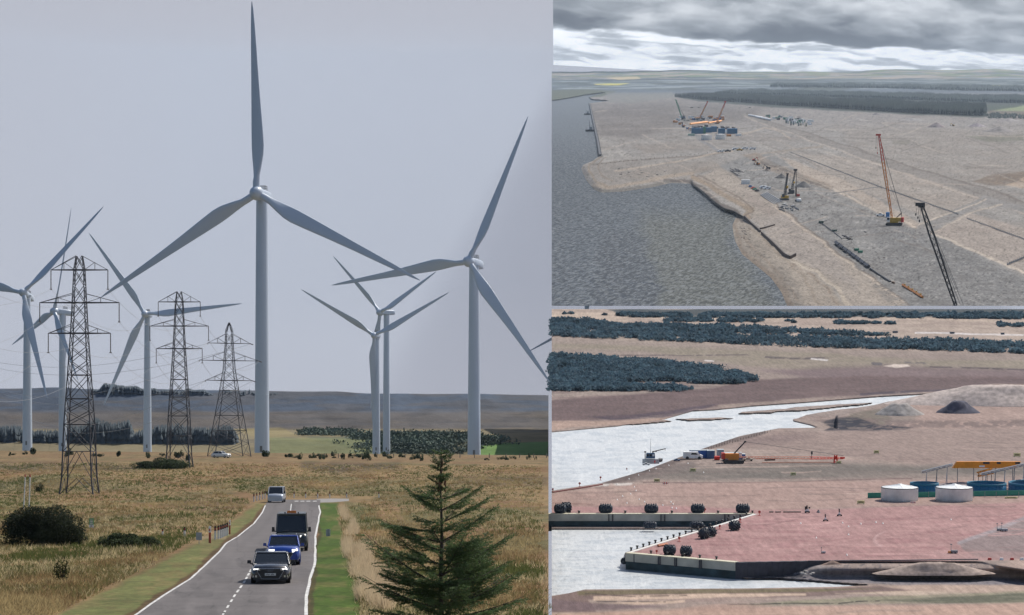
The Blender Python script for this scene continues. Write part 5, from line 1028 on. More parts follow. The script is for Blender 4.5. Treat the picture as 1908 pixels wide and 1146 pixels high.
    for i, (a, b) in enumerate((((1529, 415), (1553, 433)), ((1530, 414), (1541, 411)), ((1551, 431), (1569, 446)), ((1569, 439), (1588, 447)), ((1571, 445), (1590, 440)))): lying('dark_beam', ['dark beam running down right from the green boxes', 'short dark beam beside the green boxes', 'dark beam ending at the brown pallet', 'short beam right of the brown pallet', 'cross beam right of the brown pallet'][i], 'steel beam', F2, [a, b], .9, BLK, 'dark beams on the grey ground', 4)
    for i in range(8): lying('pile_bundle', '%s black bundle of sheet piles from the top of the long row' % 'first second third fourth fifth sixth seventh eighth'.split()[i], 'pile bundle', F2, [(1557 + i * 7.8, 455 + i * 5.7), (1564 + i * 7.8, 460 + i * 5.7)], 3.6, C_('dark_slate', (.04, .045, .055)), 'black bundles of sheet piles in a row', 4)
    lying('black_pipe', 'long black pipe between the pile bundles and the drum', 'pipe', F2, [(1621, 501), (1640, 514), (1659, 526)], 1.6, BLK)
    k = F2.k(1664, 528); r_ = thing('cable_drum', 'brown cable drum at the end of the black pipe', 'drum', F2.M(1664, 528.5)); a = MB(k); a.lathe([(0, 0), (4.4, 0), (4.4, .8), (3, .9), (3, 3), (4.4, 3.1), (4.4, 4), (0, 4)], 16); a.build('reel', C_('brown', (.2, .12, .07)), r_)
    for u, v, l_ in ((1596, 467, 'green tank by the pile bundles, left one'), (1603, 471, 'green tank by the pile bundles, right one'), (1530, 416, 'dark green box at the top left of the beams'), (1555, 432, 'dark green box halfway down the beams')):
        box_unit('green_tank', l_, 'tank', F2, u, v, 8, 5, 4, GRN if u > 1590 else C_('dark_green', (.02, .07, .05)), 30, 'green tanks on the grey ground', ribs=2, door=False)
    lying('brown_pallet', 'brown steel pallet at the end of the dark beams', 'pallet', F2, [(1574, 441), (1584, 447)], 1.7, RUS, None, 4)
    k = F2.k(1682, 533); r_ = thing('orange_beam', 'long orange steel lifting beam near the bottom edge', 'lifting beam', F2.M(1700, 545.5, 0)); o = Vector(F2.P(1700, 545.5)); A = F2.R.inverted() @ (Vector(F2.P(1682, 533)) - o); B = F2.R.inverted() @ (Vector(F2.P(1719, 556)) - o)
    a = MB(); d = B - A; a.cyl(tuple(A + Vector((0, 0, 2.4 * k))), tuple(B + Vector((0, 0, 2.4 * k))), 2.6 * k, 2.6 * k, 4, smooth=False); a.build('beam', ORG, r_)
    for i in range(5): q = A.lerp(B, (i + .5) / 5); b = MB(); b.cyl((q.x, q.y, 4 * k), (q.x, q.y, 6.5 * k), 1.6 * k, 1.6 * k, 6); b.build('lug', YEL, r_)
    # sand fence frames and sheet piles
    def xfence(label, a, b, n, s_, name='lattice_fence'):
        o = Vector(F2.P(*a)); mb = MB(); 
        for i in range(n):
            t = i / n; t2 = (i + .8) / n; p = Vector(F2.P(a[0] + (b[0] - a[0]) * t, a[1] + (b[1] - a[1]) * t)) - o; q = Vector(F2.P(a[0] + (b[0] - a[0]) * t2, a[1] + (b[1] - a[1]) * t2)) - o; k = F2.k(*a) * s_; w_ = Vector((0, 6 * k, 0))
            for z in (0.4, 1.6): mb.cyl(tuple(p + F2.nv * k * z), tuple(q + F2.nv * k * z), .35 * k, .35 * k, 4)
            mb.cyl(tuple(p), tuple(p + F2.nv * 3.2 * k), .4 * k, .4 * k, 4); mb.cyl(tuple(p + w_), tuple(q - w_ + F2.nv * 2 * k), .3 * k, .3 * k, 4); mb.cyl(tuple(p - w_), tuple(q + w_ + F2.nv * 1 * k), .3 * k, .3 * k, 4)
        ob = mb.build(name, C_('galv_dull', (.17, .19, .22))); ob.location = o; tag(ob, label, 'lattice fence', 'lattice fences across the sand')
    xfence('long grey lattice fence running behind the orange crane', (1472, 284), (1640, 349), 52, .55); xfence('grey lattice fence continuing down right behind the crane pendants', (1640, 349), (1786, 400), 44, .8); xfence('short lattice fence branching left from the long one', (1552, 361), (1638, 349), 26, .6)
    xfence('lattice fence at the right edge below the cross road', (1802, 408), (1912, 448), 28, 1.0); xfence('broad lattice frame at the far right edge', (1877, 494), (1915, 478), 10, 1.6)
    wall_px('sheet_pile_quay', 'long dark sheet pile quay along the water on the left of the aerial view', 'quay wall', F2, [(1098, 192), (1105, 225), (1113, 262), (1117, 288)], -5, .6, C_('sheet_pile', (.05, .05, .055)), 4, corr=3)
    wall_px('sheet_pile_wall', 'rusty broken sheet pile wall between beach and sand, upper part', 'sheet pile wall', F2, [(1387, 405), (1400, 418), (1417, 433)], -2.5, 1.9, RUS, .8, corr=1.0); wall_px('sheet_pile_wall', 'rusty broken sheet pile wall along the beach, long lower part', 'sheet pile wall', F2, [(1419, 436), (1440, 455), (1462, 477), (1472, 482), (1482, 477)], -2.5, 2.2, RUS, .8, corr=1.0); wall_px('sheet_pile_wall', 'short row of rusty piles branching off onto the sand', 'sheet pile wall', F2, [(1417, 427), (1430, 424), (1443, 420)], -.5, 1.3, RUS, .8, corr=.8)
    # far works
    for i, (u, v, w_, h) in enumerate(((1299, 249, 21, 10), (1318, 247, 15, 9), (1330, 246, 10, 10), (1344, 249, 12, 9), (1364, 249, 18, 9))): box_unit('blue_shed', 'blue shed, %s from the left in the far works row' % 'first second third fourth fifth'.split()[i], 'shed', F2, u, v, w_, 16, h, TEA, 0, 'blue sheds in the far works', ribs=5, roof=C_('blue_roof', (.02, .16, .34)))
    box_unit('green_silo', 'green plant tower between the blue sheds', 'plant tower', F2, 1312, 249, 5, 8, 12, GRN, 0, ribs=2); box_unit('white_cabin', 'small white cabin between the blue sheds', 'cabin', F2, 1351.5, 247.5, 5, 8, 6, WHT, ribs=2)
    for a, b, l_ in (((1286, 235), (1318, 231), 'long orange gantry beam, left one of the far works'), ((1320, 233), (1344, 229), 'orange gantry beam, right one of the far works')): lying('orange_gantry', l_, 'gantry', F2, [a, b], 2.0, C_('girder_bright', (.85, .33, .04)), 'orange gantries', 4, up=4)
    tank('white round tank, left one in front of the blue sheds', F2, 1316.5, 261, 20, 9, WHT, 'white tanks before the blue sheds', .05, 24); tank('white round tank, right one in front of the blue sheds', F2, 1342.5, 259.5, 19, 9, WHT, 'white tanks before the blue sheds', .05, 24)
    for i, (u, v, w_) in enumerate(((1288, 253, 12), (1376, 253, 10), (1358, 254, 8))): box_unit('site_cabin', ['pale green cabin left of the white tanks', 'white cabin right of the white tanks', 'orange skip right of the white tanks'][i], 'cabin', F2, u, v, w_, 10, 3.4, [C_('pale_green', (.4, .55, .45)), WHT, ORG][i], 0, ribs=3)
    small = [WHT, GRY, BLK, BLU, WHT, C_('cream', (.5, .45, .36)), ORG]
    def scatter_units(n, u0, u1, v0, v1, slope, label, group, hmax=4, seed=1, mats=small):
        r = random.Random(seed); pr = {}
        for i in range(n):
            m = r.choice(mats); u, v = r.uniform(u0, u1), r.uniform(v0, v1); v += slope * (u - u0); s_ = (r.uniform(.6, 2.0), r.uniform(.6, 1.3), r.uniform(.5, 1.4))
            if m.name not in pr: pr[m.name] = box_unit('site_box', label, 'site box', F2, u, v, 4, 8, hmax, m, r.choice([0, 12, -15]), group, ribs=2)
            else: dup(pr[m.name], F2.M(u, v, r.choice([0, 12, -15])) @ Matrix.Diagonal((*s_, 1)))
    scatter_units(46, 1262, 1350, 219, 226, .0, 'small box or cabin in the crowded yard behind the blue sheds', 'boxes in the yard behind the blue sheds', 3.2, 2); scatter_units(16, 1256, 1290, 224, 228, .55, 'small box along the slanting fence left of the blue sheds', 'boxes along the slanting fence', 3, 3); scatter_units(26, 1292, 1368, 236, 242, 0, 'dark stack between the gantries and blue sheds', 'dark stacks behind the blue sheds', 2.6, 4, [BLK, GRY, RUS])
    for a, b in (((1395, 216), (1422, 221)), ((1408, 219), (1436, 225))): lying('white_shed', 'long low white shed of the small plant beyond the main road' + (', nearer one' if a[0] > 1400 else ', farther one'), 'shed', F2, [a, b], 1.7, WHT, 'long white sheds', 6)
    scatter_units(40, 1425, 1512, 215, 223, .12, 'small white or green unit in the far plant', 'units of the far plant', 3.6, 6, [WHT, WHT, GRY, BLK, GRN]); r = random.Random(9)
    for i in range(9):
        u = 1465 + i * 4.6 + r.uniform(-1, 1); v = 228 + r.uniform(0, 5) + i * .4; k = F2.k(u, v); q = thing('silo', 'slim pale silo in the cluster of the far plant', 'silo', F2.M(u, v), 'silos of the far plant'); a = MB(k); h_ = r.uniform(5, 12) * (1.2 if i in (0, 2) else .8); a.lathe([(0, 0), (1.6, 0), (1.6, h_), (0, h_ + 1)], 10); a.build('shell', r.choice([WHT, C_('cream', (.5, .45, .36)), GRY]), q); a = MB(k); a.box((0, 0, h_ * .4), (3.6, 3.6, .5)); a.build('platform', GRN, q)
    for i, (u, v, m, kd) in enumerate(((1342, 284, WHT, 'pickup'), (1348, 283, WHT, 'pickup'), (1356, 283, BLK, 'pickup'), (1370, 279.5, WHT, 'van'), (1378, 281, YEL, 'truck'), (1388, 278.5, WHT, 'van'), (1402, 279, WHT, 'van'))): small_vehicle(['white pickup, first from the left along the site fence', 'white pickup, second from the left along the site fence', 'dark pickup between the white ones along the site fence', 'white lorry behind the yellow dumper', 'yellow dumper along the site fence', 'white van right of the yellow dumper', 'white van last on the right along the site fence'][i], 'vehicle', F2, u, v, 12, m, 8, kd, 'vehicles along the site fence')
    for i, (u, v, w_, h, c) in enumerate(((1745, 237, 38, 9, (.26, .22, .215)), (1820, 236, 36, 7, (.30, .26, .27)), (1862, 246, 62, 11, (.24, .215, .20)), (1878, 226, 44, 6, (.3, .27, .26)), (1633, 214, 18, 4, (.2, .18, .18)), (1456, 332, 26, 9, (.13, .125, .12)), (1497, 348, 34, 11, (.14, .135, .13)), (1431, 319, 18, 5, (.2, .17, .15)), (1600, 225, 40, 4, (.3, .27, .25)), (1700, 224, 50, 4, (.28, .26, .25)))): heap('gravel_heap', ['cone of grey gravel left of the yellow loader', 'purple-grey heap right of the yellow loader', 'broad brown-grey heap at the far right', 'flat pale heap behind the broad one', 'small dark heap near the forest', 'dark soil heap left of the drilling rigs', 'large dark soil heap right of the drill pile', 'low brown heap under the dark excavator', 'low long bank in front of the forest', 'low mound in front of the forest, right one'][i], F2, u, v, w_, h, c, i + 3, .5)
    digger('tiny yellow loader between the gravel heaps', F2, 1776, 235, 5, YEL)
    # boats by the sheet pile quay
    for i, (u, v, s_) in enumerate(((1094, 214, 12), (1099, 245, 17))):
        k = F2.k(u, v); q = thing('work_boat', ['small dark work boat at the far end of the quay', 'dark work boat with a tall deckhouse nearer along the quay'][i], 'boat', F2.M(u, v, 0, -4.0), 'work boats by the quay'); a = MB(k); a.loft([[(x * s_ * .5, y_ * s_ * .35 * wd, z * s_ * .22) for y_, z in ((-1, 1), (-.7, -.1), (.7, -.1), (1, 1))] for x, wd in ((-1, .3), (-.8, .9), (.6, 1), (1, .8))], smooth=False); a.build('hull', BLK, q); a = MB(k); a.box((s_ * .1, 0, s_ * .38), (s_ * .35, s_ * .4, s_ * .35)); a.build('deckhouse', GRY, q); a = MB(k); a.cyl((0, 0, s_ * .4), (-s_ * .1, 0, s_ * (.8 if i == 0 else 1.3)), .5, .3, 4); a.build('mast', BLK, q)
    # posts along the lower fence line and odd debris
    for i in range(30): u = 1105 + i * 8.2; v = 307 - i * .82 + (1 if i % 2 else 0); mb = MB(F2.k(u, v)); mb.cyl((0, 0, 0), (0, 0, 2.2), .4, .3, 4); o = mb.build('stake', RUS, M=F2.M(u, v)); tag(o, 'short stake in the fence line across the sand', 'stake', 'stakes across the sand')
    r = random.Random(31)
    for i in range(46):
        if i < 20: u, v = r.uniform(1150, 1300), r.uniform(312, 330)
        elif i < 34: u, v = r.uniform(1480, 1720), r.uniform(395, 550); v = min(v, 560)
        else: u, v = r.uniform(1375, 1400), r.uniform(424, 450)
        if u > 1480 and v - 375 > (u - 1440) * .78: continue
        l_ = r.uniform(1.5, 5); lying('debris_piece', 'dark piece of debris lying on the sand', 'debris', F2, [(u, v), (u + l_, v + l_ * r.uniform(-.4, .4))], r.uniform(.4, .9), r.choice([BLK, RUS, RUS]), 'pieces of debris on the sand', 4)
build_pen(); build_pen_things()
# =====================================================================  C: quay and tidal flats seen through a long lens
G3 = .745
RIVER = [(900, 803), (1028, 803), (1150, 792), (1240, 778), (1290, 764), (1330, 762), (1400, 755), (1500, 748), (1640, 737), (1790, 729), (1800, 731), (1700, 745), (1655, 751), (1600, 765), (1560, 775), (1480, 783), (1510, 790), (1535, 799), (1450, 801), (1380, 815), (1300, 842), (1200, 880), (1120, 903), (1028, 917), (900, 940)]
DOCK = [(900, 984), (1000, 984), (1310, 984), (1400, 958), (1166, 1031), (1166, 1050), (1370, 1074), (1392, 1077), (1450, 1077), (1500, 1080), (1560, 1085), (1640, 1091), (1560, 1095), (1400, 1098), (1250, 1099), (1090, 1100), (1060, 1107), (1028, 1112), (900, 1125)]
DECK = [(1404, 957), (1166, 1031), (1370, 1048.5), (1505, 1045.5), (1830, 1043.5), (1908, 1042), (2060, 1040), (2060, 930), (1800, 950), (1600, 951), (1420, 951)]
LOW = -2.45
BARS = [[(1480, 757), (1640, 748), (1600, 756), (1500, 765), (1430, 768)], [(1385, 766), (1470, 760), (1440, 770), (1370, 772)], [(1560, 763), (1660, 752), (1565, 775), (1480, 782), (1500, 772)], [(1250, 780), (1340, 776), (1380, 779), (1280, 785)], [(1150, 789), (1240, 782), (1260, 786), (1180, 792)]]
def har_level(cv):
    # flats beyond the river, and everything in front of the quay, lie low by the water
    farlow = sstep(cv.sdf([(900, 560), (2100, 560), (2100, 700), (1850, 716), (1790, 722), (1700, 745), (1600, 762), (1560, 775), (1560, 800), (1450, 801), (1380, 815), (1300, 842), (1200, 880), (1120, 903), (1028, 917), (900, 940)], raw=True), -.5, 2.5)
    nearlow = sstep(cv.sdf([(900, 985), (1310, 985), (1400, 959), (1166, 1032), (1167, 1031.5), (1370, 1049), (1505, 1046.5), (1830, 1046), (1908, 1060), (2060, 1066), (2060, 1300), (900, 1300)], raw=True), -.5, 1.6 + 8 * sstep(cv.U, 1780, 1900))
    back = sstep(cv.sdf([(900, 958), (1405, 958), (1310, 986), (900, 986)], raw=True), -1, 1)
    h = LOW * np.maximum(np.maximum(farlow, nearlow), back)
    w_ = np.maximum(sstep(cv.sdf(RIVER, raw=True), 0, 9), sstep(cv.sdf(DOCK, raw=True), 0, 6))
    bars = np.zeros(cv.U.shape)
    for b in BARS: bars = np.maximum(bars, sstep(cv.sdf(b), -1, 1.5))
    h = h * (1 - .86 * sstep(cv.U, 1395, 1560) * sstep(-cv.V, -1082, -1052) * (cv.V > 1040))
    return h - 1.6 * w_ * (1 - bars)
def build_har():
    us = np.concatenate([[1028.0], np.arange(1029, 1910, 1.7), np.arange(1912, 2060, 8.0)]); vs = np.concatenate([np.arange(1240, 1150, -4.0), np.arange(1150, 576, -1.3), [576.0]])
    U, V = np.meshgrid(us, vs); c = Canvas(U, V, (165, 148, 139), warp=4, seed=51, ws=70); P_ = c.poly
    h = har_level(c)
    c.mix(sstep(fbm(U / 90, V / 7, 5, 3), .5, .68), (160, 138, 130), .5); c.mix(sstep(fbm(U / 60, V / 4, 5, 7), .55, .7), (184, 164, 152), .5)
    # saltmarsh and pale grass strips at the top
    up = sstep(-V, -665, -640); c.mix(up, (190, 172, 158), .95); c.mix(sstep(-V, -606, -590), (206, 186, 168), .8); c.mix(up * sstep(fbm(U / 80, V / 3.5, 4, 17), .5, .65), (168, 150, 140), .6)
    P_([(900, 625), (1100, 630), (1300, 640), (1500, 648), (1908, 660), (2060, 665), (2060, 700), (1640, 700), (1400, 712), (1300, 735), (900, 740)], (160, 145, 136), 6, .8); P_([(1028, 640), (1200, 645), (1500, 655), (1700, 670), (1908, 672), (1908, 690), (1500, 690), (1380, 680), (1200, 655), (1028, 650)], (150, 142, 122), 4, .6, noise=.3, ns=(60, 4))
    P_([(1420, 690), (1650, 680), (1908, 690), (2060, 690), (2060, 712), (1700, 712), (1500, 705)], (128, 110, 112), 6, .85); c.line([(1730, 683), (1820, 686), (1915, 690)], 1.8, (84, 72, 80), 1, .9, noise=.3); c.line([(1430, 665), (1500, 668), (1545, 668)], 3, (88, 78, 84), 1.2, .8, noise=.35); c.line([(1160, 662), (1260, 663), (1400, 661)], 1.6, (92, 82, 86), 1, .8, noise=.4)
    c.line([(1625, 677), (1640, 678)], 5, (92, 88, 96), 1.4, .8); c.line([(1680, 676), (1725, 677)], 2.6, (92, 88, 94), 1.2, .8, noise=.4); P_([(1645, 682), (1665, 679), (1690, 680), (1696, 683), (1670, 686)], (222, 206, 194), 1, 1)
    for a, b in (((1515, 669), (1545, 672)), ((1310, 672), (1325, 673)), ((1705, 620), (1908, 624))): c.line([a, b], 1.8 if b[0] < 1900 else 2.2, (232, 224, 220), .8, .9)
    P_([(900, 747), (1028, 745), (1200, 733), (1330, 722), (1420, 707), (1640, 700), (1780, 703), (1850, 702), (2060, 705), (2060, 716), (1850, 716), (1780, 724), (1640, 733), (1500, 742), (1400, 752), (1300, 760), (1240, 772), (1150, 781), (1028, 785), (900, 785)], (112, 94, 94), 2.5, .95); c.speck(70, 4, .5, .68, (128, 108, 106), .5, 61, (V > 700) & (V < 790))
    P_([(1100, 776), (1200, 771), (1300, 757), (1340, 752), (1300, 766), (1230, 778), (1140, 784)], (84, 72, 84), 2, .8, noise=.4, ns=(24, 2)); c.line([(1600, 734), (1760, 727), (1840, 722)], 4, (82, 72, 84), 1.5, .85, noise=.2); c.line([(1340, 757), (1500, 745)], 5, (160, 142, 132), 2, .9, noise=.3)
    P_([(900, 786), (1028, 784), (1100, 785), (1200, 781), (1260, 778), (1180, 790), (1060, 797), (1028, 803), (900, 806)], (182, 156, 142), 2, .95)
    P_([(1380, 758), (1500, 752), (1640, 748), (1700, 740), (1800, 731), (1850, 722), (1700, 750), (1600, 770), (1560, 778), (1400, 770)], (166, 150, 142), 2, .8)
    # bank with the dark heap, weed covered foreshore
    P_([(1610, 765), (1660, 752), (1700, 746), (1790, 725), (1850, 718), (1908, 718), (2060, 718), (2060, 800), (1620, 800)], (176, 152, 142), 3, .9); P_([(1610, 768), (1650, 755), (1690, 752), (1720, 770), (1700, 785), (1640, 790)], (140, 130, 122), 5, .7); P_([(1600, 768), (1640, 762), (1660, 780), (1650, 790), (1610, 795), (1560, 782)], (118, 112, 100), 3, .7, noise=.3, ns=(10, 4))
    c.line([(1600, 786), (1700, 790), (1800, 790), (1908, 788)], 12, (128, 112, 108), 4, .8, noise=.35); P_([(1530, 785), (1560, 778), (1600, 778), (1640, 790), (1700, 797), (1680, 802), (1530, 802), (1545, 795)], (44, 48, 62), 2, .95, noise=.4, ns=(12, 2.2))
    P_([(1430, 802), (1540, 802), (1680, 802), (1908, 797), (2060, 797), (2060, 860), (1700, 865), (1500, 840), (1340, 835)], (160, 140, 132), 4, .8); P_([(1380, 818), (1480, 806), (1520, 812), (1460, 826), (1380, 832)], (130, 112, 110), 6, .6, noise=.3, ns=(40, 3))
    P_([(1290, 872), (1420, 866), (1560, 862), (1700, 868), (1908, 866), (2060, 866), (2060, 884), (1700, 886), (1500, 893), (1300, 895), (1210, 890), (1250, 880)], (118, 112, 106), 7, .9, noise=.2, ns=(80, 4)); P_([(1170, 880), (1210, 866), (1290, 860), (1300, 872), (1210, 892), (1150, 905), (1120, 905)], (116, 106, 102), 5, .8)
    c.line([(1120, 905), (1200, 881), (1300, 843), (1380, 817), (1420, 806)], 7, (112, 98, 94), 3, .85, noise=.2); c.line([(1200, 899), (1400, 899), (1600, 894), (1700, 892)], 1.6, (122, 100, 96), .8, .9); c.line([(1340, 853), (1400, 852), (1560, 856), (1640, 856)], 1.2, (186, 160, 148), 1, .7)
    P_([(1028, 920), (1100, 908), (1200, 902), (1500, 897), (1908, 893), (2060, 893), (2060, 935), (1800, 940), (1500, 948), (1410, 955), (1028, 957)], (182, 152, 142), 3, .75); P_([(1120, 902), (1180, 900), (1175, 904), (1100, 907)], (222, 212, 204), 1.5, .9); c.line([(1140, 908), (1170, 925), (1200, 945)], 12, (188, 162, 150), 3, .8); c.line([(1030, 938), (1080, 939), (1120, 943)], 3, (150, 120, 112), 1.5, .7, noise=.3)
    # red deck, grey apron, track marks
    P_([(1028, 944), (1250, 942), (1420, 950), (1560, 948), (1908, 936), (2060, 930), (2060, 1046), (1908, 1042), (1500, 1050), (1370, 1050), (1160, 1034), (1404, 957), (1028, 959)], (180, 141, 138), 3, .95); c.mix(sstep(c.sdf(DECK), 0, 20) * sstep(fbm(U / 120, V / 7, 5, 77), .42, .62), (190, 152, 148), .7); c.mix(sstep(c.sdf(DECK), 0, 10) * sstep(fbm(U / 70, V / 4, 5, 87), .55, .7), (166, 124, 124), .6)
    P_([(1785, 1010), (1850, 988), (1908, 965), (2060, 900), (2060, 1040), (1908, 1041), (1820, 1038), (1795, 1025)], (150, 134, 132), 2, .95, raw=True); c.line([(1785, 1012), (1850, 989), (1915, 962)], 5, (168, 158, 160), 3, .8); P_([(1740, 1030), (1800, 1024), (1908, 1030), (1908, 1042), (1780, 1042)], (178, 146, 142), 5, .6)
    r = random.Random(3)
    for i in range(44):
        u0, v0 = r.uniform(1240, 1900), r.uniform(962, 1040); l_ = r.uniform(30, 160); c.line([(u0, v0), (u0 + l_ * .5, v0 + r.uniform(-4, 2)), (u0 + l_, v0 + r.uniform(-9, 3))], r.uniform(.7, 1.6), r.choice([(160, 118, 118), (206, 164, 160), (150, 120, 118), (200, 156, 152)]), .8, .6)
    for i in range(60):
        u0, v0 = r.uniform(1030, 1880), r.uniform(815, 950); l_ = r.uniform(40, 220); c.line([(u0, v0), (u0 + l_ * .5, v0 + r.uniform(-2, 2)), (u0 + l_, v0 + r.uniform(-4, 3))], r.uniform(.7, 1.6), r.choice([(146, 126, 120), (188, 166, 154), (134, 118, 112)]), .8, .55)
    for i in range(9): a = ellipse(1640 + i * 3, 1010 - i * .5, 16 + i * 2, 10 + i * 1.0, 14)[5:11]; c.line(a, .9, (206, 170, 166), .8, .5)
    # shingle, spoil and low tide sand in front
    P_([(1392, 1078), (1400, 1066), (1500, 1052), (1600, 1062), (1900, 1078), (2060, 1080), (2060, 1092), (1700, 1090), (1560, 1085), (1450, 1079)], (138, 132, 136), 2, .95); c.speck(5, 2, .56, .7, (100, 98, 106), .6, 93, (V > 1050) & (V < 1092) & (U > 1392)); P_([(1396, 1072), (1440, 1066), (1500, 1070), (1495, 1077), (1400, 1078)], (48, 52, 62), 1.5, .9, noise=.45, ns=(6, 2)); P_([(1475, 1064), (1530, 1052), (1545, 1060), (1510, 1068)], (190, 176, 168), 2, .7, noise=.4, ns=(6, 3))
    P_([(1830, 1060), (1908, 1040), (2060, 1030), (2060, 1082), (1880, 1078), (1780, 1068)], (186, 162, 150), 3, .85)
    P_([(1600, 1092), (1700, 1090), (2060, 1090), (2060, 1106), (1700, 1104), (1450, 1110), (1150, 1120), (1110, 1118), (1400, 1098)], (192, 168, 152), 3, .9); P_([(900, 1124), (1028, 1113), (1070, 1103), (1090, 1101), (1300, 1099), (1500, 1097), (1640, 1092), (1700, 1100), (1500, 1112), (1200, 1114), (1100, 1118), (1110, 1140), (1028, 1141), (900, 1146)], (128, 108, 104), 2, .9)
    P_([(1072, 1102), (1200, 1099.5), (1500, 1097), (1640, 1097), (1500, 1104), (1200, 1108), (1080, 1110)], (124, 114, 88), 1.8, .9, noise=.15, ns=(60, 2)); P_([(1105, 1112), (1300, 1107), (1500, 1106), (1500, 1110), (1330, 1114), (1180, 1118), (1110, 1120)], (216, 190, 170), 1.5, .9); P_([(1140, 1124), (1280, 1118), (1280, 1123), (1190, 1128)], (214, 188, 168), 1.5, .85); c.line([(1090, 1107), (1180, 1112), (1280, 1110)], 1.6, (92, 78, 74), 1, .8, noise=.4); c.line([(1115, 1121), (1190, 1122), (1240, 1122)], 1.4, (70, 62, 64), .8, .8, noise=.3)
    P_([(1350, 1130), (1500, 1118), (1700, 1108), (1908, 1102), (2060, 1102), (2060, 1124), (1700, 1124), (1500, 1128)], (150, 146, 122), 3, .85, noise=.25, ns=(70, 3)); P_([(1640, 1118), (1740, 1113), (1908, 1106), (2060, 1104), (2060, 1120), (1740, 1124)], (96, 98, 84), 2, .85, noise=.35, ns=(50, 2)); c.line([(1355, 1127), (1450, 1125), (1560, 1124), (1640, 1120)], 1.8, (66, 62, 62), 1, .9, noise=.35)
    P_([(1100, 1142), (1300, 1134), (1500, 1130), (2060, 1122), (2060, 1300), (900, 1300), (900, 1150)], (196, 164, 148), 3, .9); P_([(1250, 1134), (1350, 1126), (1440, 1128), (1340, 1140)], (182, 152, 138), 3, .7); c.line([(1560, 1142), (1640, 1137), (1720, 1137)], 3, (160, 140, 130), 2, .6, noise=.3); P_([(1560, 1106), (1700, 1101), (1800, 1105), (1700, 1110)], (214, 192, 172), 2, .7, noise=.3, ns=(30, 2))
    P_([(900, 1120), (1028, 1116), (1110, 1125), (1240, 1130), (1160, 1136), (1028, 1140), (900, 1142)], (122, 104, 108), 3, .8)
    c.C *= (1 + .26 * (fbm(U / 2.6, V / 1.5, 2, 201) - .5) + .24 * (fbm(U / 24, V / 2.5, 4, 203) - .5))[..., None]
    P_([(1130, 576), (2060, 570), (2060, 592), (1500, 590), (1180, 588), (1150, 583)], (58, 76, 84), 1.5, .9)
    P = HARB.P(U, V, h)
    np_mesh('quay_ground', P.reshape(-1, 3), grid_faces(*U.shape), ground_mat('quay_gravel', .12, .9, .08, .2, .5, aniso=.13), c.C.reshape(-1, 3) * G3, smooth=True)['kind'] = 'structure'
    wm = water_mat('harbour_water', .22, .9, .35, (1, .12), 1.0, .6, .3, 4, glint=1.1, clo=.74, chi=.25, cstr=1.6, crot=0, glint_col=(.55, .57, .58, 1), refl=.34)
    for nm, pl, lo, hi in (('river_water', RIVER, 725, 945), ('dock_water', DOCK, 955, 1130)):
        us = np.concatenate([[1028.0], np.arange(1030, 1810, 3.0)]); vs = np.arange(float(hi), lo, -1.5); U, V = np.meshgrid(us, vs); c = Canvas(U, V, (214, 218, 220), warp=6, seed=3, ws=40); keep = c.sdf(pl, raw=True) > -10
        if nm == 'river_water': keep &= ~(c.sdf([(1400, 810), (1480, 800), (1560, 800), (1620, 790), (1900, 790), (1900, 960), (1300, 960), (1200, 900), (1300, 850)], raw=True) > 12)
        c.mix(sstep(fbm(U / 30, V / 3, 5, 5), .45, .65), (176, 186, 194), .6); P = HARB.P(U, V, LOW - .35)
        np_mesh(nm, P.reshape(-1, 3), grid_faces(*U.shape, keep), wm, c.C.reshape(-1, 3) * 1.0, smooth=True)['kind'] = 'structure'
    # sand bars in the river are part of the flats; gorse and scrub belts
    gm = thin(mat('gorse', (.09, .15, .19), .9, var=.4, scale=.15), .4)  # leaf colour carries the blue of distance haze
    bm_ = []
    for pts, n, hh in (([(1150, 586), (1908, 585), (2050, 586), (2050, 596), (1700, 593), (1400, 592), (1180, 591), (1150, 588)], 2600, 1.7), ([(1028, 595), (1110, 600), (1150, 606), (1250, 606), (1400, 610), (1480, 615), (1660, 625), (1600, 626), (1450, 622), (1300, 618), (1150, 614), (1028, 612)], 1700, 2.0),
                       ([(1028, 613), (1200, 618), (1400, 626), (1700, 636), (1908, 641), (2050, 645), (2050, 662), (1908, 659), (1700, 652), (1500, 647), (1300, 638), (1028, 627)], 3200, 2.4), ([(1235, 594), (1320, 594), (1330, 600), (1240, 599)], 120, 1.6), ([(1340, 594), (1425, 597), (1420, 601), (1335, 600)], 130, 1.6), ([(1550, 600), (1650, 602), (1680, 604), (1560, 604)], 140, 1.5), ([(1860, 604), (1910, 606), (1910, 609), (1865, 609)], 60, 1.4), ([(1465, 598), (1505, 600), (1500, 602), (1465, 601)], 50, 1.4), ([(1055, 583), (1068, 585), (1040, 586)], 16, 1.0), ([(1124, 586), (1136, 587), (1126, 588)], 10, 1.0)):
        bm_.append((pts, n, hh))
    def belt(nm, lab, sets, leaf, seed):
        Cs = []
        for pts, n, hh in sets:
            Pp, q = scatter_poly(HARB, pts, n, LOW, seed + n); r = np.random.default_rng(n)
            kp = fbm(q[:, 0] / 16, q[:, 1] / 4, 3, seed + 5) < .62; Pp, q = Pp[kp], q[kp]
            lump = hh * (.55 + .9 * vn(q[:, 0] / 9, q[:, 1] / 3, seed)); m = 16; d = r.normal(size=(len(Pp), m, 3)); d /= np.linalg.norm(d, axis=2)[..., None]; d[..., 2] = np.abs(d[..., 2]); rad = r.uniform(.5, 1, (len(Pp), m, 1)); Cs.append((Pp[:, None] + d * rad * np.stack([lump * 1.0, lump * 1.3, lump * 1.0], -1)[:, None]).reshape(-1, 3))
        V, Fc = leaves(np.concatenate(Cs), leaf, tri=True); o = np_mesh(nm, V, Fc, gm); tag(o, lab, 'scrub', kind='stuff')
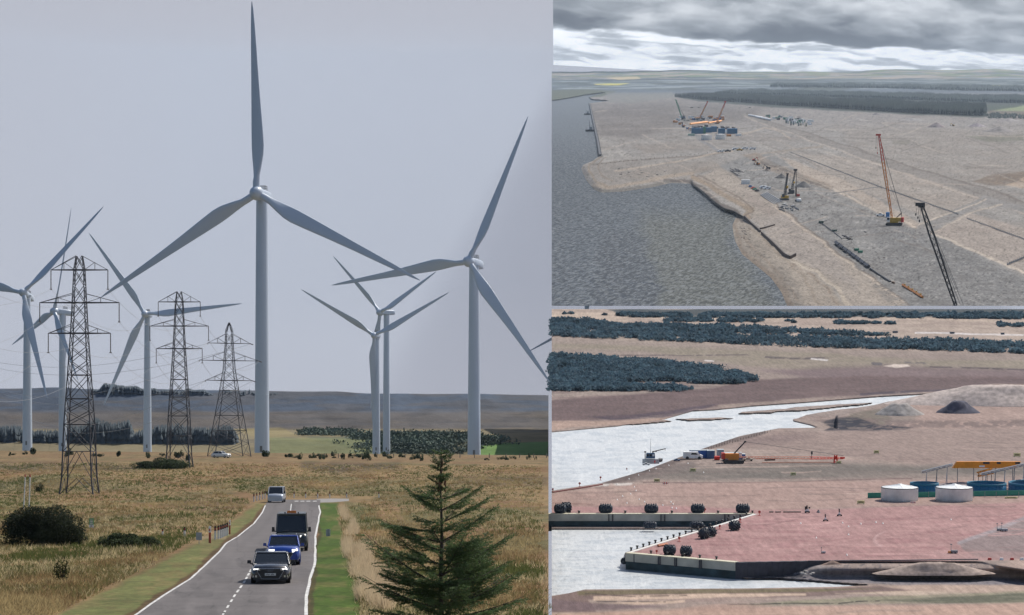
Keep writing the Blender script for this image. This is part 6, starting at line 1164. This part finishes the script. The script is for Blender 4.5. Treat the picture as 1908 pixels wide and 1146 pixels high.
    belt('far_scrub_belts', 'blue-green scrub belts across the far flats', bm_, 1.1, 3)
    belt('gorse_thicket', 'blue-green gorse thicket at the left beyond the mud', [([(1028, 662), (1100, 668), (1200, 672), (1270, 681), (1330, 686), (1350, 686), (1345, 695), (1395, 702), (1410, 711), (1370, 716), (1300, 715), (1250, 710), (1180, 712), (1150, 718), (1200, 721), (1290, 726), (1270, 729), (1160, 729), (1028, 728)], 6500, 2.3), ([(1345, 690), (1380, 694), (1375, 697), (1350, 697)], 60, 1.3)], .95, 9)
    for i in range(26):
        pass

def build_har_things():
    F3 = HARB; conc = mat('quay_concrete', (.42, .42, .38), .85, var=.3, scale=.25, bump=.2); weed = mat('weeded_concrete', (.03, .06, .075), .8, var=.5, scale=.4); copg = mat('coping_cream', (.62, .58, .44), .8, var=.15); sheet = mat('dark_sheet', (.035, .035, .05), .7, var=.3, scale=.8)
    def quay(label, pts, joints):
        r_ = wall_px('quay_wall', label, 'quay wall', F3, pts, LOW - 1.0, -1.35, weed, 1.2); o = Vector(F3.P(*pts[0])); n = F3.nv
        def run(h0, h1, m, nm, out):
            mb = MB(); Q = [Vector(F3.P(*p)) - o for p in pts]
            for a, b in zip(Q[:-1], Q[1:]):
                s_ = (b - a).cross(n).normalized(); f = lambda q, h, d: tuple(q + s_ * d + n * h)
                mb.add([f(a, h0, out), f(b, h0, out), f(b, h0, -1.2), f(a, h0, -1.2), f(a, h1, out), f(b, h1, out), f(b, h1, -1.2), f(a, h1, -1.2)], [(0, 1, 5, 4), (1, 2, 6, 5), (2, 3, 7, 6), (3, 0, 4, 7), (4, 5, 6, 7), (3, 2, 1, 0)])
            mb.build(nm, m, r_)
        run(-1.347, .04, conc, 'concrete_face', .12); run(.043, .16, copg, 'coping', .18)
        for u, v in joints:
            mb = MB(); q = Vector(F3.P(u, v)) - o; k = F3.k(u, v)
            for s_ in (-1, 1): x = s_ * (3.6 if joints is not J2 else 1.6) * k; c0 = q + Vector((x, -.32, 0)); mb.add([tuple(c0 + Vector((dx, dy, 0)) + n * z) for z in (-1.5, .02) for dx, dy in ((-.1, -.1), (.1, -.1), (.1, .1), (-.1, .1))], [(0, 1, 5, 4), (1, 2, 6, 5), (2, 3, 7, 6), (3, 0, 4, 7), (4, 5, 6, 7)])
            mb.build('fender_rail', sheet, r_)
        return r_
    J2 = [(1183, 1032.5), (1228, 1037), (1258.5, 1039.5), (1304.5, 1043.5)]
    quay('long straight concrete quay wall behind the dock basin', [(1000, 958.5), (1405, 958.5)], [(1138, 958.5), (1235, 958.5), (1354, 958.5)])
    quay('concrete end wall of the red quay, front of the basin', [(1166, 1031.5), (1370, 1049)], J2)
    wall_px('sheet_pile_wall', 'dark sheet pile wall right of the concrete quay end', 'sheet pile wall', F3, [(1370.5, 1049), (1393, 1048.6), (1505, 1046.4)], LOW - .6, .1, sheet, .8, corr=.5)
    wall_px('low_dark_wall', 'low dark retaining edge along the red deck', 'retaining wall', F3, [(1506, 1046.2), (1700, 1044.6), (1823, 1043)], -1.0, .12, sheet, .5)
    o = wall_px('quay_kerb', 'white kerb running up the left edge of the red quay', 'kerb', F3, [(1404, 958.5), (1340, 978), (1280, 996), (1220, 1014.5), (1167, 1031)], -LOW * 0 - 1.2, .14, mat('white_kerb', (.72, .7, .66), .7), .7)
    wall_px('river_edge', 'red-brown edging along the river bank at the far left', 'edging', F3, [(1120, 903.5), (1080, 910), (1028, 918)], -.8, .25, C_('red_brown', (.22, .06, .05)), .5)
    # fenders
    def fender(label, u, v, w_, h, yaw=0, group='big black rubber fenders on the quay', lvl=0.0, net=True):
        w_ *= 1.1; h *= 1.12
        k = F3.k(u, v); q = thing('rubber_fender', label, 'fender', F3.M(u, v, yaw, lvl), group); R_ = h / 2; L_ = w_ / 2; a = MB(k); pr = [(0, -L_), (R_ * .45, -L_ * .98), (R_ * .8, -L_ * .86), (R_ * .96, -L_ * .66), (R_, -L_ * .5), (R_, L_ * .5), (R_ * .96, L_ * .66), (R_ * .8, L_ * .86), (R_ * .45, L_ * .98), (0, L_)]
        a.lathe([(r_ * .9, z) for r_, z in pr], 20, (0, 0, R_), 'x'); b = a
        if net:
            for i in range(5):
                x = -L_ * .66 + L_ * .33 * i
                for j in range(9): t = 2 * math.pi * (j + .5 * (i % 2)) / 9; rr = R_ * .93; b.lathe([(h * .05, -h * .05), (h * .095, -h * .03), (h * .095, h * .03), (h * .05, h * .05)], 8, (x, rr * math.cos(t), R_ + rr * math.sin(t)), 'x')
            c = MB(k)
            for sx in (-1, 1): c.cyl((sx * L_ * .7, -R_ * .6, R_ * .5), (sx * L_ * 1.6, -R_ * 1.4, .3), .22, .22, 4); c.cyl((sx * L_ * .9, -R_ * .55, R_), (sx * L_ * .2, -R_ * .98, R_ * .8), .3, .3, 4)
            c.build('chain', C_('rope', (.5, .48, .42)), q)
        b.build('body', C_('fender_rubber', (.018, .03, .05), rough=.6), q); return q
    fender('black fender at the far left end of the straight quay, front one of two', 1043.5, 957, 21, 16.5, 0); fender('black fender partly behind the front one at the far left end', 1055, 955, 18, 17, 20)
    for u, l_ in ((1128.5, 'black fender second from the left along the straight quay'), (1213.5, 'black fender in the middle of the straight quay'), (1300, 'black fender beside a small red post on the straight quay'), (1384, 'black fender nearest the inner corner of the straight quay')): fender(l_, u, 956.5, 24, 16, 0)
    fender('single black fender on the red deck nearest the inner corner', 1368.5, 988, 19, 16, 30); fender('left of two touching black fenders on the red deck', 1311.5, 1003.5, 17, 17, 50); fender('right of two touching black fenders on the red deck', 1325, 1000, 16, 16, 50)
    fender('left of two front black fenders on the red deck', 1247.5, 1034, 22, 17, -25); fender('right of two front black fenders on the red deck', 1278.5, 1036, 21, 17, -15)
    fender('black fender hanging against the straight quay wall, left one', 1211, 985, 25, 13, 0, 'fenders hanging on the quay wall', LOW + .2, True); fender('black fender hanging against the straight quay wall, right one', 1298, 985, 25, 13, 0, 'fenders hanging on the quay wall', LOW + .2); fender('dark fender hanging off the left corner of the red quay', 1162.5, 1052, 10, 13, 80, None, LOW, False)
    # bollards
    bl = MB(); k0 = F3.k(1200, 1020); bl.lathe([(.24, 0), (.17, .1), (.15, .45), (.26, .55), (.26, .68), (.0, .74)], 12)
    b0 = None; names = []
    for i in range(21):
        t = i / 20; u, v = 1176 + t * 226, 1027 - t * 69.5
        lab = 'small dark bollard along the slanting edge of the red quay'
        if b0 is None: b0 = bl.build('bollard', BLK, M=F3.M(u, v)); tag(b0, lab, 'bollard', 'bollards along the slanting quay edge')
        else: c = b0.copy(); COL.objects.link(c); c.matrix_world = F3.M(u, v)
    for i, (u, v) in enumerate(((1213, 1034), (1243, 1037), (1274, 1039.5), (1304, 1042), (1335, 1045))): c = b0.copy(); COL.objects.link(c); c.matrix_world = F3.M(u, v - 1); c['label'] = 'dark bollard above the end wall of the red quay, %s from the left' % 'first second third fourth fifth'.split()[i]; c['group'] = 'bollards above the end wall'
    for i, u in enumerate((1079, 1165, 1252, 1338)): c = b0.copy(); COL.objects.link(c); c.matrix_world = F3.M(u, 957.6) @ Matrix.Diagonal((1.2, 1.2, 1, 1)); c['label'] = 'dark bollard on the straight quay, %s from the left' % 'first second third fourth'.split()[i]; c['group'] = 'bollards on the straight quay'
    def buoy(label, u, v, s_, lvl=0.0):
        k = F3.k(u, v); q = thing('lifebuoy_post', label, 'lifebuoy post', F3.M(u, v, 0, lvl), 'red lifebuoy posts'); a = MB(k); a.cyl((0, 0, 0), (0, 0, s_), .55, .5, 6); a.box((0, 0, .3), (s_ * .6, s_ * .3, .6)); a.build('stand', REDP, q); b = MB(k); b.lathe([(s_ * .1, -.5), (s_ * .28, -.35), (s_ * .28, .35), (s_ * .1, .5)], 14, (0, -.4, s_ * .8), 'y'); b.build('ring', REDP, q)
    for u, v, s_, l_ in ((1415, 961, 9, 'red lifebuoy post at the inner corner of the quays'), (1379, 974, 8.5, 'red lifebuoy post above the single deck fender'), (1341, 986, 8, 'red lifebuoy post right of the touching fenders'), (1265.5, 1009, 9, 'red lifebuoy post halfway down the slanting edge'), (1223.5, 1033, 8, 'red lifebuoy post nearest the end wall'), (1080, 907, 8, 'red lifebuoy post on the river edge at the left'), (1119, 895, 7, 'red lifebuoy post farther up the river edge'), (1030, 917, 7, 'red lifebuoy post at the very left of the river edge'), (1168, 876, 4, 'tiny red post on the river bank'), (1313, 956, 9, 'red post beside the fourth fender')): buoy(l_, u, v, s_)
    lying('orange_beam', 'rusty orange beam lying by the slanting quay edge', 'beam', F3, [(1226, 1019), (1243, 1016)], 2.6, C_('dull_orange', (.5, .16, .06)), None, 4)
    # tanks, blue basin row, green barrier
    galv = mat('galvanised_sheet', (.72, .77, .80), .45, metal=.1, var=.12, scale=.5)
    tank('round galvanised water tank with a conical roof, left one', F3, 1676, 932, 68, 24, galv, 'galvanised water tanks', .085); tank('round galvanised water tank with a conical roof, right one', F3, 1777.5, 932, 68, 24, galv, 'galvanised water tanks', .085)
    for i, (u, w_, n) in enumerate(((1722, 54, 'left'), (1838, 74, 'middle'), (1945, 132, 'right'))):
        k = F3.k(u, 925); q = thing('blue_basin', 'dark blue round settling basin behind the tanks, %s one' % n, 'basin', F3.M(u, 915), 'dark blue basins behind the tanks'); a = MB(k); a.lathe([(w_ / 2, 0), (w_ / 2, 13.5), (w_ / 2 * .98, 13.5), (w_ / 2 * .98, 0)], 32); 
        for j in range(30): t = 2 * math.pi * j / 30; a.cyl((w_ / 2 * 1.0 * math.cos(t), w_ / 2 * math.sin(t), 0), (w_ / 2 * math.cos(t), w_ / 2 * math.sin(t), 13), .35, .35, 4)
        a.build('shell', TEA, q); b = MB(k); b.lathe([(w_ / 2 * 1.01, 13), (w_ / 2 * 1.01, 16.5), (w_ / 2 * .97, 16.5), (w_ / 2 * .97, 13)], 32); b.build('blue_rim', C_('rim_blue', (.01, .15, .25)), q)
    gf = MB(); r_ = wall_px('green_barrier', 'green mesh barrier running behind the tanks', 'barrier', F3, [(1617, 928), (1700, 927), (1800, 925), (1915, 923)], 0, 1.15, C_('mesh_green', (.03, .27, .2)), .15)
    for i in range(14): p = MB(); u = 1625 + i * 21; q = Vector(F3.P(u, 927.6)) - Vector(F3.P(1617, 928)); p.cyl(tuple(q), tuple(q + F3.nv * 1.35), .05, .05, 5); p.build('post', GRY, r_)
    # conveyor gantries
    def gantry(label, a, b, top, hgt, ya, n, m=GRY, deckh=3.2):
        k = F3.k(a[0], ya); q = thing('conveyor_bridge', label, 'conveyor', F3.M(a[0], ya), 'steel conveyor bridges'); L_ = b[0] - a[0]; z0 = ya - a[1]; z1 = ya - b[1]; t = MB(k)
        for sy in (-3, 3):
            t.cyl((0, sy, z0), (L_, sy, z1), .8, .8, 4); t.cyl((0, sy, z0 - deckh), (L_, sy, z1 - deckh), .6, .6, 4)
            for i in range(n * 2): x0 = L_ * i / (n * 2); x1 = L_ * (i + 1) / (n * 2); za = z0 + (z1 - z0) * x0 / L_; zb = z0 + (z1 - z0) * x1 / L_; t.cyl((x0, sy, za if i % 2 else za - deckh), (x1, sy, zb - deckh if i % 2 else zb), .35, .35, 4)
        t.add([(0, -3, z0), (L_, -3, z1), (L_, 3, z1), (0, 3, z0)], [(0, 1, 2, 3)]); t.build('walkway', C_('pale_steel', (.42, .43, .46)), q)
        for i in range(n): x = L_ * (i + .5) / n; zt = z0 + (z1 - z0) * x / L_ - deckh; l = MB(k); l.cyl((x, -2, zt), (x - 3, -2, 0), .7, .6, 5); l.cyl((x, 2, zt), (x + .5, 2, 0), .7, .6, 5); l.cyl((x - 1.5, -2, zt * .5), (x + .2, 2, zt * .5), .35, .35, 4); l.build('leg', GRY if i % 2 else C_('leg_white', (.5, .5, .52)), q)
    gantry('steel conveyor bridge climbing left of the orange hall roof', (1717, 878), (1774, 864), 0, 24, 905, 3); gantry('steel conveyor bridge at the right edge behind the tanks', (1828, 882), (1916, 862), 0, 24, 908, 5)
    k = F3.k(1830, 900); q = thing('orange_gantry', 'long bright orange gantry girder above the blue basins', 'gantry', F3.M(1834, 903)); a = MB(k); pts = [(-60, 31), (-52, 43), (66, 43), (58, 31)]; a.loft([[(x, y_, z) for x, z in pts] for y_ in (-4, 4)], smooth=False); a.build('girder', C_('girder_orange', (.85, .30, .015)), q)
    for x, w_ in ((2, 12), (25, 7), (60, 9)): b = MB(k); b.box((x, -4.4, 40.5), (w_, .8, 3.6)); b.build('opening', BLK, q)
    b = MB(k); b.box((-6, -4.5, 34.5), (10, .8, 3)); b.build('sign_plate', WHT, q)
    for x in (-50, -20, 20, 52): b = MB(k); b.cyl((x, 0, 0), (x, 0, 31), .8, .8, 6); b.build('column', GRY, q)
    k = F3.k(1835, 905); q = thing('orange_truss', 'orange steel truss under the gantry girder', 'steel truss', F3.M(1835, 904)); a = MB(k); a.lattice((-14, 0, 20), (14, 0, 27), 7, 9, 5, .9, .6); a.build('truss', C_('girder_orange', (.85, .30, .015)), q); b = MB(k)
    for x in (-12, -4, 4, 12): b.cyl((x, 0, 0), (x, 0, 20), .6, .6, 5)
    b.build('legs_frame', RUS, q)
    heap('sludge_bank', 'low dark bank between the basins and the gantries', F3, 1790, 905, 150, 7, (.24, .2, .2), 4, .2)
    # yellow-green barrier boxes
    bx = C_('barrier_yellow', (.85, .78, .42))
    for u, v, w_, h, l_ in ((1291, 879, 11, 6.5, 'pale yellow sign box on the bank right of the boat'), (1478, 886, 10, 6, 'pale yellow sign box on the dark grass strip in the middle'), (1224, 898, 11, 6, 'pale yellow sign box at the left end of the track'), (1563, 864, 9, 5, 'pale yellow sign box at the foot of the lying crane boom'), (1633, 845, 10, 6, 'faint yellow sign box above the left water tank'), (1895, 851, 13, 7, 'pale yellow sign box near the right edge, highest one'), (1604, 939, 14, 6.5, 'yellow sign box left of the water tanks'), (1884, 929, 24, 3.5, 'long low yellow sign at the right behind the tanks')):
        k = F3.k(u, v); q = thing('sign_box', l_, 'sign box', F3.M(u, v), 'pale yellow sign boxes'); a = MB(k); a.box((0, 0, h * .55), (w_, 1.5, h * .9)); a.build('panel', bx, q); b = MB(k); b.box((0, -.8, h * .55), (w_ * .7, .2, h * .4)); b.build('dark_lettering', C_('olive', (.3, .27, .12)), q); c = MB(k)
        for sx in (-1, 1): c.box((sx * w_ * .4, 0, h * .06), (w_ * .08, 3, h * .12))
        c.build('foot', GRY, q)
    for i, (u, v, l_) in enumerate(((1240, 904, 'red and white barrier by the yellow sign box at the left'), (1701, 939.5, 'red and white barrier in front of the left water tank'))):
        k = F3.k(u, v); q = thing('striped_barrier', l_, 'barrier', F3.M(u, v), 'red and white barriers'); a = MB(k); a.box((0, 0, 3.5), (10, 1, 3.4)); a.build('board', REDP if i == 0 else WHT, q); b = MB(k)
        for x in (-3.4, 0, 3.4): b.box((x, -.6, 3.5), (1.5, .3, 3.4))
        b.build('stripe', WHT if i == 0 else REDP, q)
    for i, u in enumerate((1844, 1866, 1885.5, 1904)): k = F3.k(u, 1043); q = MB(k); q.loft([[(x, y_, z) for y_, z in ((-2, 0), (2, 0), (1.2, 4), (-1.2, 4))] for x in (-3.2, 3.2)], smooth=False); o = q.build('water_barrier', REDP if i % 2 == 0 else WHT, M=F3.M(u, 1043.5)); tag(o, '%s plastic barrier at the grey apron, %s from the left' % (('red', 'white')[i % 2], 'first second third fourth'.split()[i]), 'barrier', 'plastic barriers at the apron')
    # works by the river: crane lying down, blue containers, van, boat
    k = F3.k(1366, 862); q = crawler('orange crawler crane with raised dark mast and long boom laid flat to the right', F3, 1366, 863, (205, 9), 38, (C_('crane_orange', (.72, .25, .03)), REDP, C_('salmon', (.62, .26, .18)), C_('bright_red', (.8, .04, .02))), yaw=180, bw=4.5, mast=False, hook=False)
    a = MB(k); a.cyl((-2, 0, 14), (22, 0, 40), 1.5, 1.3, 5); a.cyl((22, 0, 40), (205, 0, 14), .38, .38, 4); a.box((22, 0, 40), (4, 2, 3)); a.build('mast', BLK, q)
    a = MB(k); a.cyl((146, 0, 8), (146, 0, 22), .6, .6, 4); a.box((146, 0, 19), (3, 3, 5)); a.build('boom_trestle', BLK, q)
    k = F3.k(1560, 862); q = thing('boom_head_frame', 'bright red boom head frame at the end of the lying boom', 'steel frame', F3.M(1557, 863)); a = MB(k); a.lattice((0, 0, 0), (0, 0, 15), 6, 4, 3, .9); a.box((0, 0, 10), (5, 3, 5)); a.build('frame', C_('bright_red', (.8, .04, .02)), q)
    lying('steel_boom', 'long thin orange-red boom section lying on the grass', 'crane boom', F3, [(1408, 861), (1470, 860.5), (1552, 860.5)], .8, C_('salmon', (.62, .26, .18)), None, 4, up=6); lying('steel_boom', 'lower orange-red boom section lying right beside the long one', 'crane boom', F3, [(1420, 862.5), (1552, 862)], .7, C_('salmon', (.62, .26, .18)), None, 4)
    lying('dark_hook_block', 'dark steel pieces lying beside the boom', 'hook block', F3, [(1425, 858.5), (1444, 858)], 1.7, BLK, None, 5)
    lying('red_steel_drum', 'bright red and orange ballast blocks left of the crane tracks', 'ballast', F3, [(1331, 857.5), (1341, 857.5)], 4.2, C_('bright_red', (.8, .04, .02)), None, 8)
    blu = C_('container_blue', (.015, .10, .36)); blt = C_('container_top', (.55, .6, .62))
    for i, (u, v, w_, h, m, l_) in enumerate(((1303, 853, 36, 14, blu, 'long blue container left behind the white van'), (1324, 854, 14, 14.5, C_('slate_blue', (.05, .12, .25)), 'slate blue container at the end of the long one'), (1342, 853, 12, 15, C_('cont_grey', (.3, .33, .38)), 'grey container with a dark doorway'), (1363, 858, 26, 14, C_('deep_blue', (.01, .06, .17)), 'deep blue cabin with a small window behind the orange crane'), (1381, 858, 14, 12, blu, 'blue cabin end behind the dark mast'))): box_unit('blue_container', l_, 'container', F3, u, v, w_, 16, h, m, 0, 'containers by the river', roof=blt, ribs=7, win=1 if i in (2, 3) else 0)
    small_vehicle('white van parked in front of the blue containers', 'van', F3, 1291, 855.5, 36, WHT, 180, 'van'); small_vehicle('dark blue car half hidden beside the white van', 'car', F3, 1307, 854, 14, blu, 180, 'car'); small_vehicle('small dark blue skip car left of the van', 'car', F3, 1261, 859, 12, C_('slate_blue', (.05, .12, .25)), 0, 'truck')
    small_vehicle('white dropside pickup right of the crane tracks', 'pickup', F3, 1393, 859, 20, C_('cream2', (.6, .56, .46)), 180, 'truck')
    k = F3.k(1213, 862); q = thing('work_boat', 'work boat with blue wheelhouse, tall mast and a deck crane by the bank', 'boat', F3.M(1213, 864, 0, 0)); a = MB(k); a.loft([[(x, y_ * 5 * wd, z) for y_, z in ((-1, 9), (-.8, 0), (.8, 0), (1, 9))] for x, wd in ((-16, .3), (-11, .9), (12, 1), (15, .8))], smooth=False); a.build('hull', C_('boat_white', (.55, .57, .58)), q); a = MB(k); a.box((-1, 0, 15), (17, 7, 10), tx=.9); h = a.build('wheelhouse', C_('wheel_blue', (.06, .14, .26)), q)
    for x in (-6, -1, 4): b = MB(k); b.box((x, -3.7, 16), (3.4, .4, 4)); b.build('window', WHT if x == 4 else GLA, h)
    a = MB(k); a.cyl((-1, 0, 20), (-1, 0, 46), .45, .2, 5); a.build('mast', GRY, q); a = MB(k); a.cyl((3, 0, 19), (4, 0, 23), 1.2, 1.2, 6); a.cyl((2, 0, 22), (27, 0, 28), 1.1, .9, 5); a.cyl((26, 0, 28), (26, 0, 24), .4, .4, 4); a.box((9, 0, 23), (3, 2, 2)); a.build('deck_crane', RUS, q); a = MB(k); a.cyl((-11, 0, 9), (-11, 0, 23), .9, .7, 5); a.box((-11, 0, 22), (4, 2, 2)); a.build('post', RUS, q)
    k = F3.k(1203, 868); small_vehicle('white lorry cab at the water edge in front of the work boat', 'lorry', F3, 1204, 867, 14, WHT, 0, 'truck'); lying('dark_winch', 'dark winch on the bank right of the boat', 'winch', F3, [(1227, 862), (1231, 861)], 4, BLK, None, 8)
    def person(label, u, v, h, m, yaw=0):
        k = F3.k(u, v) * h; M = F3.M(u, v, yaw); me = bpy.data.meshes.new('person'); vs = [(0, 0, .53), (-.07, 0, .5), (-.08, -.02, .27), (-.08, .02, .03), (.07, 0, .5), (.08, .03, .27), (.09, .01, .03), (0, 0, .68), (0, 0, .82), (-.13, 0, .79), (-.16, 0, .62), (-.14, -.06, .47), (.13, 0, .79), (.17, 0, .62), (.15, -.05, .47), (0, 0, .88), (0, -.01, .95)]; ra = [.085, .06, .045, .03, .06, .045, .03, .085, .09, .045, .035, .025, .045, .035, .025, .035, .06]; ed = [(0, 1), (1, 2), (2, 3), (0, 4), (4, 5), (5, 6), (0, 7), (7, 8), (8, 9), (9, 10), (10, 11), (8, 12), (12, 13), (13, 14), (8, 15), (15, 16)]
        me.from_pydata([(a * k, b * k, c * k) for a, b, c in vs], ed, []); me.materials.append(m); o = bpy.data.objects.new('person', me); COL.objects.link(o); o.modifiers.new('skin', 'SKIN'); sv = me.skin_vertices[0].data
        for i, r_ in enumerate(ra): sv[i].radius = (r_ * k, r_ * k * .8)
        sv[0].use_root = True; o.modifiers.new('sub', 'SUBSURF').levels = 1; o.matrix_world = M; return tag(o, label, 'person')
    person('person in bright red clothing standing on the bank by the boat', 1220, 865, 8, C_('bright_red', (.8, .04, .02))); person('person in dark clothing standing next to the winch on the bank', 1233.5, 861, 8, BLK)
    # buggies and towers on the red deck
    for u, v, l_, hh in ((1538, 971, 'small dark wheeled machine with a white body on the red deck, lowest one', 13), (1564, 961.5, 'small dark wheeled machine with a tall post on the red deck, right one', 14), (1504, 955.5, 'two-part dark and white machine at the top of the red deck, left one', 14)):
        k = F3.k(u, v); q = thing('small_machine', l_, 'machine', F3.M(u, v), 'small wheeled machines on the red deck'); a = MB(k); a.box((0, 0, 2.2), (8, 4, 2), tx=.7); a.build('chassis', BLK, q); a = MB(k); a.box((0, 0, 5), (4 if u != 1504 else 9, 3, 4), tx=.6); a.build('body', WHT, q); a = MB(k); a.cyl((0, 0, 6), (-.5, 0, hh), 1.1, 1.3, 6); a.build('post', BLK, q)
        for sx in (-1, 1): a = MB(k); a.lathe([(0, -.8), (1.6, -.7), (1.6, .7), (0, .8)], 10, (sx * 3.4, -1.6, 1.6), 'y'); a.build('wheel', RUB, q)
        if u == 1504: a = MB(k); a.box((-3, 0, 9), (3, 3, 6)); a.box((4, 0, 9.5), (3, 3, 3)); a.build('upper_box', BLK, q)
    heap('grey_ball', 'round grey rubble heap between the small machines', F3, 1525, 955, 8, 6, (.16, .15, .16), 3, .9, cat='rubble')
    for i, (u, w_) in enumerate(((1437, 8), (1450, 11), (1476, 33))): lying('dark_timber', ['short dark timber at the inner corner, left', 'short dark timber at the inner corner, middle', 'long dark timber left of the small machines'][i], 'timber', F3, [(u - w_ / 2, 955), (u + w_ / 2, 955)], 1.2, RUS, 'dark timbers at the inner corner', 5)
    for u, v, l_, s_ in ((1776, 1031, 'grey generator with a thin light mast by the apron corner', 1), (1861, 989, 'pale lighting tower on the apron edge, left of two', .8), (1870, 990, 'pale lighting tower on the apron edge, right of two', .9), (1533, 1031, 'small pale lighting mast above the sand heap', .65)):
        k = F3.k(u, v); q = thing('lighting_tower', l_, 'lighting tower', F3.M(u, v), 'lighting towers on the deck'); a = MB(k); a.box((2 * s_, 0, 3.4 * s_), (12 * s_, 6 * s_, 5 * s_)); a.build('generator', GRY if s_ == 1 else C_('pale_steel', (.42, .43, .46)), q); a = MB(k); a.cyl((-4 * s_, 0, 2), (-4 * s_, 0, 17 * s_), .5, .4, 5); a.box((-4 * s_, 0, 17 * s_), (4 * s_, 1, 1.6 * s_)); a.build('mast', GRY, q)
        if s_ == 1: a = MB(k); a.box((-7, 0, 2.4), (5, 4, 3.6)); a.build('fuel_box', ORG, q)
        for sx in (-1, 1): a = MB(k); a.lathe([(0, -.5), (1.3 * s_, -.4), (1.3 * s_, .4), (0, .5)], 10, (sx * 3 * s_, -3 * s_, 1.3 * s_), 'y'); a.build('wheel', RUB, q)
    # heaps
    heap('sand_bank', 'broad pale sand bank running off the right edge behind the dark heap', F3, 1880, 751, 460, 33, (.48, .40, .36), 21, .16, top=.35)
    heap('dark_gravel_heap', 'dark blue-grey gravel heap with a flat top beyond the river', F3, 1785, 769, 78, 22, (.09, .09, .12), 5, .3, top=.28); heap('grey_gravel_heap', 'low grey heap left of the dark gravel heap', F3, 1676, 772, 96, 20, (.34, .31, .29), 9, .35, top=.3)
    heap('soil_heap', 'brown soil heap in front of the dark sheet piles', F3, 1552, 1062, 86, 19, (.34, .23, .18), 11, .22, hh=-1.35); heap('soil_heap', 'long pale brown soil bank at the right in front of the deck', F3, 1745, 1068, 230, 20, (.40, .31, .26), 12, .12, top=.3, hh=-1.3); heap('soil_heap', 'low pale rubble heap left of the brown soil heap', F3, 1500, 1068, 90, 9, (.45, .42, .4), 14, .2, hh=-2.1)
    r = random.Random(8)
    for i in range(14): u = 1490 + r.uniform(0, 50); v = 1066 + r.uniform(-3, 5); k = F3.k(u, v); mb = MB(k); mb.box((0, 0, 1), (r.uniform(3, 8), r.uniform(3, 6), r.uniform(1.5, 3.5)), rz=r.uniform(0, 3), tx=.8); o = mb.build('rubble_block', C_('rubble_pale', (.5, .46, .42)), M=F3.M(u, v, 0, -1.5)); tag(o, 'pale rubble block on the shingle by the soil heap', 'rubble', 'pale rubble blocks')
    # white dots: marker cones
    wm = C_('cone_white', (.8, .78, .76)); c0 = None
    pts = [(1150, 903), (1172, 893), (1190, 886), (1210, 878), (1222, 874), (1246, 868), (1282, 864), (1160, 925), (1175, 921), (1191, 931), (1201, 936), (1150, 932), (1168, 938), (1254, 940), (1250, 936), (1252, 947), (1260, 948), (1235, 942), (1182, 908), (1185, 915), (1311, 881), (1581, 997), (1581, 982), (1604, 977), (1632, 974), (1645, 976), (1772, 969), (1521, 1003), (1578, 1035), (1570, 975), (1492, 976)]
    for u, v in pts:
        if c0 is None: mb = MB(F3.k(u, v)); mb.lathe([(1.5, 0), (1.5, .3), (1.0, .4), (.35, 2.6), (0, 2.6)], 8); c0 = mb.build('marker_cone', wm, M=F3.M(u, v)); tag(c0, 'small white marker cone standing on the harbour ground', 'marker cone', 'white marker cones')
        else: c = c0.copy(); COL.objects.link(c); c.matrix_world = F3.M(u, v)
    s0 = None
    for i in range(30):
        t = i / 29; u = 1290 + 145 * t; v = 846 - 41 * t + r.uniform(-1, 1)
        if s0 is None: mb = MB(F3.k(u, v)); mb.cyl((0, 0, 0), (0, 0, 4), .45, .35, 5); s0 = mb.build('stake', RUS, M=F3.M(u, v)); tag(s0, 'short dark stake along the river bank', 'stake', 'stakes along the river bank')
        else: c = s0.copy(); COL.objects.link(c); c.matrix_world = F3.M(u, v) @ Matrix.Diagonal((1, 1, r.uniform(.5, 1.8), 1))
    for u, v, w_ in ((1668, 620.5, 9), (1774, 622, 8), (1868, 623.5, 6)): box_unit('field_hut', 'small grey hut on the far marsh, ' + {1668: 'left', 1774: 'middle', 1868: 'right'}[u] + ' one', 'hut', F3, u, v, w_, 6, 3.6, C_('hut_grey', (.2, .2, .22)), ribs=2, door=False)
build_har(); build_har_things()
# =====================================================================  the air between: one even body of haze
HZ = 2.2e-5
tn = math.tan(PEN.th); mb = MB(); q = []
for y in (-600.0, 23500.0):
    for zo in (-2300.0, 260.0):
        for x in (-3600.0, 7600.0): q.append((x, y, y * tn + zo))
mb.add(q, [f[::-1] for f in ((0, 2, 3, 1), (4, 5, 7, 6), (0, 1, 5, 4), (2, 6, 7, 3), (0, 4, 6, 2), (1, 3, 7, 5))])
hm = bpy.data.materials.new('haze'); hm.use_nodes = True; n = hm.node_tree; n.nodes.clear(); pv = n.nodes.new('ShaderNodeVolumePrincipled'); ou = n.nodes.new('ShaderNodeOutputMaterial')
pv.inputs['Color'].default_value = (.72, .85, 1.0, 1); pv.inputs['Density'].default_value = HZ; pv.inputs['Anisotropy'].default_value = 0.2; n.links.new(pv.outputs[0], ou.inputs['Volume'])
hz = mb.build('haze', hm)
import bmesh
bm_ = bmesh.new(); bm_.from_mesh(hz.data); bmesh.ops.recalc_face_normals(bm_, faces=bm_.faces); bm_.to_mesh(hz.data); bm_.free()
hz['kind'] = 'stuff'; hz['label'] = 'thin pale haze in the air'; hz['category'] = 'haze'
